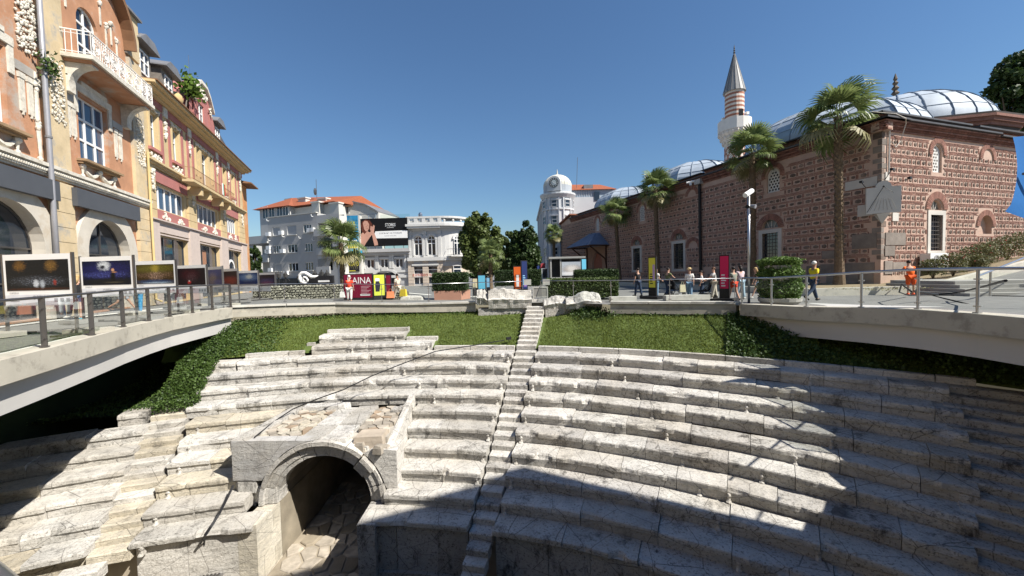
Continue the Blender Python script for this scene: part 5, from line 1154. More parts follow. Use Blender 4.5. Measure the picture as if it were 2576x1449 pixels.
def barred(fr, a, b, z0, z1):
    """stone framed window with an iron grille, a brick arch and a small fanlight"""
    c = (a + b) / 2; mb = MB(); w = .28
    for u0, u1, q0, q1 in ((a, a + w, z0, z1), (b - w, b, z0, z1), (a + w, b - w, z1 - w, z1), (a + w, b - w, z0, z0 + w * .8)): fr.box(mb, u0, u1, q0, q1, -.25, .05)
    f = mb.build('stone_window_frame', MFRAME, mq)
    MB().quad(fr(a + w, z0 + .2, -.24), fr(b - w, z0 + .2, -.24), fr(b - w, z1 - w, -.24), fr(a + w, z1 - w, -.24)).build('pane', GLASS, f)
    g = MB(); n = 5
    for k in range(1, n): u = a + w + (b - a - 2 * w) * k / n; g.tube([fr(u, z0 + .2, -.08), fr(u, z1 - w, -.08)], .016, 5)
    z = z0 + .45
    while z < z1 - w: g.tube([fr(a + w, z, -.08), fr(b - w, z, -.08)], .016, 5); z += .27
    g.build('grille', mat('rusty iron', (.10, .085, .075), rough=.6, bmp=0), f)
    z = z1 + .1; mb = MB(); fr.prism(mb, archpoly(c, .6, z1 + .05, z + .1, 10), -.22, -.2); fa = mb.build('fanlight', mat('fanlight glass', (.16, .18, .17), rough=.3, bmp=0), mq)
    mb = MB()
    for q in (-.35, 0, .35): mb.tube([fr(c + q * .4, z1 + .05, -.17), fr(c + q * 1.2, z + .55, -.17)], .035, 5)
    mb.build('glazing_bar', MFRAME, fa); brick_ring(fr, c, z1 + .08, .68, 1.12, .07)
for a, b in lowL: barred(FLW, -b, -a, 1.4, 4.5); KEEP['L'] += [(-b - .05, -a + .05, 1.3, 4.6, 0), (-(a + b) / 2, 4.55, 1.18)]
barred(FSW, 4.4, 6.2, 2.15, 4.94); KEEP['S'] += [(4.35, 6.25, 2.05, 5.0, 0), (5.3, 5.0, 1.18)]
for a, b in upL:
    c, hw = -(a + b) / 2, (b - a) / 2; lattice(FLW, c, hw, 7.3, 8.6); brick_ring(FLW, c, 8.6, hw + .1, hw + .42, .06, -.25, pi + .25); KEEP['L'] += [(c - hw - .05, c + hw + .05, 7.2, 8.7, 0), (c, 8.6, hw + .46)]
lattice(FSW, 5.33, .47, 7.35, 8.62); brick_ring(FSW, 5.33, 8.62, .57, .9, .07, -.25, pi + .25); KEEP['S'] += [(4.8, 5.86, 7.25, 8.7, 0), (5.33, 8.62, .95)]
mb = MB(); FSW.prism(mb, archpoly(10.75, .76, 3.49, 4.0, 10), -.29, -.28); mb.build('blind_back', MMORT, mq); brick_ring(FSW, 10.75, 4.0, .76, 1.12, .07); KEEP['S'] += [(9.9, 11.6, 3.4, 4.1, 0), (10.75, 4.0, 1.16)]
brick_ring(FSW, 10.8, 8.6, .62, .95, .07, -.1, pi + .1); KEEP['S'] += [(10.8, 8.6, 1.0)]
brick_ring(FLW, -15.0, 3.7, .62, .98, .07); KEEP['L'] += [(-15., 3.7, 1.02)]; brick_ring(FLW, -15.1, 8.7, .55, .85, .07); KEEP['L'] += [(-15.1, 8.7, .9)]
KEEP['L'] += [(-35.9, -30.7, .2, 5.6, 0), (-41.3, -40.7, 9.4, 11, 0)]
def free(key, u, z, hw, hh):
    for k in KEEP[key]:
        if len(k) == 5:
            if u + hw > k[0] and u - hw < k[1] and z + hh > k[2] and z - hh < k[3]: return False
        elif z > k[1] - .1 and hypot(max(0, abs(u - k[0]) - hw), max(0, abs(z - k[1]) - hh)) < k[2]: return False
    return True
rm = random.Random(11); STN = []; BRK = []
def masonry(key, fr, s0, s1, z0, z1, cw, grow=1.0):
    z = z0
    while z + .3 < z1:
        hs = rm.uniform(.25, .30); u = s0 + rm.uniform(0, .1)
        while u < s1 - .2:
            w = cw * rm.uniform(.72, 1.3) * (1.25 if rm.random() < .12 else 1)
            if u + w > s1: break
            uc, zc = u + w / 2, z + hs / 2
            if free(key, uc, zc, w / 2, hs / 2): STN.append((key, fr, uc, zc, w * .5 - .035, hs / 2 - rm.uniform(.0, .055)))
            nb = 2 if rm.random() < .35 else 1
            for q in range(nb):
                ub = u + w + .02 + q * .07
                if ub < s1 - .05 and free(key, ub, zc, .02, hs / 2): BRK.append((key, fr, ub, zc, .021, hs / 2 - .008))
            u += w + .045 + nb * .07
        z += hs + .03
        for q in range(3 if rm.random() < .75 else 2):
            u = s0 + rm.uniform(0, .15); zz_ = z + .022
            while u < s1 - .1:
                w = rm.uniform(.2, .36); uc = u + w / 2
                if u + w <= s1 and free(key, uc, zz_, w / 2, .02): BRK.append((key, fr, uc, zz_ + rm.uniform(-.006, .006), w / 2, .019))
                u += w + rm.uniform(.02, .04)
            z += .075
        z += .012
masonry('S', FSW, .55, 16.4, .9, WT - .12, .30); masonry('L', FLW, -20, -.5, 1.75, WT - .12, .40); masonry('L', FLW, -45.9, -20.0, .75, WT - .12, .36); masonry('L', FLW, -20, -13.5, .9, 1.7, .36)
eye = Vector((0, 0, CAMZ))
def prio(t):
    p = t[1](t[2], t[3]); return (p - eye).length / max(.05, t[4])
def stone_var(seed):
    r = random.Random(seed); n = 8; pts = [((.97 + r.uniform(-.12, .03)) * cos(2 * pi * k / n) * 1.08, (.97 + r.uniform(-.12, .03)) * sin(2 * pi * k / n) * 1.08) for k in range(n)]
    pts = [(max(-1, min(1, x)), max(-1, min(1, y))) for x, y in pts]; vs = [(x, y, 0) for x, y in pts] + [(x * .93, y * .93, .6) for x, y in pts] + [(x * .62, y * .62, 1 + r.uniform(-.1, .1)) for x, y in pts]
    return vs, [(i, (i + 1) % n, n + (i + 1) % n, n + i) for i in range(n)] + [(n + i, n + (i + 1) % n, 2 * n + (i + 1) % n, 2 * n + i) for i in range(n)] + [tuple(range(2 * n, 3 * n))]
SV = [stone_var(k) for k in range(9)]
BV = ([(-1, -1, 0), (1, -1, 0), (1, 1, 0), (-1, 1, 0), (-1, -1, 1), (1, -1, 1), (1, 1, 1), (-1, 1, 1)], [(4, 5, 6, 7), (0, 1, 5, 4), (1, 2, 6, 5), (2, 3, 7, 6), (3, 0, 4, 7)])
def scatter(lst, variants, name, many, m1, m2, depth):
    lst = sorted(lst, key=prio); big = MB(); mes = []
    for vs, fs in variants:
        me = bpy.data.meshes.new(name); me.from_pydata(vs, [], fs); me.materials.append(m1); mes.append(me)
    for k, (key, fr, u, z, hw, hh) in enumerate(lst):
        q = rm.randrange(len(variants)); d = depth * rm.uniform(.6, 1.3); o = fr(u, z, .001)
        if k < 300:
            M = Matrix(((fr.d.x * hw, 0, fr.n.x * d, o.x), (fr.d.y * hw, 0, fr.n.y * d, o.y), (0, hh, 0, o.z), (0, 0, 0, 1)))
            link_copy(mes[q], name, mq, Matrix.Translation(-mq.location) @ M)
        else:
            vs, fs = variants[q]; big.add([fr(u + x * hw, z + y * hh, .001 + w * d) for x, y, w in vs], fs)
    tag(big.build(many, m2, mq), kind='stuff')
scatter(STN, SV, 'stone', 'stones', MSTONE, MSTONES, .035); scatter(BRK, [BV], 'brick', 'bricks', MBRICK, MBRICKS, .022)
# quoins and base blocks
z = 1.9; k = 0
while z < WT - .3:
    h = rm.uniform(.22, .4); a, b = (.45, .22) if k % 2 else (.2, .42)
    MB().hexa([FL(a, z, .02), FSW(0, z, 0) + FLW.n * .02 + FSW.n * .02, FSW(b, z, .02), FSW(b, z, -.2), FL(a, z + h, .02), FSW(0, z + h, 0) + FLW.n * .02 + FSW.n * .02, FSW(b, z + h, .02), FSW(b, z + h, -.2)]).build('quoin', MGREY if k % 3 else MSTONE, mq); z += h + .05; k += 1
for L0, L1, z0, z1 in ((.35, 1.1, .35, 1.05), (1.15, 3.0, .35, .98), (.3, 2.1, 1.1, 1.72), (2.15, 3.4, 1.05, 1.7), (3.45, 4.8, .3, .9), (3.45, 4.3, 1.0, 1.6), (4.9, 6.3, .3, .85), (8.2, 9.6, .3, 1.0), (9.7, 11.2, .3, .9), (11.3, 13.2, .3, 1.1), (4.5, 5.9, 1.0, 1.35), (8.3, 9.9, 1.1, 1.6), (10.2, 12.4, 1.1, 1.55), (2.4, 3.3, 2.05, 2.6), (.2, 1.5, 2.6, 3.5)):
    mb = MB(); FLW.box(mb, -L1, -L0, z0, z1, .001, .05); mb.build('base_block', MGREY, mq)
for s0, s1, z0, z1 in ((.35, 2.2, 2.75, 3.5), (.3, 1.0, 1.0, 1.8), (1.05, 2.4, 1.2, 1.7), (.3, 1.2, 2.1, 2.7)): FSW.bx(s0, s1, z0, z1, .001, .055).build('base_block', MGREY, mq)
for L0, L1, z0, z1 in ((.2, 1.9, 6.35, 6.9), (.4, 1.2, 4.6, 5.3)): FLW.bx(-L1, -L0, z0, z1, .001, .06).build('pale_block', MFRAME, mq)
for s0, s1, z0, z1 in ((.25, .6, 6.6, 7.1), (.9, 1.5, 5.5, 6.3), (.95, 1.5, 4.2, 4.7)): FSW.bx(s0, s1, z0, z1, .001, .06).build('pale_block', MFRAME, mq)
# cornices: sawtooth brick courses stepping out below a lead edge
def cornice(fr, u0, u1, z0, n, o0=0., m=MBRICKS):
    for k in range(n):
        mb = MB(); z = z0 + k * .115; o = o0 + .07 * k; u = u0
        while u < u1:
            if k % 2: mb.add([fr(u, z, o), fr(u + .13, z, o), fr(u + .065, z, o + .12), fr(u, z + .09, o), fr(u + .13, z + .09, o), fr(u + .065, z + .09, o + .12)], [(0, 2, 1), (3, 4, 5), (0, 1, 4, 3), (1, 2, 5, 4), (2, 0, 3, 5)])
            else: fr.box(mb, u, u + .24, z, z + .085, o - .3, o + .08)
            u += .13 if k % 2 else .26
        tag(mb.build('cornice_bricks', m, mq), kind='stuff')
    fr.bx(u0, u1, z0 - .02, z0 + n * .115, o0 - .4, o0 + .01).build('cornice_bed', MMORT, mq)
cornice(FLW, -41, .3, WT + .02, 5); cornice(FSW, -.3, 16.4, WT + .02, 5)
FLW.bx(-41.2, .55, 10.1, 10.2, -1.6, .5).build('lead_edge', LEADD, mq); FSW.bx(-.5, 11.3, 10.1, 10.2, -1.6, .5).build('lead_edge', LEADD, mq); FSW.bx(11.35, 16.6, 9.98, 10.08, -1.6, .5).build('lead_edge', LEADD, mq)
# upper tier: low drums of the bays, then cloister vaults covered in lead
def vault_dome(cL, cS, aL, aS, z0, h, n=8, seg=3, skirt=.5, name='lead_dome', ribs=3, smooth=False):
    ctr = c0 + D1 * cL + D2 * cS; N = n * seg; rings = 9; vs = []
    def P(k, e):
        t = 2 * pi * (k / seg if smooth else k / seg) / n; r = 1.0
        if not smooth:
            f = (k % seg) / seg; base = 2 * pi * (k // seg) / n; half = pi / n; r = cos(half) / cos((f * 2 - 1) * half); t = base + f * 2 * half - half
        rr_ = cos(e) * r; return ctr + D1 * (aL * rr_ * cos(t)) + D2 * (aS * rr_ * sin(t)) + Vector((0, 0, z0 + h * sin(e)))
    for j in range(rings): vs += [P(k, pi / 2 * j / rings * .985) for k in range(N)]
    vs.append(ctr + Vector((0, 0, z0 + h)))
    fs = [(j * N + k, j * N + (k + 1) % N, (j + 1) * N + (k + 1) % N, (j + 1) * N + k) for j in range(rings - 1) for k in range(N)] + [((rings - 1) * N + k, (rings - 1) * N + (k + 1) % N, rings * N) for k in range(N)]
    sc_ = Vector((0, 0, 0)); b = MB().add([v for v in vs], [f[::-1] for f in fs]); d = b.build(name, LEAD, mq, smooth=smooth)
    mb = MB()
    for k in range(0, N, max(1, seg // ribs)): mb.tube([P(k, pi / 2 * j / 10) + Vector((0, 0, .03)) for j in range(10)], .045, 5)
    for e in (.32, .7): mb.tube([P(k, e) + Vector((0, 0, .02)) for k in range(N + 1)], .02, 4)
    mb.build('lead_seam', LEADR, d); return ctr
for a, b in ((.9, 14.4), (14.8, 27.4), (27.8, 40.2)):
    hgt = 10.95 if a < 5 else 10.75
    FLW.bx(-b, -a, 10.2, hgt - .28, -9.5, -.9).build('roof_tier', ROOFW, mq); cornice(FLW, -b, -a, hgt - .28, 2, -.9); FLW.bx(-b - .2, -a + .2, hgt - .04, hgt + .05, -9.5, -.55).build('lead_edge', LEADD, mq)
cornice(FSW, .7, 9.6, 10.35, 4, -.85); FSW.bx(.6, 9.8, 10.82, 10.92, -1.5, -.3).build('lead_edge', LEADD, mq); FSW.bx(.8, 9.6, 10.2, 10.36, -3, -.9).build('roof_tier', ROOFW, mq)
cornice(FSW, 9.9, 16.4, 10.15, 4, -.5); FSW.bx(9.8, 16.6, 10.62, 10.72, -1.5, .05).build('lead_edge', LEADD, mq)
vault_dome(7.0, 5.4, 6.4, 4.9, 10.95, 3.15, 8, 3); vault_dome(20.6, 5.6, 5.6, 4.8, 10.8, 2.8, 8, 3); vault_dome(33.6, 5.6, 5.6, 4.8, 10.8, 2.8, 8, 3)
ctr = c0 + D1 * 7.6 + D2 * 15.6
mb = MB(); mb.lathe([(6.9, 10.2), (6.9, 12.0), (7.3, 12.2), (7.3, 12.35), (6.2, 12.6)], 12, (ctr.x, ctr.y)); mb.build('drum', ROOFW, mq)
mb = MB(); mb.lathe([(7.02, 11.5), (7.02, 11.75), (7.2, 11.76), (7.2, 12.0), (7.35, 12.01), (7.35, 12.2)], 12, (ctr.x, ctr.y)); mb.build('drum_bricks', MBRICK, mq)
vault_dome(7.6, 15.6, 6.0, 6.0, 12.45, 3.8, 24, 1, name='great_dome', ribs=1, smooth=True)
MB().lathe([(.34, 16.2), (.14, 16.4), (.12, 16.65), (.3, 16.85), (.12, 17.1), (.27, 17.3), (.1, 17.55), (.22, 17.75), (.08, 17.95), (.16, 18.1), (.02, 18.6)], 8, (ctr.x, ctr.y)).build('finial', mat('old copper', (.10, .08, .06), metal=.5, rough=.5, bmp=0), mq)
for cL in (20.6, 34.): vault_dome(cL, 15.6, 6.0, 6.0, 11.6, 3.9, 24, 1, name='great_dome', ribs=1, smooth=True)
mb = MB(); mb.hexa([FL(46.3, 9.35, .4), FL(40.8, 10.72, .4), FL(40.8, 10.72, -12), FL(46.3, 9.35, -12), FL(46.3, 9.55, .4), FL(40.8, 10.92, .4), FL(40.8, 10.92, -12), FL(46.3, 9.55, -12)]); mb.build('porch_roof', mat('brick red eave', (.26, .11, .07), bmp=.3), mq)
# minaret
mx, my = 26.0, 45.0; mn = thing('minaret', 'slender minaret with red and white bands and a grey cone roof', 'minaret', (mx, my, 0))
MWH = mat('minaret plaster', (.62, .55, .48), var=.1, grime=(.5, .4, .33), gs=1, bmp=.2); MRED = mat('minaret brick', (.34, .15, .10), var=.15, bmp=.2)
MB().lathe([(1.02, 0), (1.0, 15.4)], 20, (mx, my)).build('lower_shaft', MWH, mn)
mb = MB()
for s in (-1, 1):
    for k in range(10): mb.tube([(mx + 1.0 * cos(2 * pi * k / 10 + s * a * .35), my + 1.0 * sin(2 * pi * k / 10 + s * a * .35), 10.2 + a * .65) for a in range(9)], .07, 5)
mb.build('diamond_brickwork', MRED, mn)
MB().lathe([(1.0, 15.4), (1.1, 15.7), (1.15, 16.0), (1.35, 16.3), (1.4, 16.6), (1.62, 16.9), (1.66, 17.2)], 24, (mx, my)).build('gallery_corbel', MWH, mn)
mb = MB()
for r_, z, n in ((1.2, 15.95, 16), (1.42, 16.45, 18), (1.62, 16.95, 20)):
    for k in range(n): a = 2 * pi * k / n; mb.ball((mx + r_ * cos(a), my + r_ * sin(a), z), .14, .14, .22, 6, 4)
mb.build('muqarnas', MWH, mn)
MB().lathe([(1.72, 17.2), (1.72, 18.4), (1.62, 18.42), (1.6, 17.25)], 16, (mx, my)).build('gallery_parapet', mat('white minaret stone', (.66, .62, .57), var=.08, bmp=.1), mn)
z = 17.6
for k in range(17):
    MB().lathe([(.99, z), (.99, z + .235)], 20, (mx, my)).build('band', MRED if k % 2 else MWH, mn); z += .236
MB().lathe([(1.02, 21.6), (1.05, 21.72)], 20, (mx, my)).build('band', MWH, mn)
q = Vector((mx, my, 0)) + Vector((-.35, -.94, 0)) * .97; MB().box(q.x + .3, q.x + .75, q.y - .1, q.y + .3, 18.0, 19.4).build('gallery_door', DARKV, mn)
mb = MB(); n = 16; CONE = mat('grey lead cone', (.24, .24, .235), rough=.5, var=.15, bmp=.1)
mb.lathe([(1.17, 21.6), (1.0, 22.3), (.1, 25.9)], n, (mx, my)); mb.build('cone_roof', CONE, mn); mb = MB()
for k in range(n): a = 2 * pi * k / n; mb.tube([(mx + 1.17 * cos(a), my + 1.17 * sin(a), 21.62), (mx + 1.0 * cos(a), my + 1.0 * sin(a), 22.3), (mx + .1 * cos(a), my + .1 * sin(a), 25.9)], .025, 4)
mb.build('roof_seam', LEADD, mn)
MB().lathe([(.12, 25.85), (.06, 26.0), (.13, 26.12), (.05, 26.25), (.11, 26.36), (.04, 26.5), (.08, 26.58), (.01, 27.0)], 8, (mx, my)).build('finial', LEADD, mn)
for a in (2.2, 5.8): MB().lathe([(.12, 0), (.2, .4)], 8).v and MB().box(mx + 1.25 * cos(a) - .15, mx + 1.25 * cos(a) + .15, my + 1.25 * sin(a) - .15, my + 1.25 * sin(a) + .15, 18.9, 19.2).build('loudspeaker', WHITE, mn)
# porch canopy over the door, door, sundial, downpipes, lamps
cp = thing('door_canopy', 'blue grey hipped canopy on wooden struts over the mosque door', 'canopy', FL(33.2, 5.3, 1.2)); RB = mat('blue grey canopy sheet', (.17, .21, .28), rough=.5, var=.1, bmp=.05); WOODD = mat('dark brown timber', (.085, .045, .028), var=.2, bmp=.2)
mb = MB(); e = [FL(36.6, 5.15, .002), FL(29.9, 5.15, .002), FL(29.9, 5.15, 3.0), FL(36.6, 5.15, 3.0)]; r_ = [FL(34.2, 7.0, .002), FL(32.4, 7.0, .002), FL(32.4, 6.9, .6), FL(34.2, 6.9, .6)]
mb.add(e + r_, [(0, 3, 7, 4), (3, 2, 6, 7), (2, 1, 5, 6), (4, 7, 6, 5), (0, 1, 2, 3), (0, 4, 5, 1)]); mb.build('roof', RB, cp)
mb = MB(); [mb.tube([a, b], .06, 5) for a, b in ((e[3], r_[3]), (e[2], r_[2]), (r_[2], r_[3]))]; [mb.tube([FL(36.6 - k * .84, 5.17, 3.0), FL(34.2 - k * .225, 6.92, .6)], .03, 4) for k in range(1, 8)]; [mb.tube([FL(36.6 - .3 * k, 5.17 + .2 * k, 3.0 - .28 * k), FL(36.6 - .3 * k, 5.2 + .2 * k, .0)], .025, 4) for k in range(1, 7)]; mb.build('roof_seam', mat('canopy seam', (.22, .26, .33), bmp=0), cp)
mb = MB(); [mb.tube([p, q], .09, 5) for p, q in ((e[3] - Vector((0, 0, .1)), e[2] - Vector((0, 0, .1))), (e[3] - Vector((0, 0, .1)), e[0] - Vector((0, 0, .1))), (e[2] - Vector((0, 0, .1)), e[1] - Vector((0, 0, .1))))]; mb.build('edge_beam', WOODD, cp)
for L in (35.9, 30.6): MB().tube([FL(L, 2.4, .1), FL(L, 3.3, .25), FL(L, 5.0, 2.5)], [.10, .11, .09], 6).build('strut', WOODD, cp); MB().tube([FL(L, 1.4, .08), FL(L, 5.1, .08)], .1, 6).build('wall_post', WOODD, cp)
PORT = mat('portal plaster', (.33, .20, .14), var=.12, bmp=.1)
mb = MB(); FLW.box(mb, -34.4, -31.7, .2, 4.6, -.29, -.26); mb.build('door_niche', mat('portal red', (.30, .12, .08), var=.15, bmp=.1), mq)
holed(rect(-35.7, -30.9, .2, 5.05), [[(-34.4, .21), (-31.7, .21), (-31.7, 3.0), (-32.2, 3.9), (-33.05, 4.5), (-33.9, 3.9), (-34.4, 3.0)]], .05, lambda s, z, o=0: FLW(s, z, o + .05)).build('portal_frame', PORT, mq)
FLW.bx(-33.7, -32.4, .2, 1.9, -.259, -.2).build('door', WOODD, mq)
sd = c0 + Vector((-.46, -.89, 0)) * .28; FSD = Frame((sd.x, sd.y), (.89, -.46)); sn = thing('sundial', 'pale stone sundial slab set across the mosque corner', 'sundial', FSD(0, 4.6, 0)); SDM = mat('sundial stone', (.47, .465, .43), var=.08, bmp=.1)
mb = MB(); FSD.prism(mb, [(-.78, 4.62), (.78, 4.62), (.78, 6.15), (.36, 6.15)] + [(.36 * cos(pi * k / 8), 6.15 + .36 * sin(pi * k / 8)) for k in range(1, 8)] + [(-.36, 6.15), (-.78, 6.15)], -.1, .05); mb.build('slab', SDM, sn)
MB().add([FSD(-.3, 4.6, .04), FSD(.3, 4.6, .04), FSD(.3, 4.6, -.5), FSD(-.3, 4.6, -.5), FSD(0, 4.0, -.15)], [(0, 1, 4), (1, 2, 4), (2, 3, 4), (3, 0, 4), (3, 2, 1, 0)]).build('bracket', SDM, sn)
MB().tube([FSD(0, 6.18, .05), FSD(.35, 5.75, .3)], .012, 5).build('gnomon', BLACK, sn); MB().tube([FSD(0, 6.18, .06), FSD(-.75, 4.7, .06)], .012, 4).build('hour_line', BLACK, sn); MB().ball(FSD(0, 6.18, .06), .05, .05, .05, 8, 5).build('gnomon_foot', BLACK, sn)
for k in range(7): MB().tube([FSD(-.62 + .2 * k, 4.78, .055), FSD(-.3 + .1 * k, 5.5, .055)], .006, 4).build('hour_line', mat('engraved line', (.25, .24, .22), bmp=0), sn)
for a, b in (((-.75, 6.2), (-1.1, 6.5)), ((.1, 6.6), (.25, 7.05)), ((.5, 6.3), (1.0, 6.45))):
    fl = thing('flood_light', 'small black flood light on an arm %s the sundial' % {-.75: 'left of', .1: 'above', .5: 'right of'}[a[0]], 'lamp', FSD(*a, 0)); MB().tube([FSD(*a, -.1), FSD(*b, .35)], .02, 5).build('arm', BLACK, fl); p = FSD(*b, .4); MB().box(p.x - .12, p.x + .12, p.y - .07, p.y + .07, p.z - .05, p.z + .07, .5).build('head', BLACK, fl)
dp = thing('rain_pipe', 'black rain pipe with a pale hopper halfway along the shaded mosque wall', 'pipe', FL(13.95, 1, .15)); MB().tube([FL(13.95, 9.5, .2), FL(13.95, 2, .15), FL(13.95, .5, .15)], .13, 8).build('pipe', BLACK, dp); FLW.bx(-14.3, -13.6, 9.5, 9.95, .05, .5).build('hopper', mat('pale hopper', (.42, .4, .37), bmp=0), dp)
cm = thing('wall_camera', 'white security camera on the mosque rain hopper', 'camera', FL(14.4, 9.6, .6)); MB().tube([FL(14.2, 9.9, .3), FL(14.7, 9.75, 1.0)], .1, 8).build('housing', WHITE, cm); MB().tube([FL(14.5, 9.5, .7), FL(14.5, 9.9, .7)], .12, 8).build('dome', WHITE, cm)
sp = thing('pale_pipe', 'pale pipe running down the sunlit mosque wall beside the corner', 'pipe', FSW(.5, 7, .1)); MB().tube([FSW(.52, 9.6, .08), FSW(.5, 7.0, .08)], .05, 6).build('pipe', MFRAME, sp)
cbm = MB().tube([FSW(-.4, 10.7, -.3), FSW(.2, 10.3, .55), FSW(1.0, 10.1, .6), FSW(1.4, 9.9, .4), FSW(1.5, 9.0, .1), FSW(1.1, 8.6, .08), FSW(.8, 8.9, .08)], .025, 5); tag(cbm.build('loose_cable', mat('pale cable', (.5, .47, .42), bmp=0)), 'loose pale cable looping over the mosque eave at the corner', 'cable')
ac = thing('wall_unit', 'white air conditioning unit behind the rose bushes at the mosque wall', 'air conditioner', FSW(4.3, 1.3, .5)); FSW.bx(3.4, 5.2, 1.35, 2.2, .15, .65).build('case', WHITE, ac); disc(FSW, 4.0, 1.77, .33, .651, .67).build('fan', mat('grey grille', (.3, .3, .3), bmp=0), ac)

# ================================================================ trees and palms
TRUNK = mat('tree bark', (.10, .075, .05), var=.35, scale=6, bmp=.6)
LEAF1 = leafmat('plane tree leaves', (.035, .058, .014), (.13, .165, .045), .28); LEAF2 = leafmat('dark tree leaves', (.014, .030, .008), (.05, .085, .02), .2)
HEDGE = leafmat('hedge leaves', (.025, .048, .01), (.085, .12, .03), .2); HEDGED = leafmat('dark hedge leaves', (.012, .028, .008), (.04, .07, .018), .15)
def leaf_cloud(mb, clumps, n, size, rg, shell=.55):
    tot = sum(c[3] * c[4] * c[5] for c in clumps) ** .0 and sum((c[3] * c[4] * c[5]) ** .67 for c in clumps)
    for (x, y, z, rx, ry, rz) in clumps:
        for k in range(int(n * (rx * ry * rz) ** .67 / tot)):
            d = Vector((rg.gauss(0, 1), rg.gauss(0, 1), rg.gauss(0, 1))).normalized(); q = shell + (1 - shell) * rg.random() ** .6; q *= rg.uniform(.9, 1.08)
            leafq(mb, Vector((x + d.x * rx * q, y + d.y * ry * q, z + d.z * rz * q)), size, rg, .5)
def tree(name, label, px, pz, trunk_h, clumps, n, size, m, group=None, seed=1, big=None):
    rg = random.Random(seed); t = thing(name, label, 'tree', (px[0], px[1], pz), group=group); x, y = px; mb = MB()
    if trunk_h:
        zc = min(c[2] for c in clumps); r = .035 * trunk_h + .12
        mb.tube([(x, y, pz - .2), (x + .1, y, pz + trunk_h * .5), (x, y + .1, pz + trunk_h)], [r * 1.25, r, r * .8], 8)
        for c in clumps[:7]: mb.tube([(x, y, pz + trunk_h * .85), ((x + c[0]) / 2, (y + c[1]) / 2, (pz + trunk_h + c[2]) / 2 - .3), (c[0], c[1], c[2])], [r * .55, r * .35, .05], 6)
        mb.build('trunk', TRUNK, t)
    cm_ = MB(); small = []
    for (cx, cy, cz, rx, ry, rz) in clumps:
        k = max(10, int(rx * rz * 5))
        for q in range(k):
            d = Vector((rg.gauss(0, 1), rg.gauss(0, 1), rg.gauss(0, 1))).normalized(); s = rg.uniform(.2, .36) * min(1, 2.6 / max(rx, rz)) ** .4; f = rg.random() ** .35 * .92
            small.append((cx + d.x * rx * f, cy + d.y * ry * f, cz + d.z * rz * f, rx * s * 1.1, ry * s * 1.1, rz * s))
    leaf_cloud(cm_, small, n, size, rg, .35); tag(cm_.build('crown', m, t), kind='stuff' if False else None); return t
def pxclump(x, y, w, h, Y): p = atY(x, y, Y); s = Y / FPX; return (p.x, Y, p.z, w * s / 2, w * s / 2, h * s / 2)
Y = 50
tree('broad_tree', 'large round green tree beside the classical white building', (atY(1205, 700, Y).x, Y), 0, 4.0, [pxclump(1210, 620, 104, 165, Y), pxclump(1205, 578, 70, 80, Y), pxclump(1178, 610, 42, 90, Y), pxclump(1232, 610, 60, 90, Y), pxclump(1195, 650, 70, 70, Y), pxclump(1245, 650, 50, 70, Y), pxclump(1215, 548, 40, 25, Y)], 34000, .34, LEAF1, 'trees behind the square', 3)
Y = 58
tree('dark_tree', 'dark tree in front of the clock tower, its crown in two lobes', (atY(1325, 700, Y).x, Y), 0, 4.5, [pxclump(1322, 640, 78, 120, Y), pxclump(1325, 590, 46, 66, Y), pxclump(1340, 610, 34, 80, Y), pxclump(1300, 615, 40, 70, Y), pxclump(1325, 650, 70, 70, Y), pxclump(1290, 660, 50, 60, Y)], 22000, .36, LEAF2, 'trees behind the square', 4)
Y = 60
tree('middle_tree', 'lower green tree filling the gap between the two large trees', (atY(1275, 700, Y).x, Y), 0, 3.5, [pxclump(1272, 610, 40, 60, Y), pxclump(1262, 645, 40, 70, Y), pxclump(1282, 660, 40, 70, Y)], 9000, .36, LEAF1, 'trees behind the square', 5)
Y = 85
tree('shadow_tree', 'very dark foliage low behind the orange and blue signs', (atY(1300, 680, Y).x, Y), 0, 2.0, [pxclump(1250, 670, 60, 60, Y), pxclump(1300, 665, 80, 70, Y), pxclump(1345, 665, 50, 80, Y), pxclump(1205, 680, 60, 50, Y)], 9000, .6, LEAF2, 'trees behind the square', 6)
Y = 52
tree('tall_tree', 'dark tree rising behind the great dome at the right edge', (atY(2560, 500, Y).x, Y), 0, 12, [pxclump(2545, 200, 90, 90, Y), pxclump(2590, 180, 110, 120, Y), pxclump(2520, 235, 70, 60, Y), pxclump(2600, 260, 130, 130, Y), pxclump(2550, 280, 80, 60, Y)], 16000, .5, LEAF2, None, 7)
Y = 60
tree('street_tree', 'dark tree in the gap between the orange house and the apartments', (atY(640, 690, Y).x, Y), 0, 3, [pxclump(641, 640, 20, 60, Y), pxclump(650, 670, 26, 50, Y), pxclump(630, 670, 20, 50, Y)], 5000, .36, LEAF2, None, 8)

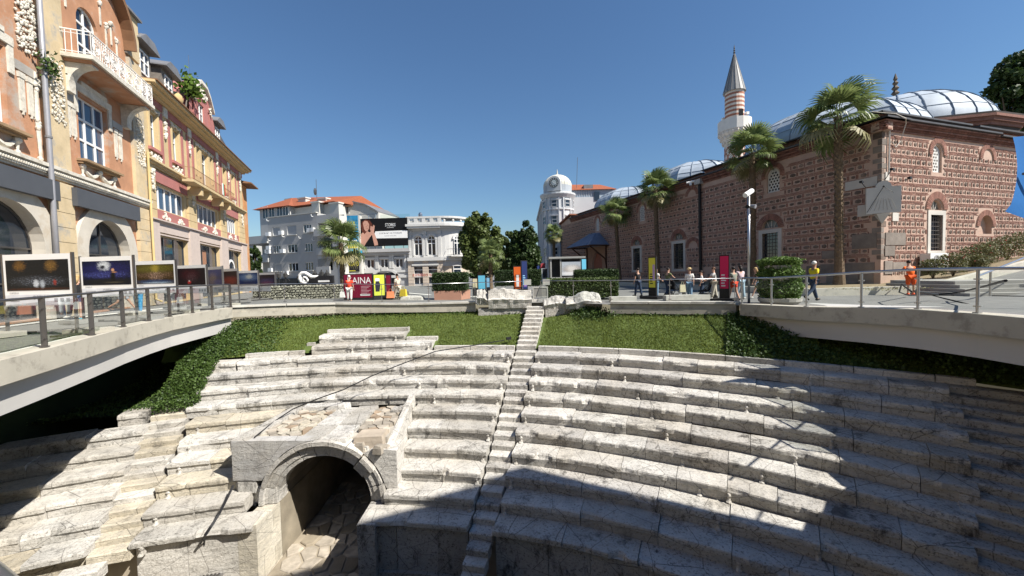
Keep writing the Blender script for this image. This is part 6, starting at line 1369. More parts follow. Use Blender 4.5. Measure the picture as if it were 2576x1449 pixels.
PALMT = mat('palm trunk', (.14, .10, .065), var=.35, scale=8, bmp=.7); PALMB = mat('palm boots', (.20, .15, .095), var=.35, scale=10, bmp=.5, island=.5)
PALML = leafmat('palm frond', (.06, .10, .025), (.22, .27, .10), .35, .38); PALMY = leafmat('dry palm frond', (.16, .15, .06), (.30, .27, .13), .3, .5)
def frond_mesh(seed, droop, m):
    rg = random.Random(seed); mb = MB(); L0 = .78
    mb.tube([(0, 0, 0), (0, L0 * .5, .03), (0, L0, 0)], [.022, .016, .014], 4)
    n = 26
    for k in range(n):
        a = radians(-105 + 210 * (k + .5) / n); ln = (.66 + .26 * cos(a * .6)) * rg.uniform(.9, 1.06); w = .05
        d = Vector((sin(a), cos(a), 0)); s = Vector((cos(a), -sin(a), 0)); fold = .05 * (1 if k % 2 else -1); o = Vector((0, L0, 0))
        dr = droop * rg.uniform(.6, 1.4)
        p = [o, o + d * ln * .5 + Vector((0, 0, .05 + fold * .4)), o + d * ln * .82 + Vector((0, 0, -.02 - dr * .25)), o + d * ln * .95 + Vector((0, 0, -.12 - dr))]
        wd = [.008, w, w * .55, .003]; vs = []
        for q, ww in zip(p, wd): vs += [q - s * ww, q + s * ww]
        mb.add(vs, [(2 * i, 2 * i + 1, 2 * i + 3, 2 * i + 2) for i in range(3)])
    me = bpy.data.meshes.new('frond'); me.from_pydata(mb.v, [], mb.f); me.materials.append(m); return me
FRONDS = [frond_mesh(k, d, PALML) for k, d in enumerate((.10, .22, .32, .18))]; FRONDY = [frond_mesh(9, .4, PALMY), frond_mesh(10, .5, PALML)]
def palm(label, x, y, z0, zc, size, seed, lean=0., n=20, rb=.23):
    rg = random.Random(seed); t = thing('fan_palm', label, 'palm tree', (x, y, z0), group='fan palms around the square'); tx_, ty_ = x + lean, y
    mb = MB(); H = zc - z0; pts = [(x + lean * (k / 8) ** 1.5, y, z0 - .1 + (H + .1) * k / 8) for k in range(9)]
    mb.tube(pts, [rb * 1.5, rb * 1.12, rb] + [rb * .9] * 5 + [rb * .7], 10); tr = mb.build('trunk', PALMT, t)
    bo = MB(); zz_ = .9; k = 0
    while zz_ < H - .1:
        a = k * 2.4; f = zz_ / H; cx, r = x + lean * f ** 1.5, rb * .92; d = Vector((cos(a), sin(a), 0)); s = Vector((-sin(a), cos(a), 0)); p = Vector((cx, y, z0 + zz_)) + d * r * .9
        up = Vector((0, 0, 1)); ln = rg.uniform(.10, .2); tip = p + d * rg.uniform(.05, .12) + up * ln
        bo.add([p - s * .09, p + s * .09, p + s * .05 + up * ln * .8 + d * .06, p - s * .05 + up * ln * .8 + d * .06, tip + d * .04], [(0, 1, 2, 3), (3, 2, 4)]); zz_ += .034; k += 1
    tag(bo.build('leaf_boots', PALMB, tr), kind='stuff')
    C = Vector((lean, 0, zc - z0))
    for k in range(n):
        f = (k + .5) / n; az = k * 2.39996 + rg.uniform(-.25, .25); el = radians(84 - 135 * f ** 1.1 + rg.uniform(-9, 9))
        d = Vector((cos(az) * cos(el), sin(az) * cos(el), sin(el))); upv = Vector((-cos(az) * sin(el), -sin(az) * sin(el), cos(el))); sx_ = d.cross(upv); rl = rg.uniform(-.35, .35)
        q = Quaternion(d, rl); sx_, upv = q @ sx_, q @ upv; s = size * rg.uniform(.78, 1.1) / 1.45
        M = Matrix(((sx_.x * s, d.x * s, upv.x * s, C.x), (sx_.y * s, d.y * s, upv.y * s, C.y), (sx_.z * s, d.z * s, upv.z * s, C.z - .25 * f), (0, 0, 0, 1)))
        me = rg.choice(FRONDY) if f > .86 else FRONDS[rg.randrange(4)] if f < .45 else FRONDS[1 + rg.randrange(2)]
        link_copy(me, 'frond', t, M)
def palm_wall(label, L, o, zc, size, seed, lean=0.): p = FL(L, 0, o); palm(label, p.x, p.y, .3, zc, size, seed, lean)
palm_wall('tallest fan palm, nearest the sundial corner of the mosque', 1.3, 1.5, 10.7, 2.2, 1, -.15)
palm_wall('fan palm behind the steel lamp post, second from the sundial', 7.3, 1.5, 10.3, 2.0, 2)
palm_wall('fan palm behind the yellow sign at the shaded mosque wall', 18.3, 1.5, 9.9, 2.1, 3, -.2)
palm_wall('slim leaning fan palm beside the mosque door canopy', 25.4, 1.5, 8.7, 1.9, 4, -.4)
palm_wall('small fan palm behind the glass kiosk under the clock tower', 40.0, 3.5, 7.6, 1.7, 5, -.1)
p = atY(1234, 720, 42); palm('fan palm standing before the large round tree', p.x, p.y, 0, atY(1234, 640, 42).z, 1.7, 6, .1)
p = atY(862, 690, 34); palm('pale fan palm in front of the tall prize banner', p.x, p.y, 0, atY(860, 612, 34).z, 2.1, 7, -.05)

# ================================================================ hedges, planters, rubble walls
def hedge_part(t, x0, x1, y0, y1, z0, z1, n, m, size=.07, name='hedge', core=(.02, .03, .01)):
    rg = random.Random(int(x0 * 100)); mb = MB()
    for k in range(n):
        f = rg.random(); u, v, w = rg.random(), rg.random(), rg.random()
        if f < .45: v = 0
        elif f < .8: w = 1
        elif f < .9: u = 0
        else: u = 1
        leafq(mb, Vector((x0 + (x1 - x0) * u + rg.gauss(0, .035), y0 + (y1 - y0) * v + rg.gauss(0, .035), z0 + (z1 - z0) * w + rg.gauss(0, .04))), size, rg)
    b = MB().box(x0 + .05, x1 - .05, y0 + .05, y1 - .05, z0, z1 - .05); k = b.build('inner_twigs', mat('hedge core', core, bmp=.3), t); mb.build(name, m, t)
TERR = mat('terracotta planter', (.40, .21, .15), var=.08, bmp=.1)
a, b = at(1093, 756, 0), at(1157, 756, 0); hp = thing('hedge_planter', 'square dark hedge in a terracotta box left of the carved blocks', 'planter', (a.x + 1, a.y + .5, 0))
hz_ = CAMZ + (691.5 - 731) / FPX * a.y * 1.0; MB().hexa([(a.x, a.y, 0), (b.x, a.y, 0), (b.x + .45, a.y + 1.2, 0), (a.x + .2, a.y + 1.3, 0), (a.x - .03, a.y, hz_), (b.x + .03, a.y, hz_), (b.x + .48, a.y + 1.2, hz_), (a.x + .2, a.y + 1.3, hz_)]).build('box', TERR, hp)
hedge_part(hp, a.x - .1, b.x + .35, a.y + .02, a.y + 1.3, hz_ + .02, CAMZ + (691.5 - 688) / FPX * a.y, 9000, HEDGED)
def hedge(label, x0, x1, yt, yb, m, depth=1.2, Y=None, n=9000):
    if Y: p, q = atY(x0, yb, Y), atY(x1, yb, Y)
    else: p, q = at(x0, yb, 0), at(x1, yb, 0)
    z1 = atY(x0, yt, p.y).z; t = thing('hedge', label, 'hedge', (p.x, p.y, 0), group='clipped hedges on the square'); hedge_part(t, p.x, q.x, p.y, p.y + depth, max(0, p.z), z1, n, m, .08)
hedge('clipped hedge right behind the carved blocks right of the stair', 1380, 1555, 705, 752, HEDGE, 1.2, 21.9, 14000)
hedge('darker clipped hedge behind the kiosk, farther back', 1452, 1556, 681, 704, HEDGED, 1.5, 28, 7000); hedge('low dark hedge beyond the palm left of the orange sign', 1245, 1300, 682, 720, HEDGED, 1.5, 36, 5000); hedge('low dark hedge between the blue sign and the kiosk', 1322, 1362, 680, 720, HEDGED, 1.5, 35, 5000)
RUB = mat('grey green rubble', (.36, .35, .28), var=.3, scale=3, bmp=.7, bs=15, objrand=.45)
def rubble(label, x0, x1, yt, yb, nx, ny, seed, thick=.5):
    p, q = at(x0, yb, 0), at(x1, yb, 0); q.y = p.y; z1 = atY((x0 + x1) / 2, yt, p.y).z; L = q.x - p.x; fr = Frame((p.x, p.y), (1, 0)); t = thing('rubble_wall', label, 'wall', (p.x + L / 2, p.y, 0), group='low rubble stone walls')
    fr.bx(0, L, 0, z1 - .04, -thick, -.03).build('mortar_core', mat('dark mortar', (.13, .12, .10), bmp=.5), t); rg = random.Random(seed)
    for (px, py), poly in voronoi(0, L, .02, z1, nx, ny, .33, .035, rg): pebble(poly, (px, py), lambda s, z, h: fr(s, z, h), -.08, rg.uniform(.05, .1), .28, rng=rg).build('rubble_stone', RUB, t)
rubble('low rubble stone wall under the white scroll sculpture', 683, 862, 717, 762, 26, 7, 1); rubble('short stretch of rubble wall right of the maroon poster', 958, 1018, 733, 757, 10, 4, 2); rubble('rubble wall half hidden by the last photo panels', 636, 681, 722, 758, 7, 6, 3)
# scroll sculpture on its dark base
sc = atY(770, 712, 27); fs = Frame((sc.x, 27), (1, 0)); st = thing('scroll_sculpture', 'white scroll shaped sculpture on a black base above the rubble wall', 'sculpture', (sc.x, 27, 0))
k_ = 27 / FPX * .248; S3 = lambda z, w: (( (575 + z * .248) - 770) / FPX * 27, atY(575 + z * .248, 447 + w * .248, 27).z)
pts = [(752, 1035), (775, 1048), (795, 1030), (790, 1003), (765, 1000), (745, 1018), (742, 1050), (760, 1068), (790, 1066), (805, 1050)]
spine = [(800, 1062), (770, 1068), (740, 1055), (724, 1020), (728, 985), (750, 965), (785, 965), (815, 985), (845, 1005), (880, 1005), (912, 992)]; wid = [8, 13, 17, 18, 17, 16, 16, 17, 17, 13, 3]
mb = MB(); mb.tube([fs(*S3(*q), 0) for q in spine], [w * k_ for w in wid], 8); mb.tube([fs(*S3(*q), .02) for q in [(800, 1062), (806, 1035), (795, 1015), (770, 1008), (755, 1025), (765, 1045), (782, 1042)]], [8 * k_, 11 * k_, 12 * k_, 11 * k_, 10 * k_, 8 * k_, 3 * k_], 8); mb.build('scroll', WHITE, st, smooth=True)
(ua, za), (ub, zb_) = S3(665, 1085), S3(1035, 1000); fs.bx(ua, ub, 0, S3(700, 1000)[1], -.6, -.35).build('back_board', BLACK, st)
FBL = mat('board blue grey', (.10, .16, .18), bmp=0); fs.bx(*[S3(z, 1000)[0] for z in (678, 730)], *[S3(700, w)[1] for w in (1080, 1010)], -.349, -.33).build('notice', FBL, st); fs.bx(*[S3(z, 1000)[0] for z in (885, 1000)], *[S3(700, w)[1] for w in (1066, 1048)], -.349, -.33).build('notice', LETW, st)
for z in (510, 875, 945, 1000, 578):
    p = atY(575 + z * .248, 700, 33); q = thing('iron_lantern', 'black wrought iron lantern %s' % {510: 'standing above the last photo panel', 875: 'right above the white scroll', 945: 'tallest, spiked, right of the scroll', 1000: 'farthest right, before the palm', 578: 'under the apartment windows'}[z], 'lantern', (p.x, 33, 0)); zt = atY(p.x * 0 + 800, 447 + (.248 * (955 if z != 945 else 950)), 33).z
    m = MB(); m.tube([(p.x, 33, 0), (p.x, 33, zt - .45)], .05, 6); [m.tube([(p.x, 33, zt - .9), (p.x + s * .35, 33, zt - .7), (p.x + s * .2, 33, zt - .5)], .03, 5) for s in (-1, 1)]; m.build('post', BLACK, q); MB().lathe([(.06, zt - .45), (.17, zt - .4), (.2, zt - .1), (.08, zt), (.02, zt + .15)], 6, (p.x, 33)).build('lamp_head', mat('lantern glass', (.05, .05, .05), rough=.2, bmp=0), q)

# ================================================================ signs, posters, panels
def uvquad(fr, u0, u1, z0, z1, o, m, name, t): return MB().quad(fr(u0, z0, o), fr(u1, z0, o), fr(u1, z1, o), fr(u0, z1, o)).build(name, m, t, uv=[(0, 0), (1, 0), (1, 1), (0, 1)])
def totem(label, x0, x1, yt, Y, m, yaw=0., base=True, txt=None, tcol=None, gray=.3, lines=True):
    p, q = atY(x0, 700, Y), atY(x1, 700, Y); w = (q.x - p.x) / max(.15, cos(yaw) ) ; z1 = atY((x0 + x1) / 2, yt, Y).z; c = ((p.x + q.x) / 2, Y); fr = Frame(c, (cos(yaw), sin(yaw)))
    t = thing('info_sign', label, 'sign', (*c, 0), group='tall information signs on the square'); h = w / 2
    fr.bx(-h - .04, h + .04, .06, z1, -.12, 0).build('body', BLACK, t); sheet = fr.bx(-h, h, .62, z1 - .06, .001, .012).build('print', m, t)
    if base: fr.bx(-h - .35, h + .35, 0, .14, -.45, .4).build('base', BLACK, t)
    if txt: text_mesh('lettering', txt, tcol or BLACK, fr, 0, z1 - .75, .22, t, .016, w * .72)
    if lines:
        for k in range(5): fr.bx(-h * .7, h * (.1 + .5 * ((k * 7) % 3) / 3), z1 - 1.0 - .13 * k, z1 - .94 - .13 * k, .013, .016).build('print_line', tcol or BLACK, t)
    return fr, t, h, z1
COLs = lambda n, c: mat(n, c, rough=.45, var=.03, bmp=0)
fr, t, h, z1 = totem('orange sign with black hand written title and drawings left of the stair', 1293, 1312, 669, 25, COLs('sign orange', (.68, .13, .025)), 0, True, 'AILYAK', BLACK, lines=False)
fr.bx(-h * .4, h * .3, .75, 1.5, .013, .016).build('print_figure', LETW, t); fr.bx(-h * .8, h * .8, .66, .72, .013, .016).build('print_line', BLACK, t)
fr, t, h, z1 = totem('dark blue sign with pale drawings beside the orange sign', 1313, 1326, 655, 24.4, COLs('sign navy', (.018, .03, .11)), .35, True, None, COLs('sign sky', (.25, .5, .68)))
fr.bx(-h * .3, h * .8, .75, 1.2, .013, .016).build('print_figure', COLs('sign violet', (.2, .12, .35)), t)
fr, t, h, z1 = totem('light blue sign with dark windows print left of the carved blocks', 1203, 1220, 691, 26, COLs('sign light blue', (.13, .45, .62)), 0, False, None, COLs('sign teal', (.02, .14, .22)))
totem('cream sign half hidden behind the light blue one', 1189, 1200, 699, 28, COLs('sign cream', (.62, .55, .36)), 0, False); totem('small blue and white sign right of the light blue sign', 1224, 1231, 697, 29, COLs('sign pale blue', (.2, .42, .6)), 0, False)
fr, t, h, z1 = totem('light blue sign fixed to the right side of the kiosk', 1464, 1475, 650, 29.2, COLs('sign light blue', (.13, .45, .62)), .2, False, None, COLs('sign teal', (.02, .14, .22)))
fr, t, h, z1 = totem('tall narrow yellow sign turned edge on before the shaded wall', 1635, 1646, 646, 21.7, COLs('sign yellow', (.66, .60, .06)), -.9, True, None, BLACK)
fr.bx(h * .2, h * .9, 1.0, 1.9, .013, .016).build('print_patch', COLs('sign lilac', (.45, .3, .5)), t)
fr, t, h, z1 = totem('tall narrow magenta sign turned edge on beside the stroller', 1815, 1829, 641, 18.6, COLs('sign magenta', (.62, .012, .09)), -.75, True, None, LETW)
# prism with the maroon poster
pa = at(862, 762, 0); Yp = pa.y + .15; pr = thing('poster_prism', 'three sided poster stand with a maroon front and a yellow side', 'poster stand', (pa.x + 1, Yp, 0))
X_ = lambda x, Y: atY(x, 700, Y).x
zt, zb_ = atY(890, 689, Yp).z, atY(890, 749, Yp).z
MARO = COLs('poster maroon', (.17, .008, .03)); POSTY = COLs('poster lime', (.48, .52, .06))
f1 = Frame((X_(863, Yp), Yp), (1, 0)); w1 = X_(937, Yp) - X_(863, Yp); f1.bx(0, w1, 0, zt, -.1, 0).build('panel', BLACK, pr); f1.bx(.05, w1 - .05, zb_, zt - .05, .001, .012).build('maroon_print', MARO, pr)
text_mesh('lettering', 'KAINA', LETW, f1, w1 * .55, zt - .62, .40, pr, .016, w1 * .8)
for k in range(7): f1.bx(w1 * .6, w1 * (.92 - .06 * (k % 3)), zt - .82 - .09 * k, zt - .79 - .09 * k, .013, .016).build('print_line', COLs('poster rose', (.5, .3, .33)), pr)
f1.bx(w1 * .57, w1 * .9, zb_ + .12, zb_ + .22, .013, .016).build('print_line', LETW, pr)
f2 = Frame((X_(938, Yp), Yp), (X_(945, Yp + .5) - X_(938, Yp) + .55, .35)); w2 = .78; f2.bx(0, w2, 0, zt - .05, -.1, 0).build('panel', BLACK, pr); f2.bx(.05, w2 - .08, zb_ + .1, zt - .1, .001, .012).build('yellow_print', POSTY, pr)
mb = MB(); f2.prism(mb, [(.14, zb_ + .35), (.38, zb_ + .35), (.45, zb_ + .8), (.33, zb_ + 1.1), (.2, zb_ + 1.1), (.12, zb_ + .8)], .013, .016); mb.build('print_figure', COLs('poster ink', (.02, .02, .03)), pr); f2.bx(.14, .4, zb_ + 1.02, zb_ + 1.2, .0165, .018).build('print_patch', LETW, pr)
q2 = f2(w2, 0, 0); f3 = Frame((q2.x + .02, q2.y), (1, .1)); f3.bx(0, .35, 0, zt - .1, -.1, 0).build('panel', BLACK, pr); f3.bx(.03, .3, zb_ + .1, zt - .15, .001, .012).build('maroon_print', MARO, pr)
# glass information kiosk
kp = atY(1385, 700, 30); ke = atY(1470, 700, 30); kz = atY(1430, 650, 30).z; kk = thing('info_kiosk', 'glass information kiosk showing a picture of the white model stadium', 'kiosk', (kp.x + 1, 30, 0)); fk = Frame((kp.x, 30), (1, 0)); W = ke.x - kp.x
KFR = mat('kiosk frame', (.33, .33, .31), rough=.5, bmp=0)
for u in (0, W * .29, W - .1): fk.bx(u, u + .1, 0, kz, -.1, .02).build('post', KFR, kk); fk.bx(u, u + .1, 0, kz, -1.5, -1.4).build('post', KFR, kk)
fk.bx(-.1, W + .1, kz, kz + .14, -1.6, .12).build('roof', KFR, kk); fk.bx(.1, W - .1, kz * .42, kz * .42 + .1, -.08, .03).build('rail', KFR, kk); fk.bx(.1, W - .1, 0.05, kz - .02, -1.38, -1.34).build('back_panel', mat('kiosk dark', (.03, .03, .032), rough=.3, bmp=0), kk)
for a, b in ((.1, W * .29), (W * .29 + .1, W - .1)): MB().quad(fk(a, .1, -.03), fk(b, .1, -.03), fk(b, kz, -.03), fk(a, kz, -.03)).build('glass_pane', RAILG, kk)
uvquad(fk, W * .34, W - .15, kz * .5, kz - .25, .0, printmat('kiosk picture', (.5, .55, .6), [(.5, .45, .5, .3, (.30, .20, .12), .4), (.5, .5, .3, .25, (.72, .7, .66), .2), (.5, .15, .6, .15, (.75, .75, .75), 0)]), 'picture', kk)
uvquad(fk, W * .38, W * .75, .9, 1.15, .0, printmat('kiosk strip', (.25, .12, .06), []), 'picture', kk)
# concert photo panels along the left rail
PICS = [((.012, .014, .016), [(.22, .8, .1, .17, (.20, .10, .02), .5), (.72, .8, .1, .2, (.24, .13, .03), .5), (.5, .3, .42, .17, (.16, .18, .22), .85), (.47, .22, .05, .14, (.6, .65, .7), .3), (.57, .2, .04, .15, (.45, .5, .55), .3), (.77, .25, .03, .1, (.3, .04, .03), .3), (.5, .04, .6, .05, (.05, .02, .012), .2)]),
        ((.008, .01, .02), [(.5, .6, .7, .4, (.02, .02, .13), .6), (.45, .42, .5, .13, (.10, .12, .4), .85), (.45, .8, .13, .2, (.7, .75, .78), .25), (.42, .74, .06, .09, (.01, .01, .02), 0), (.5, .15, .6, .14, (.012, .012, .01), .2), (.63, .36, .06, .22, (.008, .008, .008), 0), (.63, .62, .035, .07, (.55, .3, .16), 0), (.66, .52, .06, .03, (.4, .2, .1), 0), (.64, .1, .2, .03, (.07, .06, .04), .3)]),
        ((.05, .03, .01), [(.5, .78, .6, .25, (.18, .17, .03), .6), (.5, .8, .12, .2, (.35, .27, .04), .3), (.5, .45, .6, .18, (.32, .20, .13), .9), (.52, .4, .2, .25, (.6, .4, .3), .9), (.5, .1, .55, .12, (.02, .07, .18), .5), (.55, .05, .4, .05, (.4, .5, .6), .5)]),
        ((.02, .012, .014), [(.45, .62, .35, .35, (.09, .012, .016), .7), (.5, .45, .2, .3, (.13, .08, .09), .9), (.42, .12, .07, .15, (.5, .03, .03), .2), (.42, .24, .03, .05, (.6, .5, .45), 0), (.5, .0, .6, .12, (.012, .01, .01), .2)]),
        ((.01, .02, .12), [(.5, .8, .6, .3, (.015, .04, .28), .5), (.35, .4, .3, .4, (.5, .33, .10), .85), (.7, .2, .4, .2, (.02, .03, .2), .3)]), ((.05, .006, .004), [(.5, .35, .6, .3, (.5, .06, .02), .7), (.5, .85, .6, .2, (.02, .008, .006), .2)]),
        ((.015, .03, .12), [(.5, .65, .55, .35, (.22, .32, .5), .6), (.55, .7, .2, .2, (.65, .65, .55), .5), (.5, .25, .5, .2, (.05, .04, .04), .8)]), ((.05, .035, .06), [(.5, .4, .5, .3, (.12, .10, .3), .8), (.5, .25, .4, .2, (.35, .08, .12), .8), (.5, .85, .6, .2, (.03, .02, .02), .2)])]
PANELS = [(6, 185, 639, 769, 10.4, -2, 'dark choir stage photo, nearest the left edge'), (203, 336, 645, 747, 13.4, -4, 'blue stage photo of a violinist under a full moon'), (339, 443, 656, 738, 16.4, -7, 'golden stage photo of a crowded choir and orchestra'), (443, 521, 667, 738, 19.0, -15, 'dark stage photo with a red dressed singer'), (522, 560, 671, 736, 20.9, -34, 'narrow looking blue and gold stage photo'), (561, 598, 676, 735, 23.0, -33, 'fiery red stage photo'), (600, 649, 681, 733, 26.2, -21, 'bright blue and white stage photo'), (650, 692, 686, 733, 28.4, -25, 'purple stage photo, last in the row')]
LETG = mat('lettering pale grey', (.30, .31, .33), bmp=0)
for i, (x0, x1, yt, yb, Y, yaw, lab) in enumerate(PANELS):
    xc = (x0 + x1) / 2; p = atY(xc, 700, Y); z1, z0 = atY(xc, yt, Y).z, atY(xc, yb, Y).z; g = zg(p.x, Y); yw = radians(yaw); fr = Frame((p.x, Y), (cos(yw), sin(yw))); h = 1.0 if i else .98
    t = thing('photo_panel', 'white framed panel with ' + lab, 'photo panel', (p.x, Y, g), group='concert photo panels behind the left rail')
    fr.bx(-h, h, z0, z1, -.03, 0).build('board', WHITE, t)
    for s in (-1, 1): fr.bx(s * h - .022, s * h + .022, g, z1 + .03, -.05, .012).build('post', STEELD, t); fr.bx(s * h - .12, s * h + .12, g, g + .05, -.55, .5).build('foot', STEELD, t)
    H = z1 - z0; uvquad(fr, -h + .1, h - .1, z0 + .30 * H, z1 - .11 * H, .008, printmat('stage photo %d' % i, *PICS[i]), 'photo', t)
    fr.bx(-h + .04, h - .04, z0 + .02, z0 + .22 * H, .001, .006).build('caption_strip', mat('caption strip', (.62, .645, .68), rough=.5, bmp=0), t)
    text_mesh('lettering', 'OPEN', LETG, fr, .0, z0 + .12 * H, .11, t, .01, .34); text_mesh('lettering', 'OPERA', LETG, fr, -h + .3, z0 + .235 * H, .05, t, .01, .26)
    for k in range(3): fr.bx(h - .55 + .17 * k, h - .45 + .17 * k, z0 + .07 * H, z0 + .14 * H, .007, .01).build('emblem', LETG, t)
    for k in range(3): fr.bx(-h + .18, -h + .55 - .06 * k, z0 + (.15 - .03 * k) * H, z0 + (.16 - .03 * k) * H, .007, .01).build('print_line', LETG, t)
    if i < 5:
        for s in (-1, 1):
            q = fr(s * h, 0, -.3 if s > 0 else .15); w = thing('ballast_slab', '%s weighting the %s leg of the panel with %s' % (('pale stone slab' if (i + s) % 2 else 'grey concrete slab'), 'left' if s < 0 else 'right', lab.split(',')[0]), 'stone slab', (q.x, q.y, g)); MB().box(q.x - .42, q.x + .42, q.y - .28, q.y + .28, g + .0, g + .13, yw + .1 * s).build('slab', CONC if (i + s) % 2 else mat('grey slab', (.22, .22, .21), bmp=.2), w)

# ================================================================ marble fragments by the stair, lamp post, plant tower
def fragment(label, x0, x1, prof, yb, Y, depth, m, seed, face=None):
    """broken carved block: jagged top outline extruded, rough chipped faces"""
    rg = random.Random(seed); p, q = atY(x0, yb, Y), atY(x1, yb, Y); z0 = p.z; L = q.x - p.x; n = 26; t = thing('carved_block', label, 'stone block', (p.x + L / 2, Y, z0), group='broken marble blocks at the top of the stair'); vs = []
    for k in range(n + 1):
        f = k / n; x = p.x + L * f; zt_ = z0
        for (a, ya), (b, ybb) in zip(prof[:-1], prof[1:]):
            if a <= f <= b: yy = ya + (ybb - ya) * (f - a) / max(1e-6, b - a); zt_ = atY((x0 + x1) / 2, yy, Y).z
        sd = seed * 7.3; nz = lambda q: noise.noise((k * .33, sd, q * 3.1)); zt_ += nz(0) * .05; j = lambda s, c=[0]: (c.__setitem__(0, c[0] + 1), nz(c[0]) * s * 2.4)[1]; h = zt_ - z0
        vs += [(x, Y + .06 + j(.02), z0), (x, Y + j(.02), z0 + h * .3), (x, Y - .07 + j(.025), z0 + h * .48), (x, Y + .02 + j(.03), z0 + h * .56), (x, Y + .10 + j(.03), z0 + h * .8), (x, Y + .16 + j(.03), zt_), (x, Y + depth, zt_ + j(.03)), (x, Y + depth, z0)]
    fs = [(k * 8 + i, k * 8 + 8 + i, k * 8 + 9 + i, k * 8 + 1 + i) for k in range(n) for i in range(7)] + [tuple(range(8))[::-1], tuple(n * 8 + i for i in range(8))]
    MB().add(vs, fs).build('stone', m, t); return t
fragment('broad broken marble bench back, left of the stair top', 1229, 1338, [(0, 731), (.1, 728), (.35, 727), (.45, 729), (1, 732)], 777, 20.7, .8, MARB2, 1)
fragment('smaller broken block left of the broad bench back', 1200, 1231, [(0, 729), (.6, 731), (1, 750)], 768, 20.8, .7, MARB, 2)
fragment('low stepped marble block just right of the stair top', 1369, 1427, [(0, 757), (.3, 750), (.5, 746), (1, 748)], 779, 20.2, .8, MARB, 3)
fragment('hump backed marble block right of the stair top', 1425, 1515, [(0, 750), (.3, 745), (.42, 736), (.6, 733), (.72, 738), (.95, 740), (1, 758)], 779, 19.9, .8, MARB2, 4)
for x0, x1, yb, yt, Y in ((1203, 1338, 786, 777, 20.85), (1372, 1512, 787, 778, 20.2)):
    p, q = atY(x0, yb, Y), atY(x1, yb, Y); b = thing('plinth_slab', 'dark stone plinth under the broken blocks %s of the stair' % ('left' if x0 < 1300 else 'right'), 'plinth', (p.x, Y, p.z)); MB().box(p.x, q.x, Y, Y + .9, p.z - .3, atY(x0, yt, Y).z).build('slab', MARBD, b)
gp_ = atY(1340, 756, 21.7); gq = atY(1379, 756, 21.7); gz = atY(1360, 721, 21.7).z; gg = thing('stair_gate', 'low pale metal gate closing the head of the stone stair', 'gate', (gp_.x, 21.7, gp_.z)); fg = Frame((gp_.x, 21.7), (1, 0)); W = gq.x - gp_.x; GT = mat('gate metal', (.38, .37, .34), rough=.5, bmp=.1)
fg.bx(.04, W - .04, gp_.z + .22, gz - .08, -.05, -.02).build('panel', mat('gate panel', (.24, .23, .21), var=.1, bmp=.1), gg)
for a, b, c, d in ((0, .07, gp_.z, gz), (W - .07, W, gp_.z, gz), (.07, W - .07, gz - .08, gz), (.07, W - .07, gp_.z + .16, gp_.z + .22)): fg.bx(a, b, c, d, -.06, .0).build('frame_bar', GT, gg)
fg.bx(-.05, W + .05, -.3, gp_.z + .1, -.6, .1).build('threshold', MARB2, gg)
for x, lab in ((1327, 'left'), (1374, 'right')): p = atY(x, 709, 21.8); tg = thing('warning_plate', 'small pale warning plate on the glass rail %s of the stair gate' % lab, 'plate', p); MB().box(p.x - .2, p.x + .2, 21.78, 21.8, p.z - .18, p.z + .14).build('plate', GT, tg)
lp = at(1884, 764, .0); lz = atY(1885, 486, lp.y).z; lt = thing('lamp_post', 'tall thin steel post carrying cameras at the corner of the rail', 'lamp post', (lp.x, lp.y, 0)); MB().tube([(lp.x, lp.y, 0), (lp.x, lp.y, lz - .1)], .052, 10).build('pole', STEEL, lt, smooth=True)
MB().tube([(lp.x - .25, lp.y - .15, lz - .12), (lp.x + .2, lp.y + .1, lz + .12)], .11, 8).build('lamp_head', WHITE, lt)
for s in (-1, 1): MB().tube([(lp.x + s * .05, lp.y, lz - .55), (lp.x + s * .18, lp.y - .2, lz - .62)], [.05, .09], 8).build('camera', BLACK if s < 0 else PIPEM, lt); MB().tube([(lp.x, lp.y, lz - .5), (lp.x + s * .1, lp.y, lz - .55)], .03, 6).build('bracket', STEEL, lt)
tp = at(1990, 767, 0); tw = thing('plant_tower', 'stacked planter tower overgrown with bright green creeper', 'planter', (tp.x, tp.y, 0)); tp.y += .7; TC = mat('grey planter bowl', (.35, .33, .30), var=.15, bmp=.3)
tz = atY(1990, 655, tp.y).z
for k in range(4): z = tz * k / 4; q_ = 1.0 if k == 0 else .84; MB().lathe([(.66 * q_, z), (.8 * q_, z + .12), (.82 * q_, z + .26), (.74 * q_, z + .27)], 18, (tp.x, tp.y)).build('bowl', TC, tw)
MB().lathe([(.55, .2), (.58, tz - .1)], 14, (tp.x, tp.y)).build('core', IVYB, tw); rg = random.Random(2); mb = MB()
for k in range(11000): a = rg.uniform(0, 6.28); z = .2 + (tz - .2) * rg.random(); b_ = .70 + .16 * noise.noise((a * 1.1, z * 2.6, 3)) + .06 * cos(z * 2 * pi / (tz / 3)) + rg.gauss(0, .06); leafq(mb, Vector((tp.x + b_ * cos(a), tp.y + b_ * sin(a), z + .05)), .085, rg)
for k in range(1500): a = rg.uniform(0, 6.28); r_ = .72 * sqrt(rg.random()); leafq(mb, Vector((tp.x + r_ * cos(a), tp.y + r_ * sin(a), tz + rg.uniform(-.08, .2) * (1.1 - r_))), .085, rg)
mb.build('creeper', leafmat('creeper leaves', (.035, .075, .012), (.12, .19, .04), .25), tw)

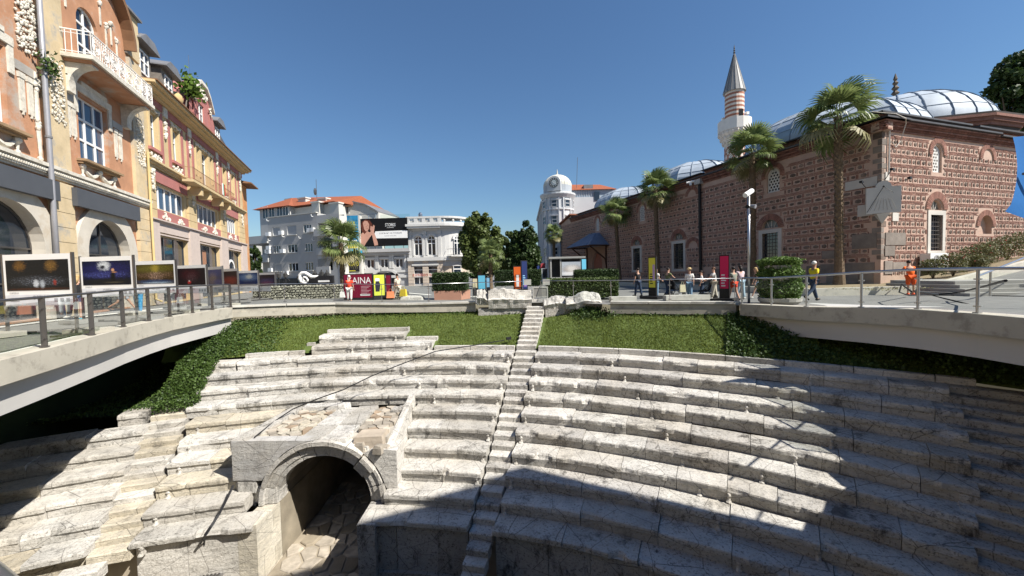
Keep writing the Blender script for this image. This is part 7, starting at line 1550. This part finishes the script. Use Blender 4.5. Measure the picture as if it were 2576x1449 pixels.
# ================================================================ bed, ramp, steps and bushes on the right
BEDK = mat('pale bed kerb', (.50, .475, .41), var=.15, grime=(.33, .31, .26), gs=1, bmp=.3)
k0_, k1_, k2_ = at(2035, 744, 0), at(2332, 739, 0), Vector((31.5, 21.6, 0)); bd = thing('bed_kerb', 'pale concrete kerb of the rose bed, rising along the ramp', 'kerb', (*k1_.xy, 0))
def wallseg(a, b, za, zb, zt, zu, th=.3):
    d = (b - a).normalized(); n = Vector((-d.y, d.x, 0)) * th
    return MB().hexa([(a.x, a.y, za), (b.x, b.y, zb), (b.x + n.x, b.y + n.y, zb), (a.x + n.x, a.y + n.y, za), (a.x, a.y, zt), (b.x, b.y, zu), (b.x + n.x, b.y + n.y, zu), (a.x + n.x, a.y + n.y, zt)])
kl = FL(34, 0, 2.8); wallseg(kl, k0_, -.1, -.1, .36, .38).build('kerb', BEDK, bd); wallseg(k0_, k1_, -.1, -.1, .38, .42).build('kerb', BEDK, bd); wallseg(k1_ + Vector((.01, 0, 0)), k2_, -.1, .6, .42, 2.15).build('ramp_kerb', BEDK, bd)
SOIL = mat('dry bed soil', (.24, .19, .12), var=.35, scale=3, bmp=.7, bs=20)
tag(MB().add([(kl.x, kl.y, .3), (k0_.x, k0_.y + .1, .31), (k1_.x, k1_.y + .2, .33), (k2_.x, k2_.y + .2, 1.95), (44, 30, 2.3), FSW(16, 2.0, -.1), FSW(8, 1.3, -.1), FSW(-.0, .42, -.1), FL(34, .3, -.1)], [(0, 1, 7, 8), (1, 2, 7), (2, 6, 7), (2, 3, 6), (3, 4, 5), (3, 5, 6)]).build('bed_soil', SOIL), kind='structure')
tag(MB().add([(k1_.x, k1_.y - .0, .0), (16.9, 14.2, .05), (24, 10, .1), (44, 18, 2.2), (k2_.x, k2_.y, 1.7)], [(0, 1, 2), (0, 2, 4), (2, 3, 4)]).build('ramp', PAVE), kind='structure')
sa = at(2440, 746, .02); STEP = mat('grey granite step', (.30, .29, .27), var=.12, bmp=.2); ss = thing('wide_steps', 'wide grey granite steps at the right edge below the ramp rail', 'steps', (sa.x, sa.y, 0))
for k in range(4): MB().hexa([(sa.x + .25 * k, sa.y + .42 * k, .0), (sa.x + 9, sa.y + .42 * k - 1.5, .0), (sa.x + 9, sa.y + 6, .0), (sa.x + .25 * k, sa.y + 4.5, 0.), (sa.x + .25 * k, sa.y + .42 * k, .17 * (k + 1) + .0), (sa.x + 9, sa.y + .42 * k - 1.5, .17 * (k + 1)), (sa.x + 9, sa.y + 6, .17 * (k + 1) - .001 * k), (sa.x + .25 * k, sa.y + 4.5, .17 * (k + 1))]).build('step', STEP, ss)
hr = thing('ramp_rail', 'low steel hand rail climbing beside the granite steps', 'hand rail', (sa.x, sa.y, 0)); ra = [at(2375, 700, .55), at(2470, 668, 1.2), at(2590, 632, 2.0)]
ra = [Vector((17.6, 14.6, 1.05)), Vector((20.5, 15.4, 1.75)), Vector((25.5, 17.6, 2.75))]; MB().tube(ra, .035, 8).build('rail', STEEL, hr); 
for q in (.12, .55, .95): v = ra[0].lerp(ra[2], q); MB().tube([v, v - Vector((0, 0, 1.0))], .035, 8).build('post', STEEL, hr)
BUSH = leafmat('rose bush leaves', (.05, .06, .02), (.15, .15, .06), .2); ROSE = mat('rose petals', (.42, .10, .10), bmp=0)
rg = random.Random(8)
for i, (s, o, h, w, lab) in enumerate(((1.6, 1.6, 1.2, .9, 'dark bush nearest the mosque corner'), (2.6, 2.0, 1.4, 1.0, 'second rose bush from the mosque corner'), (6.8, 1.3, 1.4, 1.3, 'rose bush right of the tall barred window'), (8.4, 1.2, 1.5, 1.3, 'rose bush under the blind arch'), (10.2, 1.2, 1.6, 1.5, 'broad rose bush under the blue fabric'), (12.2, 1.3, 1.7, 1.6, 'large rose bush at the right edge'), (5.0, 1.9, 1.0, .9, 'small pale bush below the tall barred window'))):
    g = .45 + s * .115; p = FSW(s, g, o); t = thing('rose_bush', lab, 'bush', p, group='rose bushes in the bed'); mb = MB()
    for k in range(9): a = rg.uniform(0, 6.28); mb.tube([p, p + Vector((cos(a) * w * .25, sin(a) * w * .25, h * .5)), p + Vector((cos(a) * w * .5, sin(a) * w * .5, h * .9))], [.02, .014, .006], 4)
    mb.build('stems', TRUNK, t); mb = MB()
    for k in range(1500): a = rg.uniform(0, 6.28); r_ = w * .62 * sqrt(rg.random()); z = h * (.22 + .8 * rg.random() ** .8) * (1 - .35 * (r_ / w) ** 2); leafq(mb, p + Vector((cos(a) * r_, sin(a) * r_, z)), .085, rg)
    mb.build('leaves', BUSH, t)
    for k in range(7): a = rg.uniform(0, 6.28); q = p + Vector((cos(a) * w * .45, sin(a) * w * .45, h * rg.uniform(.6, 1))); MB().ball(q, .04, .04, .035, 6, 4).build('rose', ROSE, t)
mb = MB()
for k in range(1500): s = rg.uniform(-6, 9); o = rg.uniform(.3, 3.4); p = FSW(s, .36 + max(0, s) * .1, o); leafq(mb, p, .06, rg)
tag(mb.build('dry_weeds', leafmat('dry weeds', (.14, .13, .05), (.3, .27, .13), .2)), kind='stuff')
hose = [at(2292, 733, .6), at(2268, 715, .75), at(2262, 735, .35), at(2285, 743, .06), at(2330, 742, .05), at(2420, 743, .04), at(2590, 746, .04)]
tag(MB().tube(hose, .03, 6).build('hose', BLACK), 'black hose held by the orange clad worker, trailing right along the paving', 'hose'); tag(MB().tube([at(2300, 732, .5), at(2360, 741, .25), at(2410, 736, .35), at(2470, 722, .75), at(2530, 706, 1.2)], .03, 6).build('hose', BLACK), 'second black hose looping up towards the ramp', 'hose')
# blue fabric at the right edge
bl = atY(2560, 440, 10.0); bf = thing('blue_awning', 'blue fabric awning with a concave edge hanging in at the right border', 'awning', (bl.x + 1, 10, 0)); BLUE = mat('blue canvas', (.015, .13, .38), rough=.7, var=.08, bmp=.1); n = 10; vs = []
for k in range(n + 1):
    y = 345 + (532 - 345) * k / n; f = k / n; e = 2545 + 16 * (1 - (2 * f - .9) ** 2) - 5 * f - (8 if k == n else 0); p = atY(e, y, 10.0); vs += [(p.x, 10.0, p.z), (p.x + .9, 10.25 + .1 * sin(f * 3), p.z + .12 - .3 * f), (p.x + 2.0, 10.2, p.z + .25 - .5 * f)]
mb = MB().add(vs + [(x, y + .03, z) for x, y, z in vs], [(3 * k + i, 3 * k + 3 + i, 3 * k + 4 + i, 3 * k + 1 + i) for k in range(n) for i in range(2)]); mb.build('canvas', BLUE, bf, smooth=True)
p = atY(2571, 438, 10.0); MB().tube([(p.x - .02, 9.96, p.z), (p.x + 2.2, 10.1, p.z - .25)], .035, 6).build('wooden_rib', WOODG, bf); MB().tube([(p.x + 2.2, 10.2, .2), (p.x + 2.2, 10.2, 5.6)], .05, 8).build('mast', STEEL, bf)

# ================================================================ people
SKIN = mat('skin', (.46, .27, .19), rough=.6, var=.06, bmp=0); SKIN2 = mat('tanned skin', (.33, .18, .12), rough=.6, var=.06, bmp=0)
def cloth(n, c): return mat('cloth ' + n, c, rough=.85, var=.12, scale=5, bmp=.2, bs=20)
def hair(n, c): return mat('hair ' + n, c, rough=.6, var=.2, scale=20, bmp=.2, bs=60)
def skinned(verts, edges, radii, sub=1):
    me = bpy.data.meshes.new('limbs'); me.from_pydata(verts, edges, []); ob = bpy.data.objects.new('limbs', me); COL.objects.link(ob)
    ob.modifiers.new('skin', 'SKIN'); d = me.skin_vertices[0].data
    for i, r in enumerate(radii): d[i].radius = r if hasattr(r, '__len__') else (r, r); d[i].use_root = (i == 0)
    s = ob.modifiers.new('sub', 'SUBSURF'); s.levels = sub; bpy.context.view_layer.update()
    out = bpy.data.meshes.new_from_object(ob.evaluated_get(bpy.context.evaluated_depsgraph_get())); bpy.data.objects.remove(ob); bpy.data.meshes.remove(me)
    mb = MB(); mb.v = [tuple(v.co) for v in out.vertices]; mb.f = [tuple(p.vertices) for p in out.polygons]; bpy.data.meshes.remove(out); return mb
def person(label, x, y, z, h, face, top, legs, hairm, shoes, hipL=0, hipR=0, kneeL=0, kneeR=0, shL=5, shR=5, elL=12, elR=12, ab=9, lean=3, sleeve=.55, leglen=1.0, skirt=0, hat=None, longhair=False, skin=None, wide=1., turn=0, group='people walking on the square'):
    """face: compass direction the body looks to (radians, 0 = +y); angles in degrees, forward positive"""
    skin = skin or SKIN; t = thing('person', label, 'person', (x, y, z), face, group)
    U = h / 1.75; V = lambda a, b, c: Vector((a * U, b * U, c * U)); le = radians(lean); up = Vector((0, sin(le), cos(le)))
    pel = V(0, 0, .95); sp = pel + up * .2 * U; ch = pel + up * .40 * U; nk = pel + up * .55 * U; hd = nk + (up + Vector((0, .12, 0))) * .13 * U; ht = hd + Vector((0, 0, .11 * U))
    J = {}
    for s, n, hp, kn, sh, el in ((-1, 'L', hipL, kneeL, shL, elL), (1, 'R', hipR, kneeR, shR, elR)):
        a = radians(hp); k = radians(hp - kn); hip = pel + V(.095 * s * wide, 0, -.03); kne = hip + Vector((.01 * s, sin(a), -cos(a))) * .44 * U; ank = kne + Vector((0, sin(k), -cos(k))) * .43 * U
        f = radians(hp - kn) * .6; toe = ank + Vector((.02 * s, cos(f) * .15, sin(f) * .15 - .045)) * U
        b = radians(sh); e = radians(sh + el); w = radians(ab); shd = pel + up * .47 * U + V(.175 * s * (wide * .5 + .5), 0, 0); elb = shd + Vector((s * sin(w), sin(b) * cos(w), -cos(b) * cos(w))) * .29 * U; wr = elb + Vector((s * sin(w) * .4, sin(e), -cos(e))).normalized() * .25 * U
        J[n] = (hip, kne, ank, toe, shd, elb, wr)
    zmin = min(J['L'][2].z, J['R'][2].z) - .075 * U; sh_ = Vector((0, 0, -zmin))
    pel, sp, ch, nk, hd, ht = [v + sh_ for v in (pel, sp, ch, nk, hd, ht)]; J = {k: tuple(v + sh_ for v in q) for k, q in J.items()}
    L, R = J['L'], J['R']; r = lambda *a: tuple(x * U for x in a) if len(a) > 1 else a[0] * U
    W = wide
    vs = [pel, sp, ch, nk, hd, ht, *L[:4], *R[:4], *L[4:], *R[4:]]
    ed = [(0, 1), (1, 2), (2, 3), (3, 4), (4, 5), (0, 6), (6, 7), (7, 8), (8, 9), (0, 10), (10, 11), (11, 12), (12, 13), (2, 14), (14, 15), (15, 16), (2, 17), (17, 18), (18, 19)]
    rad = [r(.125 * W, .10 * W), r(.115 * W, .09 * W), r(.13 * W, .10 * W), r(.052), r(.078, .09), r(.07, .082), r(.085 * W), r(.055), r(.038), r(.034, .026), r(.085 * W), r(.055), r(.038), r(.034, .026), r(.05), r(.038), r(.027), r(.05), r(.038), r(.027)]
    body = skinned(vs, ed, rad)
    fw = Vector((sin(radians(-turn)), cos(radians(turn)), 0)); c = (hd + ht) / 2; rt = Vector((fw.y, -fw.x, 0))
    body.ball(c + fw * .088 * U - Vector((0, 0, .02 * U)), .014 * U, .02 * U, .022 * U, 6, 4)                        # nose
    body.ball(c + fw * .07 * U - Vector((0, 0, .055 * U)), .026 * U, .016 * U, .009 * U, 6, 4)                     # mouth
    for s in (-1, 1): body.ball(c + rt * s * .082 * U, .012 * U, .02 * U, .03 * U, 6, 4)                             # ears
    for arm, s in ((L, -1), (R, 1)):                                                                                 # hands
        d = (arm[6] - arm[5]).normalized(); q = d.cross(Vector((0, 1, 0))); q = q.normalized() if q.length > .1 else Vector((1, 0, 0)); n = d.cross(q); pm = arm[6] + d * .045 * U
        body.ball(pm, .022 * U, .034 * U, .05 * U, 7, 5)
        for k in range(4): b_ = pm + d * .035 * U + n * (k - 1.5) * .017 * U; ln = (.05, .062, .058, .045)[k] * U; body.tube([b_, b_ + d * ln * .6, b_ + d * ln + Vector((0, .02 * U, 0))], [.009 * U, .008 * U, .006 * U], 5)
        b_ = pm + n * .03 * U * -1; body.tube([b_, b_ + (d - n * .8).normalized() * .035 * U, b_ + (d * 1.2 - n * .5).normalized() * .06 * U], [.011 * U, .009 * U, .007 * U], 5)
    body.build('body', skin, t, world=False, smooth=True)
    eyes = MB()
    for s in (-1, 1): eyes.ball(c + fw * .076 * U + rt * s * .03 * U + Vector((0, 0, .012 * U)), .011 * U, .008 * U, .007 * U, 6, 4)
    eyes.build('eyes', BLACK, t, world=False)
    g = .022
    if sleeve is not None:
        def tip(a): e = a[5] + (a[6] - a[5]) * max(0, sleeve - 1); return a[4] + (a[5] - a[4]) * min(1, sleeve) if sleeve <= 1 else e
        tv = [pel - Vector((0, 0, .02 * U)), sp, ch, nk - Vector((0, 0, .045 * U)), L[4], tip(L), R[4], tip(R)]; te = [(0, 1), (1, 2), (2, 3), (2, 4), (4, 5), (2, 6), (6, 7)]; tr_ = [r(.135 * W + g, .112 * W + g), r(.12 * W + g, .096 * W + g), r(.138 * W + g, .105 * W + g), r(.06), r(.058 + g * .6), r(.05 + g), r(.058 + g * .6), r(.05 + g)]
        if sleeve > 1: tv[5:6] = [tip(L)]; 
        skinned(tv, te, tr_).build('top', top, t, world=False, smooth=True)
    else:
        skinned([pel, sp, ch, ch + up * .06 * U], [(0, 1), (1, 2), (2, 3)], [r(.13 * W + g, .105 * W + g), r(.118 * W + g, .094 * W + g), r(.134 * W + g, .104 * W + g), r(.1, .08)]).build('top', top, t, world=False, smooth=True)
    def leg(a): 
        if leglen <= .5: return [a[0] + (a[1] - a[0]) * leglen * 2]
        return [a[1], a[1] + (a[2] - a[1]) * (leglen - .5) * 2]
    l1, l2 = leg(L), leg(R); bv = [pel + Vector((0, 0, .05 * U)), L[0], *l1, R[0], *l2]; n1 = len(l1); be = [(0, 1), (1, 2)] + ([(2, 3)] if n1 == 2 else []) + [(0, 2 + n1), (2 + n1, 3 + n1)] + ([(3 + n1, 4 + n1)] if n1 == 2 else [])
    lr = [r(.095 * W + g)] + ([r(.066 + g)] if n1 == 1 else [r(.062 + g), r(.048 + g)]); br = [r(.138 * W + g * .4, .112 * W + g * .4)] + lr + lr
    skinned(bv, be, br).build('trousers' if leglen > .5 else 'shorts', legs, t, world=False, smooth=True)
    for a in (L, R): 
        m = MB(); d = (a[3] - a[2]); m.tube([a[2] - d * .35 + Vector((0, 0, -.028 * U)), a[2] + d * .25 + Vector((0, 0, -.022 * U)), a[3] + d * .25 + Vector((0, 0, .0))], [.042 * U, .05 * U, .03 * U], 8); m.tube([a[2] + Vector((0, 0, .03 * U)), a[2] + Vector((0, 0, -.03 * U))], .045 * U, 8); m.build('shoe', shoes, t, world=False, smooth=True)
    hm = MB(); hm.ball(c - fw * .018 * U + Vector((0, 0, .035 * U)), .092 * U, .1 * U, .092 * U, 10, 7)
    if longhair: hm.tube([c - fw * .05 * U, c - fw * .09 * U - Vector((0, 0, .12 * U)), c - fw * .08 * U - Vector((0, 0, .24 * U))], [.09 * U, .075 * U, .04 * U], 8)
    hm.build('hair', hairm, t, world=False, smooth=True)
    if hat: m = MB(); m.lathe([(.16 * U, c.z + .05 * U), (.165 * U, c.z + .065 * U), (.1 * U, c.z + .08 * U), (.095 * U, c.z + .14 * U), (.05 * U, c.z + .165 * U)], 14, (c.x, c.y)); m.build('hat', hat, t, world=False)
    return t
def feet(x, y, z=0.): p = at(x, y, z); return p.x, p.y, z
WHT = cloth('white', (.68, .66, .62)); JEAN = cloth('jeans', (.16, .25, .36)); DENIM = cloth('dark denim', (.03, .045, .08)); BLK = cloth('black', (.015, .015, .017)); BEI = cloth('beige', (.50, .45, .37)); PSH = mat('pale shoes', (.6, .58, .54), bmp=0); DSH = mat('dark shoes', (.03, .028, .026), bmp=0)
HG = hair('white', (.62, .6, .56)); HB = hair('dark', (.018, .013, .011)); HBR = hair('brown', (.10, .05, .028)); HBL = hair('blond', (.38, .26, .12)); RED = cloth('red', (.62, .06, .025))
person('white haired man in red shirt and white trousers at the maroon poster', *feet(880, 763), 1.68, .1, RED, WHT, HG, PSH, sleeve=.6, leglen=.82, hipL=4, hipR=-4, wide=1.08)
person('man in pale print shirt striding with bright shopping bags', *feet(1002, 757), 1.76, 1.1, cloth('print shirt', (.50, .46, .38)), BEI, HB, DSH, hipL=22, hipR=-20, kneeR=25, kneeL=6, sleeve=.8, skin=SKIN2, wide=1.1, leglen=.95)
person('short haired woman in white top and beige trousers pushing a stroller', *feet(1797, 753), 1.62, 1.25, WHT, BEI, HBR, PSH, hipL=10, hipR=-10, shL=45, shR=45, sleeve=.7, wide=1.2, leglen=.95)
person('woman in straw hat, white blouse and jeans with a pale bag', *feet(1735, 750), 1.62, 2.6, WHT, JEAN, HBL, PSH, hipL=18, hipR=-16, kneeR=20, hat=cloth('straw', (.50, .38, .2)), sleeve=.8)
person('dark haired woman in pale pink top and wide light jeans', *feet(1863, 752), 1.68, 0.2, cloth('pale pink', (.50, .40, .42)), cloth('light jeans', (.30, .40, .47)), HB, PSH, hipL=8, hipR=-8, longhair=True, wide=1.15)
person('woman in red shorts half hidden by the magenta sign', *feet(1846, 756), 1.62, .3, cloth('grey green', (.20, .21, .17)), RED, HB, DSH, hipL=14, hipR=-10, kneeR=15, leglen=.3)
person('slim girl in black top and denim shorts running', *feet(1904, 750), 1.58, 1.3, BLK, cloth('denim blue', (.22, .34, .46)), HBL, PSH, hipL=18, hipR=-32, kneeR=48, leglen=.22, sleeve=None, longhair=True, wide=.82, lean=6)
person('man in yellow T-shirt and white cap beside the plant tower', *feet(2046, 757), 1.80, -1.4, cloth('yellow', (.66, .52, .025)), DENIM, hair('cap', (.6, .58, .55)), DSH, hipL=20, hipR=-26, kneeR=24, shR=-22, shL=20, skin=SKIN2, leglen=.98, sleeve=.75)
person('worker in orange top and shorts holding a black hose', *feet(2291, 742), 1.72, -.3, cloth('bright orange', (.72, .13, .012)), cloth('orange shorts', (.68, .09, .012)), HB, mat('orange shoes', (.7, .12, .05), bmp=0), shL=30, shR=18, elL=45, elR=50, lean=16, leglen=.5, wide=1.15)
G2 = 'people behind the photo panels'
person('woman in black top and blue shorts between the first two panels', *feet(199, 806, .22), 1.68, .4, BLK, cloth('blue shorts', (.07, .10, .17)), HBL, mat('turquoise shoes', (.08, .38, .5), bmp=0), leglen=.28, hipL=6, hipR=-6, longhair=True, sleeve=1.0, group=G2)
person('man in dark jeans behind the first photo panel', *feet(146, 803, .22), 1.74, .2, cloth('navy', (.03, .04, .07)), DENIM, HBR, PSH, hipL=-8, hipR=10, group=G2)
person('second person in black trousers behind the first photo panel', *feet(176, 799, .22), 1.76, .3, BLK, BLK, HB, DSH, hipL=10, hipR=-12, group=G2)
person('person in turquoise trousers behind the violinist panel', *feet(350, 788, .22), 1.66, .2, WHT, cloth('turquoise', (.05, .30, .55)), HBL, PSH, hipL=4, hipR=-4, group=G2)
person('person in grey shorts striding behind the violinist panel', *feet(312, 782, .22), 1.7, -1.2, cloth('grey top', (.3, .3, .32)), cloth('grey shorts', (.32, .33, .36)), HBR, DSH, hipL=30, hipR=-28, kneeR=30, leglen=.35, group=G2)
G3_ = 'people in the shade of the mosque'
person('dark dressed person in the shade left of the yellow sign', *feet(1606, 745), 1.7, .5, BLK, DENIM, HB, DSH, hipL=12, hipR=-12, group=G3_)
person('person in pale top and light jeans behind the yellow sign', *feet(1650, 748), 1.64, -1.0, WHT, JEAN, HB, DSH, elR=60, group=G3_)
person('person in olive top pushing a dark pram in the shade', *feet(1680, 746), 1.66, -1.2, cloth('olive', (.12, .13, .06)), DENIM, HB, DSH, shL=45, shR=45, hipL=10, hipR=-14, group=G3_)
person('child in white top beside the stroller', *feet(1766, 750), 1.45, 1.2, cloth('soft white', (.6, .58, .56)), DENIM, HB, DSH, hipL=8, hipR=-8, group=G3_)
def stroller(label, x, y, ang, s=1.):
    t = thing('stroller', label, 'stroller', (x, y, 0), ang, 'strollers'); fr = MB()
    for k in (-.25, .25): fr.tube([(k, .45, .12), (k, .0, .55), (k, -.45, 1.02)], .018, 6); fr.tube([(k, -.4, .12), (k, .05, .55)], .018, 6)
    fr.tube([(-.25, -.45, 1.02), (.25, -.45, 1.02)], .022, 6); fr.tube([(-.25, -.4, .13), (.25, -.4, .13)], .015, 6); fr.build('frame', BLACK, t, world=False)
    for a, b in ((-.27, .45), (.27, .45), (-.27, -.4), (.27, -.4)): m = MB(); m.tube([(a - .03, b, .12), (a + .03, b, .12)], .12, 14); m.build('wheel', DSH, t, world=False)
    m = MB(); m.hexa([(-.22, -.12, .42), (.22, -.12, .42), (.22, .32, .38), (-.22, .32, .38), (-.22, -.12, .5), (.22, -.12, .5), (.22, .32, .46), (-.22, .32, .46)]); m.hexa([(-.22, -.3, .95), (.22, -.3, .95), (.22, -.24, .95), (-.22, -.24, .95), (-.22, -.18, .46), (.22, -.18, .46), (.22, -.1, .46), (-.22, -.1, .46)][4:] + [(-.22, -.3, .95), (.22, -.3, .95), (.22, -.24, .95), (-.22, -.24, .95)]); m.build('seat', BLK, t, world=False)
    m = MB(); vs = []
    for k in range(6): a = pi * .15 + pi * .5 * k / 5; vs += [(-.24, -.28 + .42 * cos(a) * .9 + .1, .72 + .38 * sin(a)), (.24, -.28 + .42 * cos(a) * .9 + .1, .72 + .38 * sin(a))]
    m.add(vs + [(x, y, z - .02) for x, y, z in vs], [(2 * k, 2 * k + 1, 2 * k + 3, 2 * k + 2) for k in range(5)]); m.build('hood', BLK, t, world=False); MB().box(-.18, .18, -.3, .25, .18, .32).build('basket', cloth('grey basket', (.2, .2, .2)), t, world=False)
p = at(1773, 752, 0); stroller('black stroller pushed by the woman in white', p.x, p.y - .1, 1.25); p = at(1697, 746, 0); stroller('dark pram in the shade between the yellow sign and the straw hat woman', p.x, p.y, -1.2)
def bag(label, x, y, z, w, h, m, ang=0., cat='bag'):
    t = thing('bag', label, cat, (x, y, z), ang, 'bags carried by people'); d = .1
    MB().add([(-w / 2, -d, 0), (w / 2, -d, 0), (w / 2, d, 0), (-w / 2, d, 0), (-w * .42, -d * .5, h), (w * .42, -d * .5, h), (w * .42, d * .5, h), (-w * .42, d * .5, h)], [(3, 2, 1, 0), (0, 1, 5, 4), (1, 2, 6, 5), (2, 3, 7, 6), (3, 0, 4, 7), (4, 5, 6, 7)]).build('pouch', m, t, world=False)
    MB().tube([(-w * .2, 0, h), (-w * .12, 0, h + .16), (w * .12, 0, h + .16), (w * .2, 0, h)], .012, 5).build('handle', m, t, world=False)
p = at(1002, 757, 0); bag('large orange and white printed shopping bag at the striding man', p.x - .42, p.y - .25, .22, .5, .42, cloth('orange bag', (.62, .2, .09)), .3); bag('yellow shopping bag at the striding man', p.x + .42, p.y - .25, .3, .46, .46, cloth('yellow bag', (.66, .5, .05)), -.3)
p = at(880, 763, 0); bag('white carrier bag of the man in red', p.x - .42, p.y - .02, .38, .3, .36, WHT); p = at(1735, 750, 0); bag('pale cloth bag of the straw hat woman', p.x - .42, p.y - .05, .35, .32, .4, cloth('cream bag', (.55, .5, .34))); p = at(1935, 748, 0); bag('white carrier bag beside the plant tower', p.x + .1, p.y + .8, .5, .4, .45, WHT)
cb_ = at(1035, 757, 0); fr0 = thing('worn_slab', 'worn white stone slab lying behind the man with the bags', 'stone slab', (cb_.x, cb_.y, 0)); pebble([(cb_.x - .7, cb_.y - .2), (cb_.x + .75, cb_.y - .25), (cb_.x + .8, cb_.y + .5), (cb_.x - .5, cb_.y + .6)], (cb_.x, cb_.y + .2), lambda a, b, h: Vector((a, b, h)), 0, .32, .3).build('slab', MARB2, fr0)
for x0, x1, lab in ((1537, 1602, 'left'), (1676, 1790, 'right')):
    p, q = atY(x0, 752, 19.9), atY(x1, 752, 19.9); b = thing('stone_bench', 'long low stone bench behind the glass rail, %s of the yellow sign' % lab, 'bench', (p.x, 19.9, 0)); MB().box(p.x, q.x, 19.9, 20.35, 0, .26).build('seat', COPE, b); MB().box(p.x + .1, q.x - .1, 20.36, 20.4, 0, .2).build('support', CONC, b)

# ================================================================ the tall house behind the camera whose roof shades the near seats
sb = thing('corner_house', 'tall plastered house behind the viewer shading the near benches', 'building', (16, -8, 0)); HT = 15.5
foot = [(16.84, 3.4), (11.0, .9), (9.0, -30), (34, -30), (30, -18)]
MB().prism(foot, 0, HT - .3).build('wall', CREAMP, sb); MB().prism([(x, y + .01) for x, y in foot], HT - .298, HT).build('cornice', STUCCO, sb)
for (a, b) in ((foot[0], foot[1]), (foot[1], foot[2]), (foot[4], foot[0])):
    L = hypot(b[0] - a[0], b[1] - a[1]); fr = Frame(b, (a[0] - b[0], a[1] - b[1])); n = max(1, int(L / 2.6))
    for k in range(n):
        for z in (1.0, 4.6, 8.2, 11.8): u = L * (k + .5) / n; window(fr, sb, u - .55, u + .55, z, z + 1.8, 2, 1, .03, WFRAME, GLASS, False, .1)

nb = thing('unseen_house', 'unseen plastered house added behind the viewer on the left', 'building', (-13, -18, 0)); FN = Frame((-7.5, -34), (-.3617, .9323))  # unseen house, added to hold back sky light from the pit
FN.bx(0, 36, 0, 15.5, -10, 0).build('wall', CREAMP, nb); FN.bx(-.3, 36.3, 15.5, 15.9, -10.2, .5).build('cornice', STUCCO, nb)
for k in range(12):
    for z in (1.0, 4.6, 8.2, 11.8): window(FN, nb, 1 + 2.9 * k, 2.2 + 2.9 * k, z, z + 1.9, 2, 1, .03, WFRAME, GLASS, False, .1)
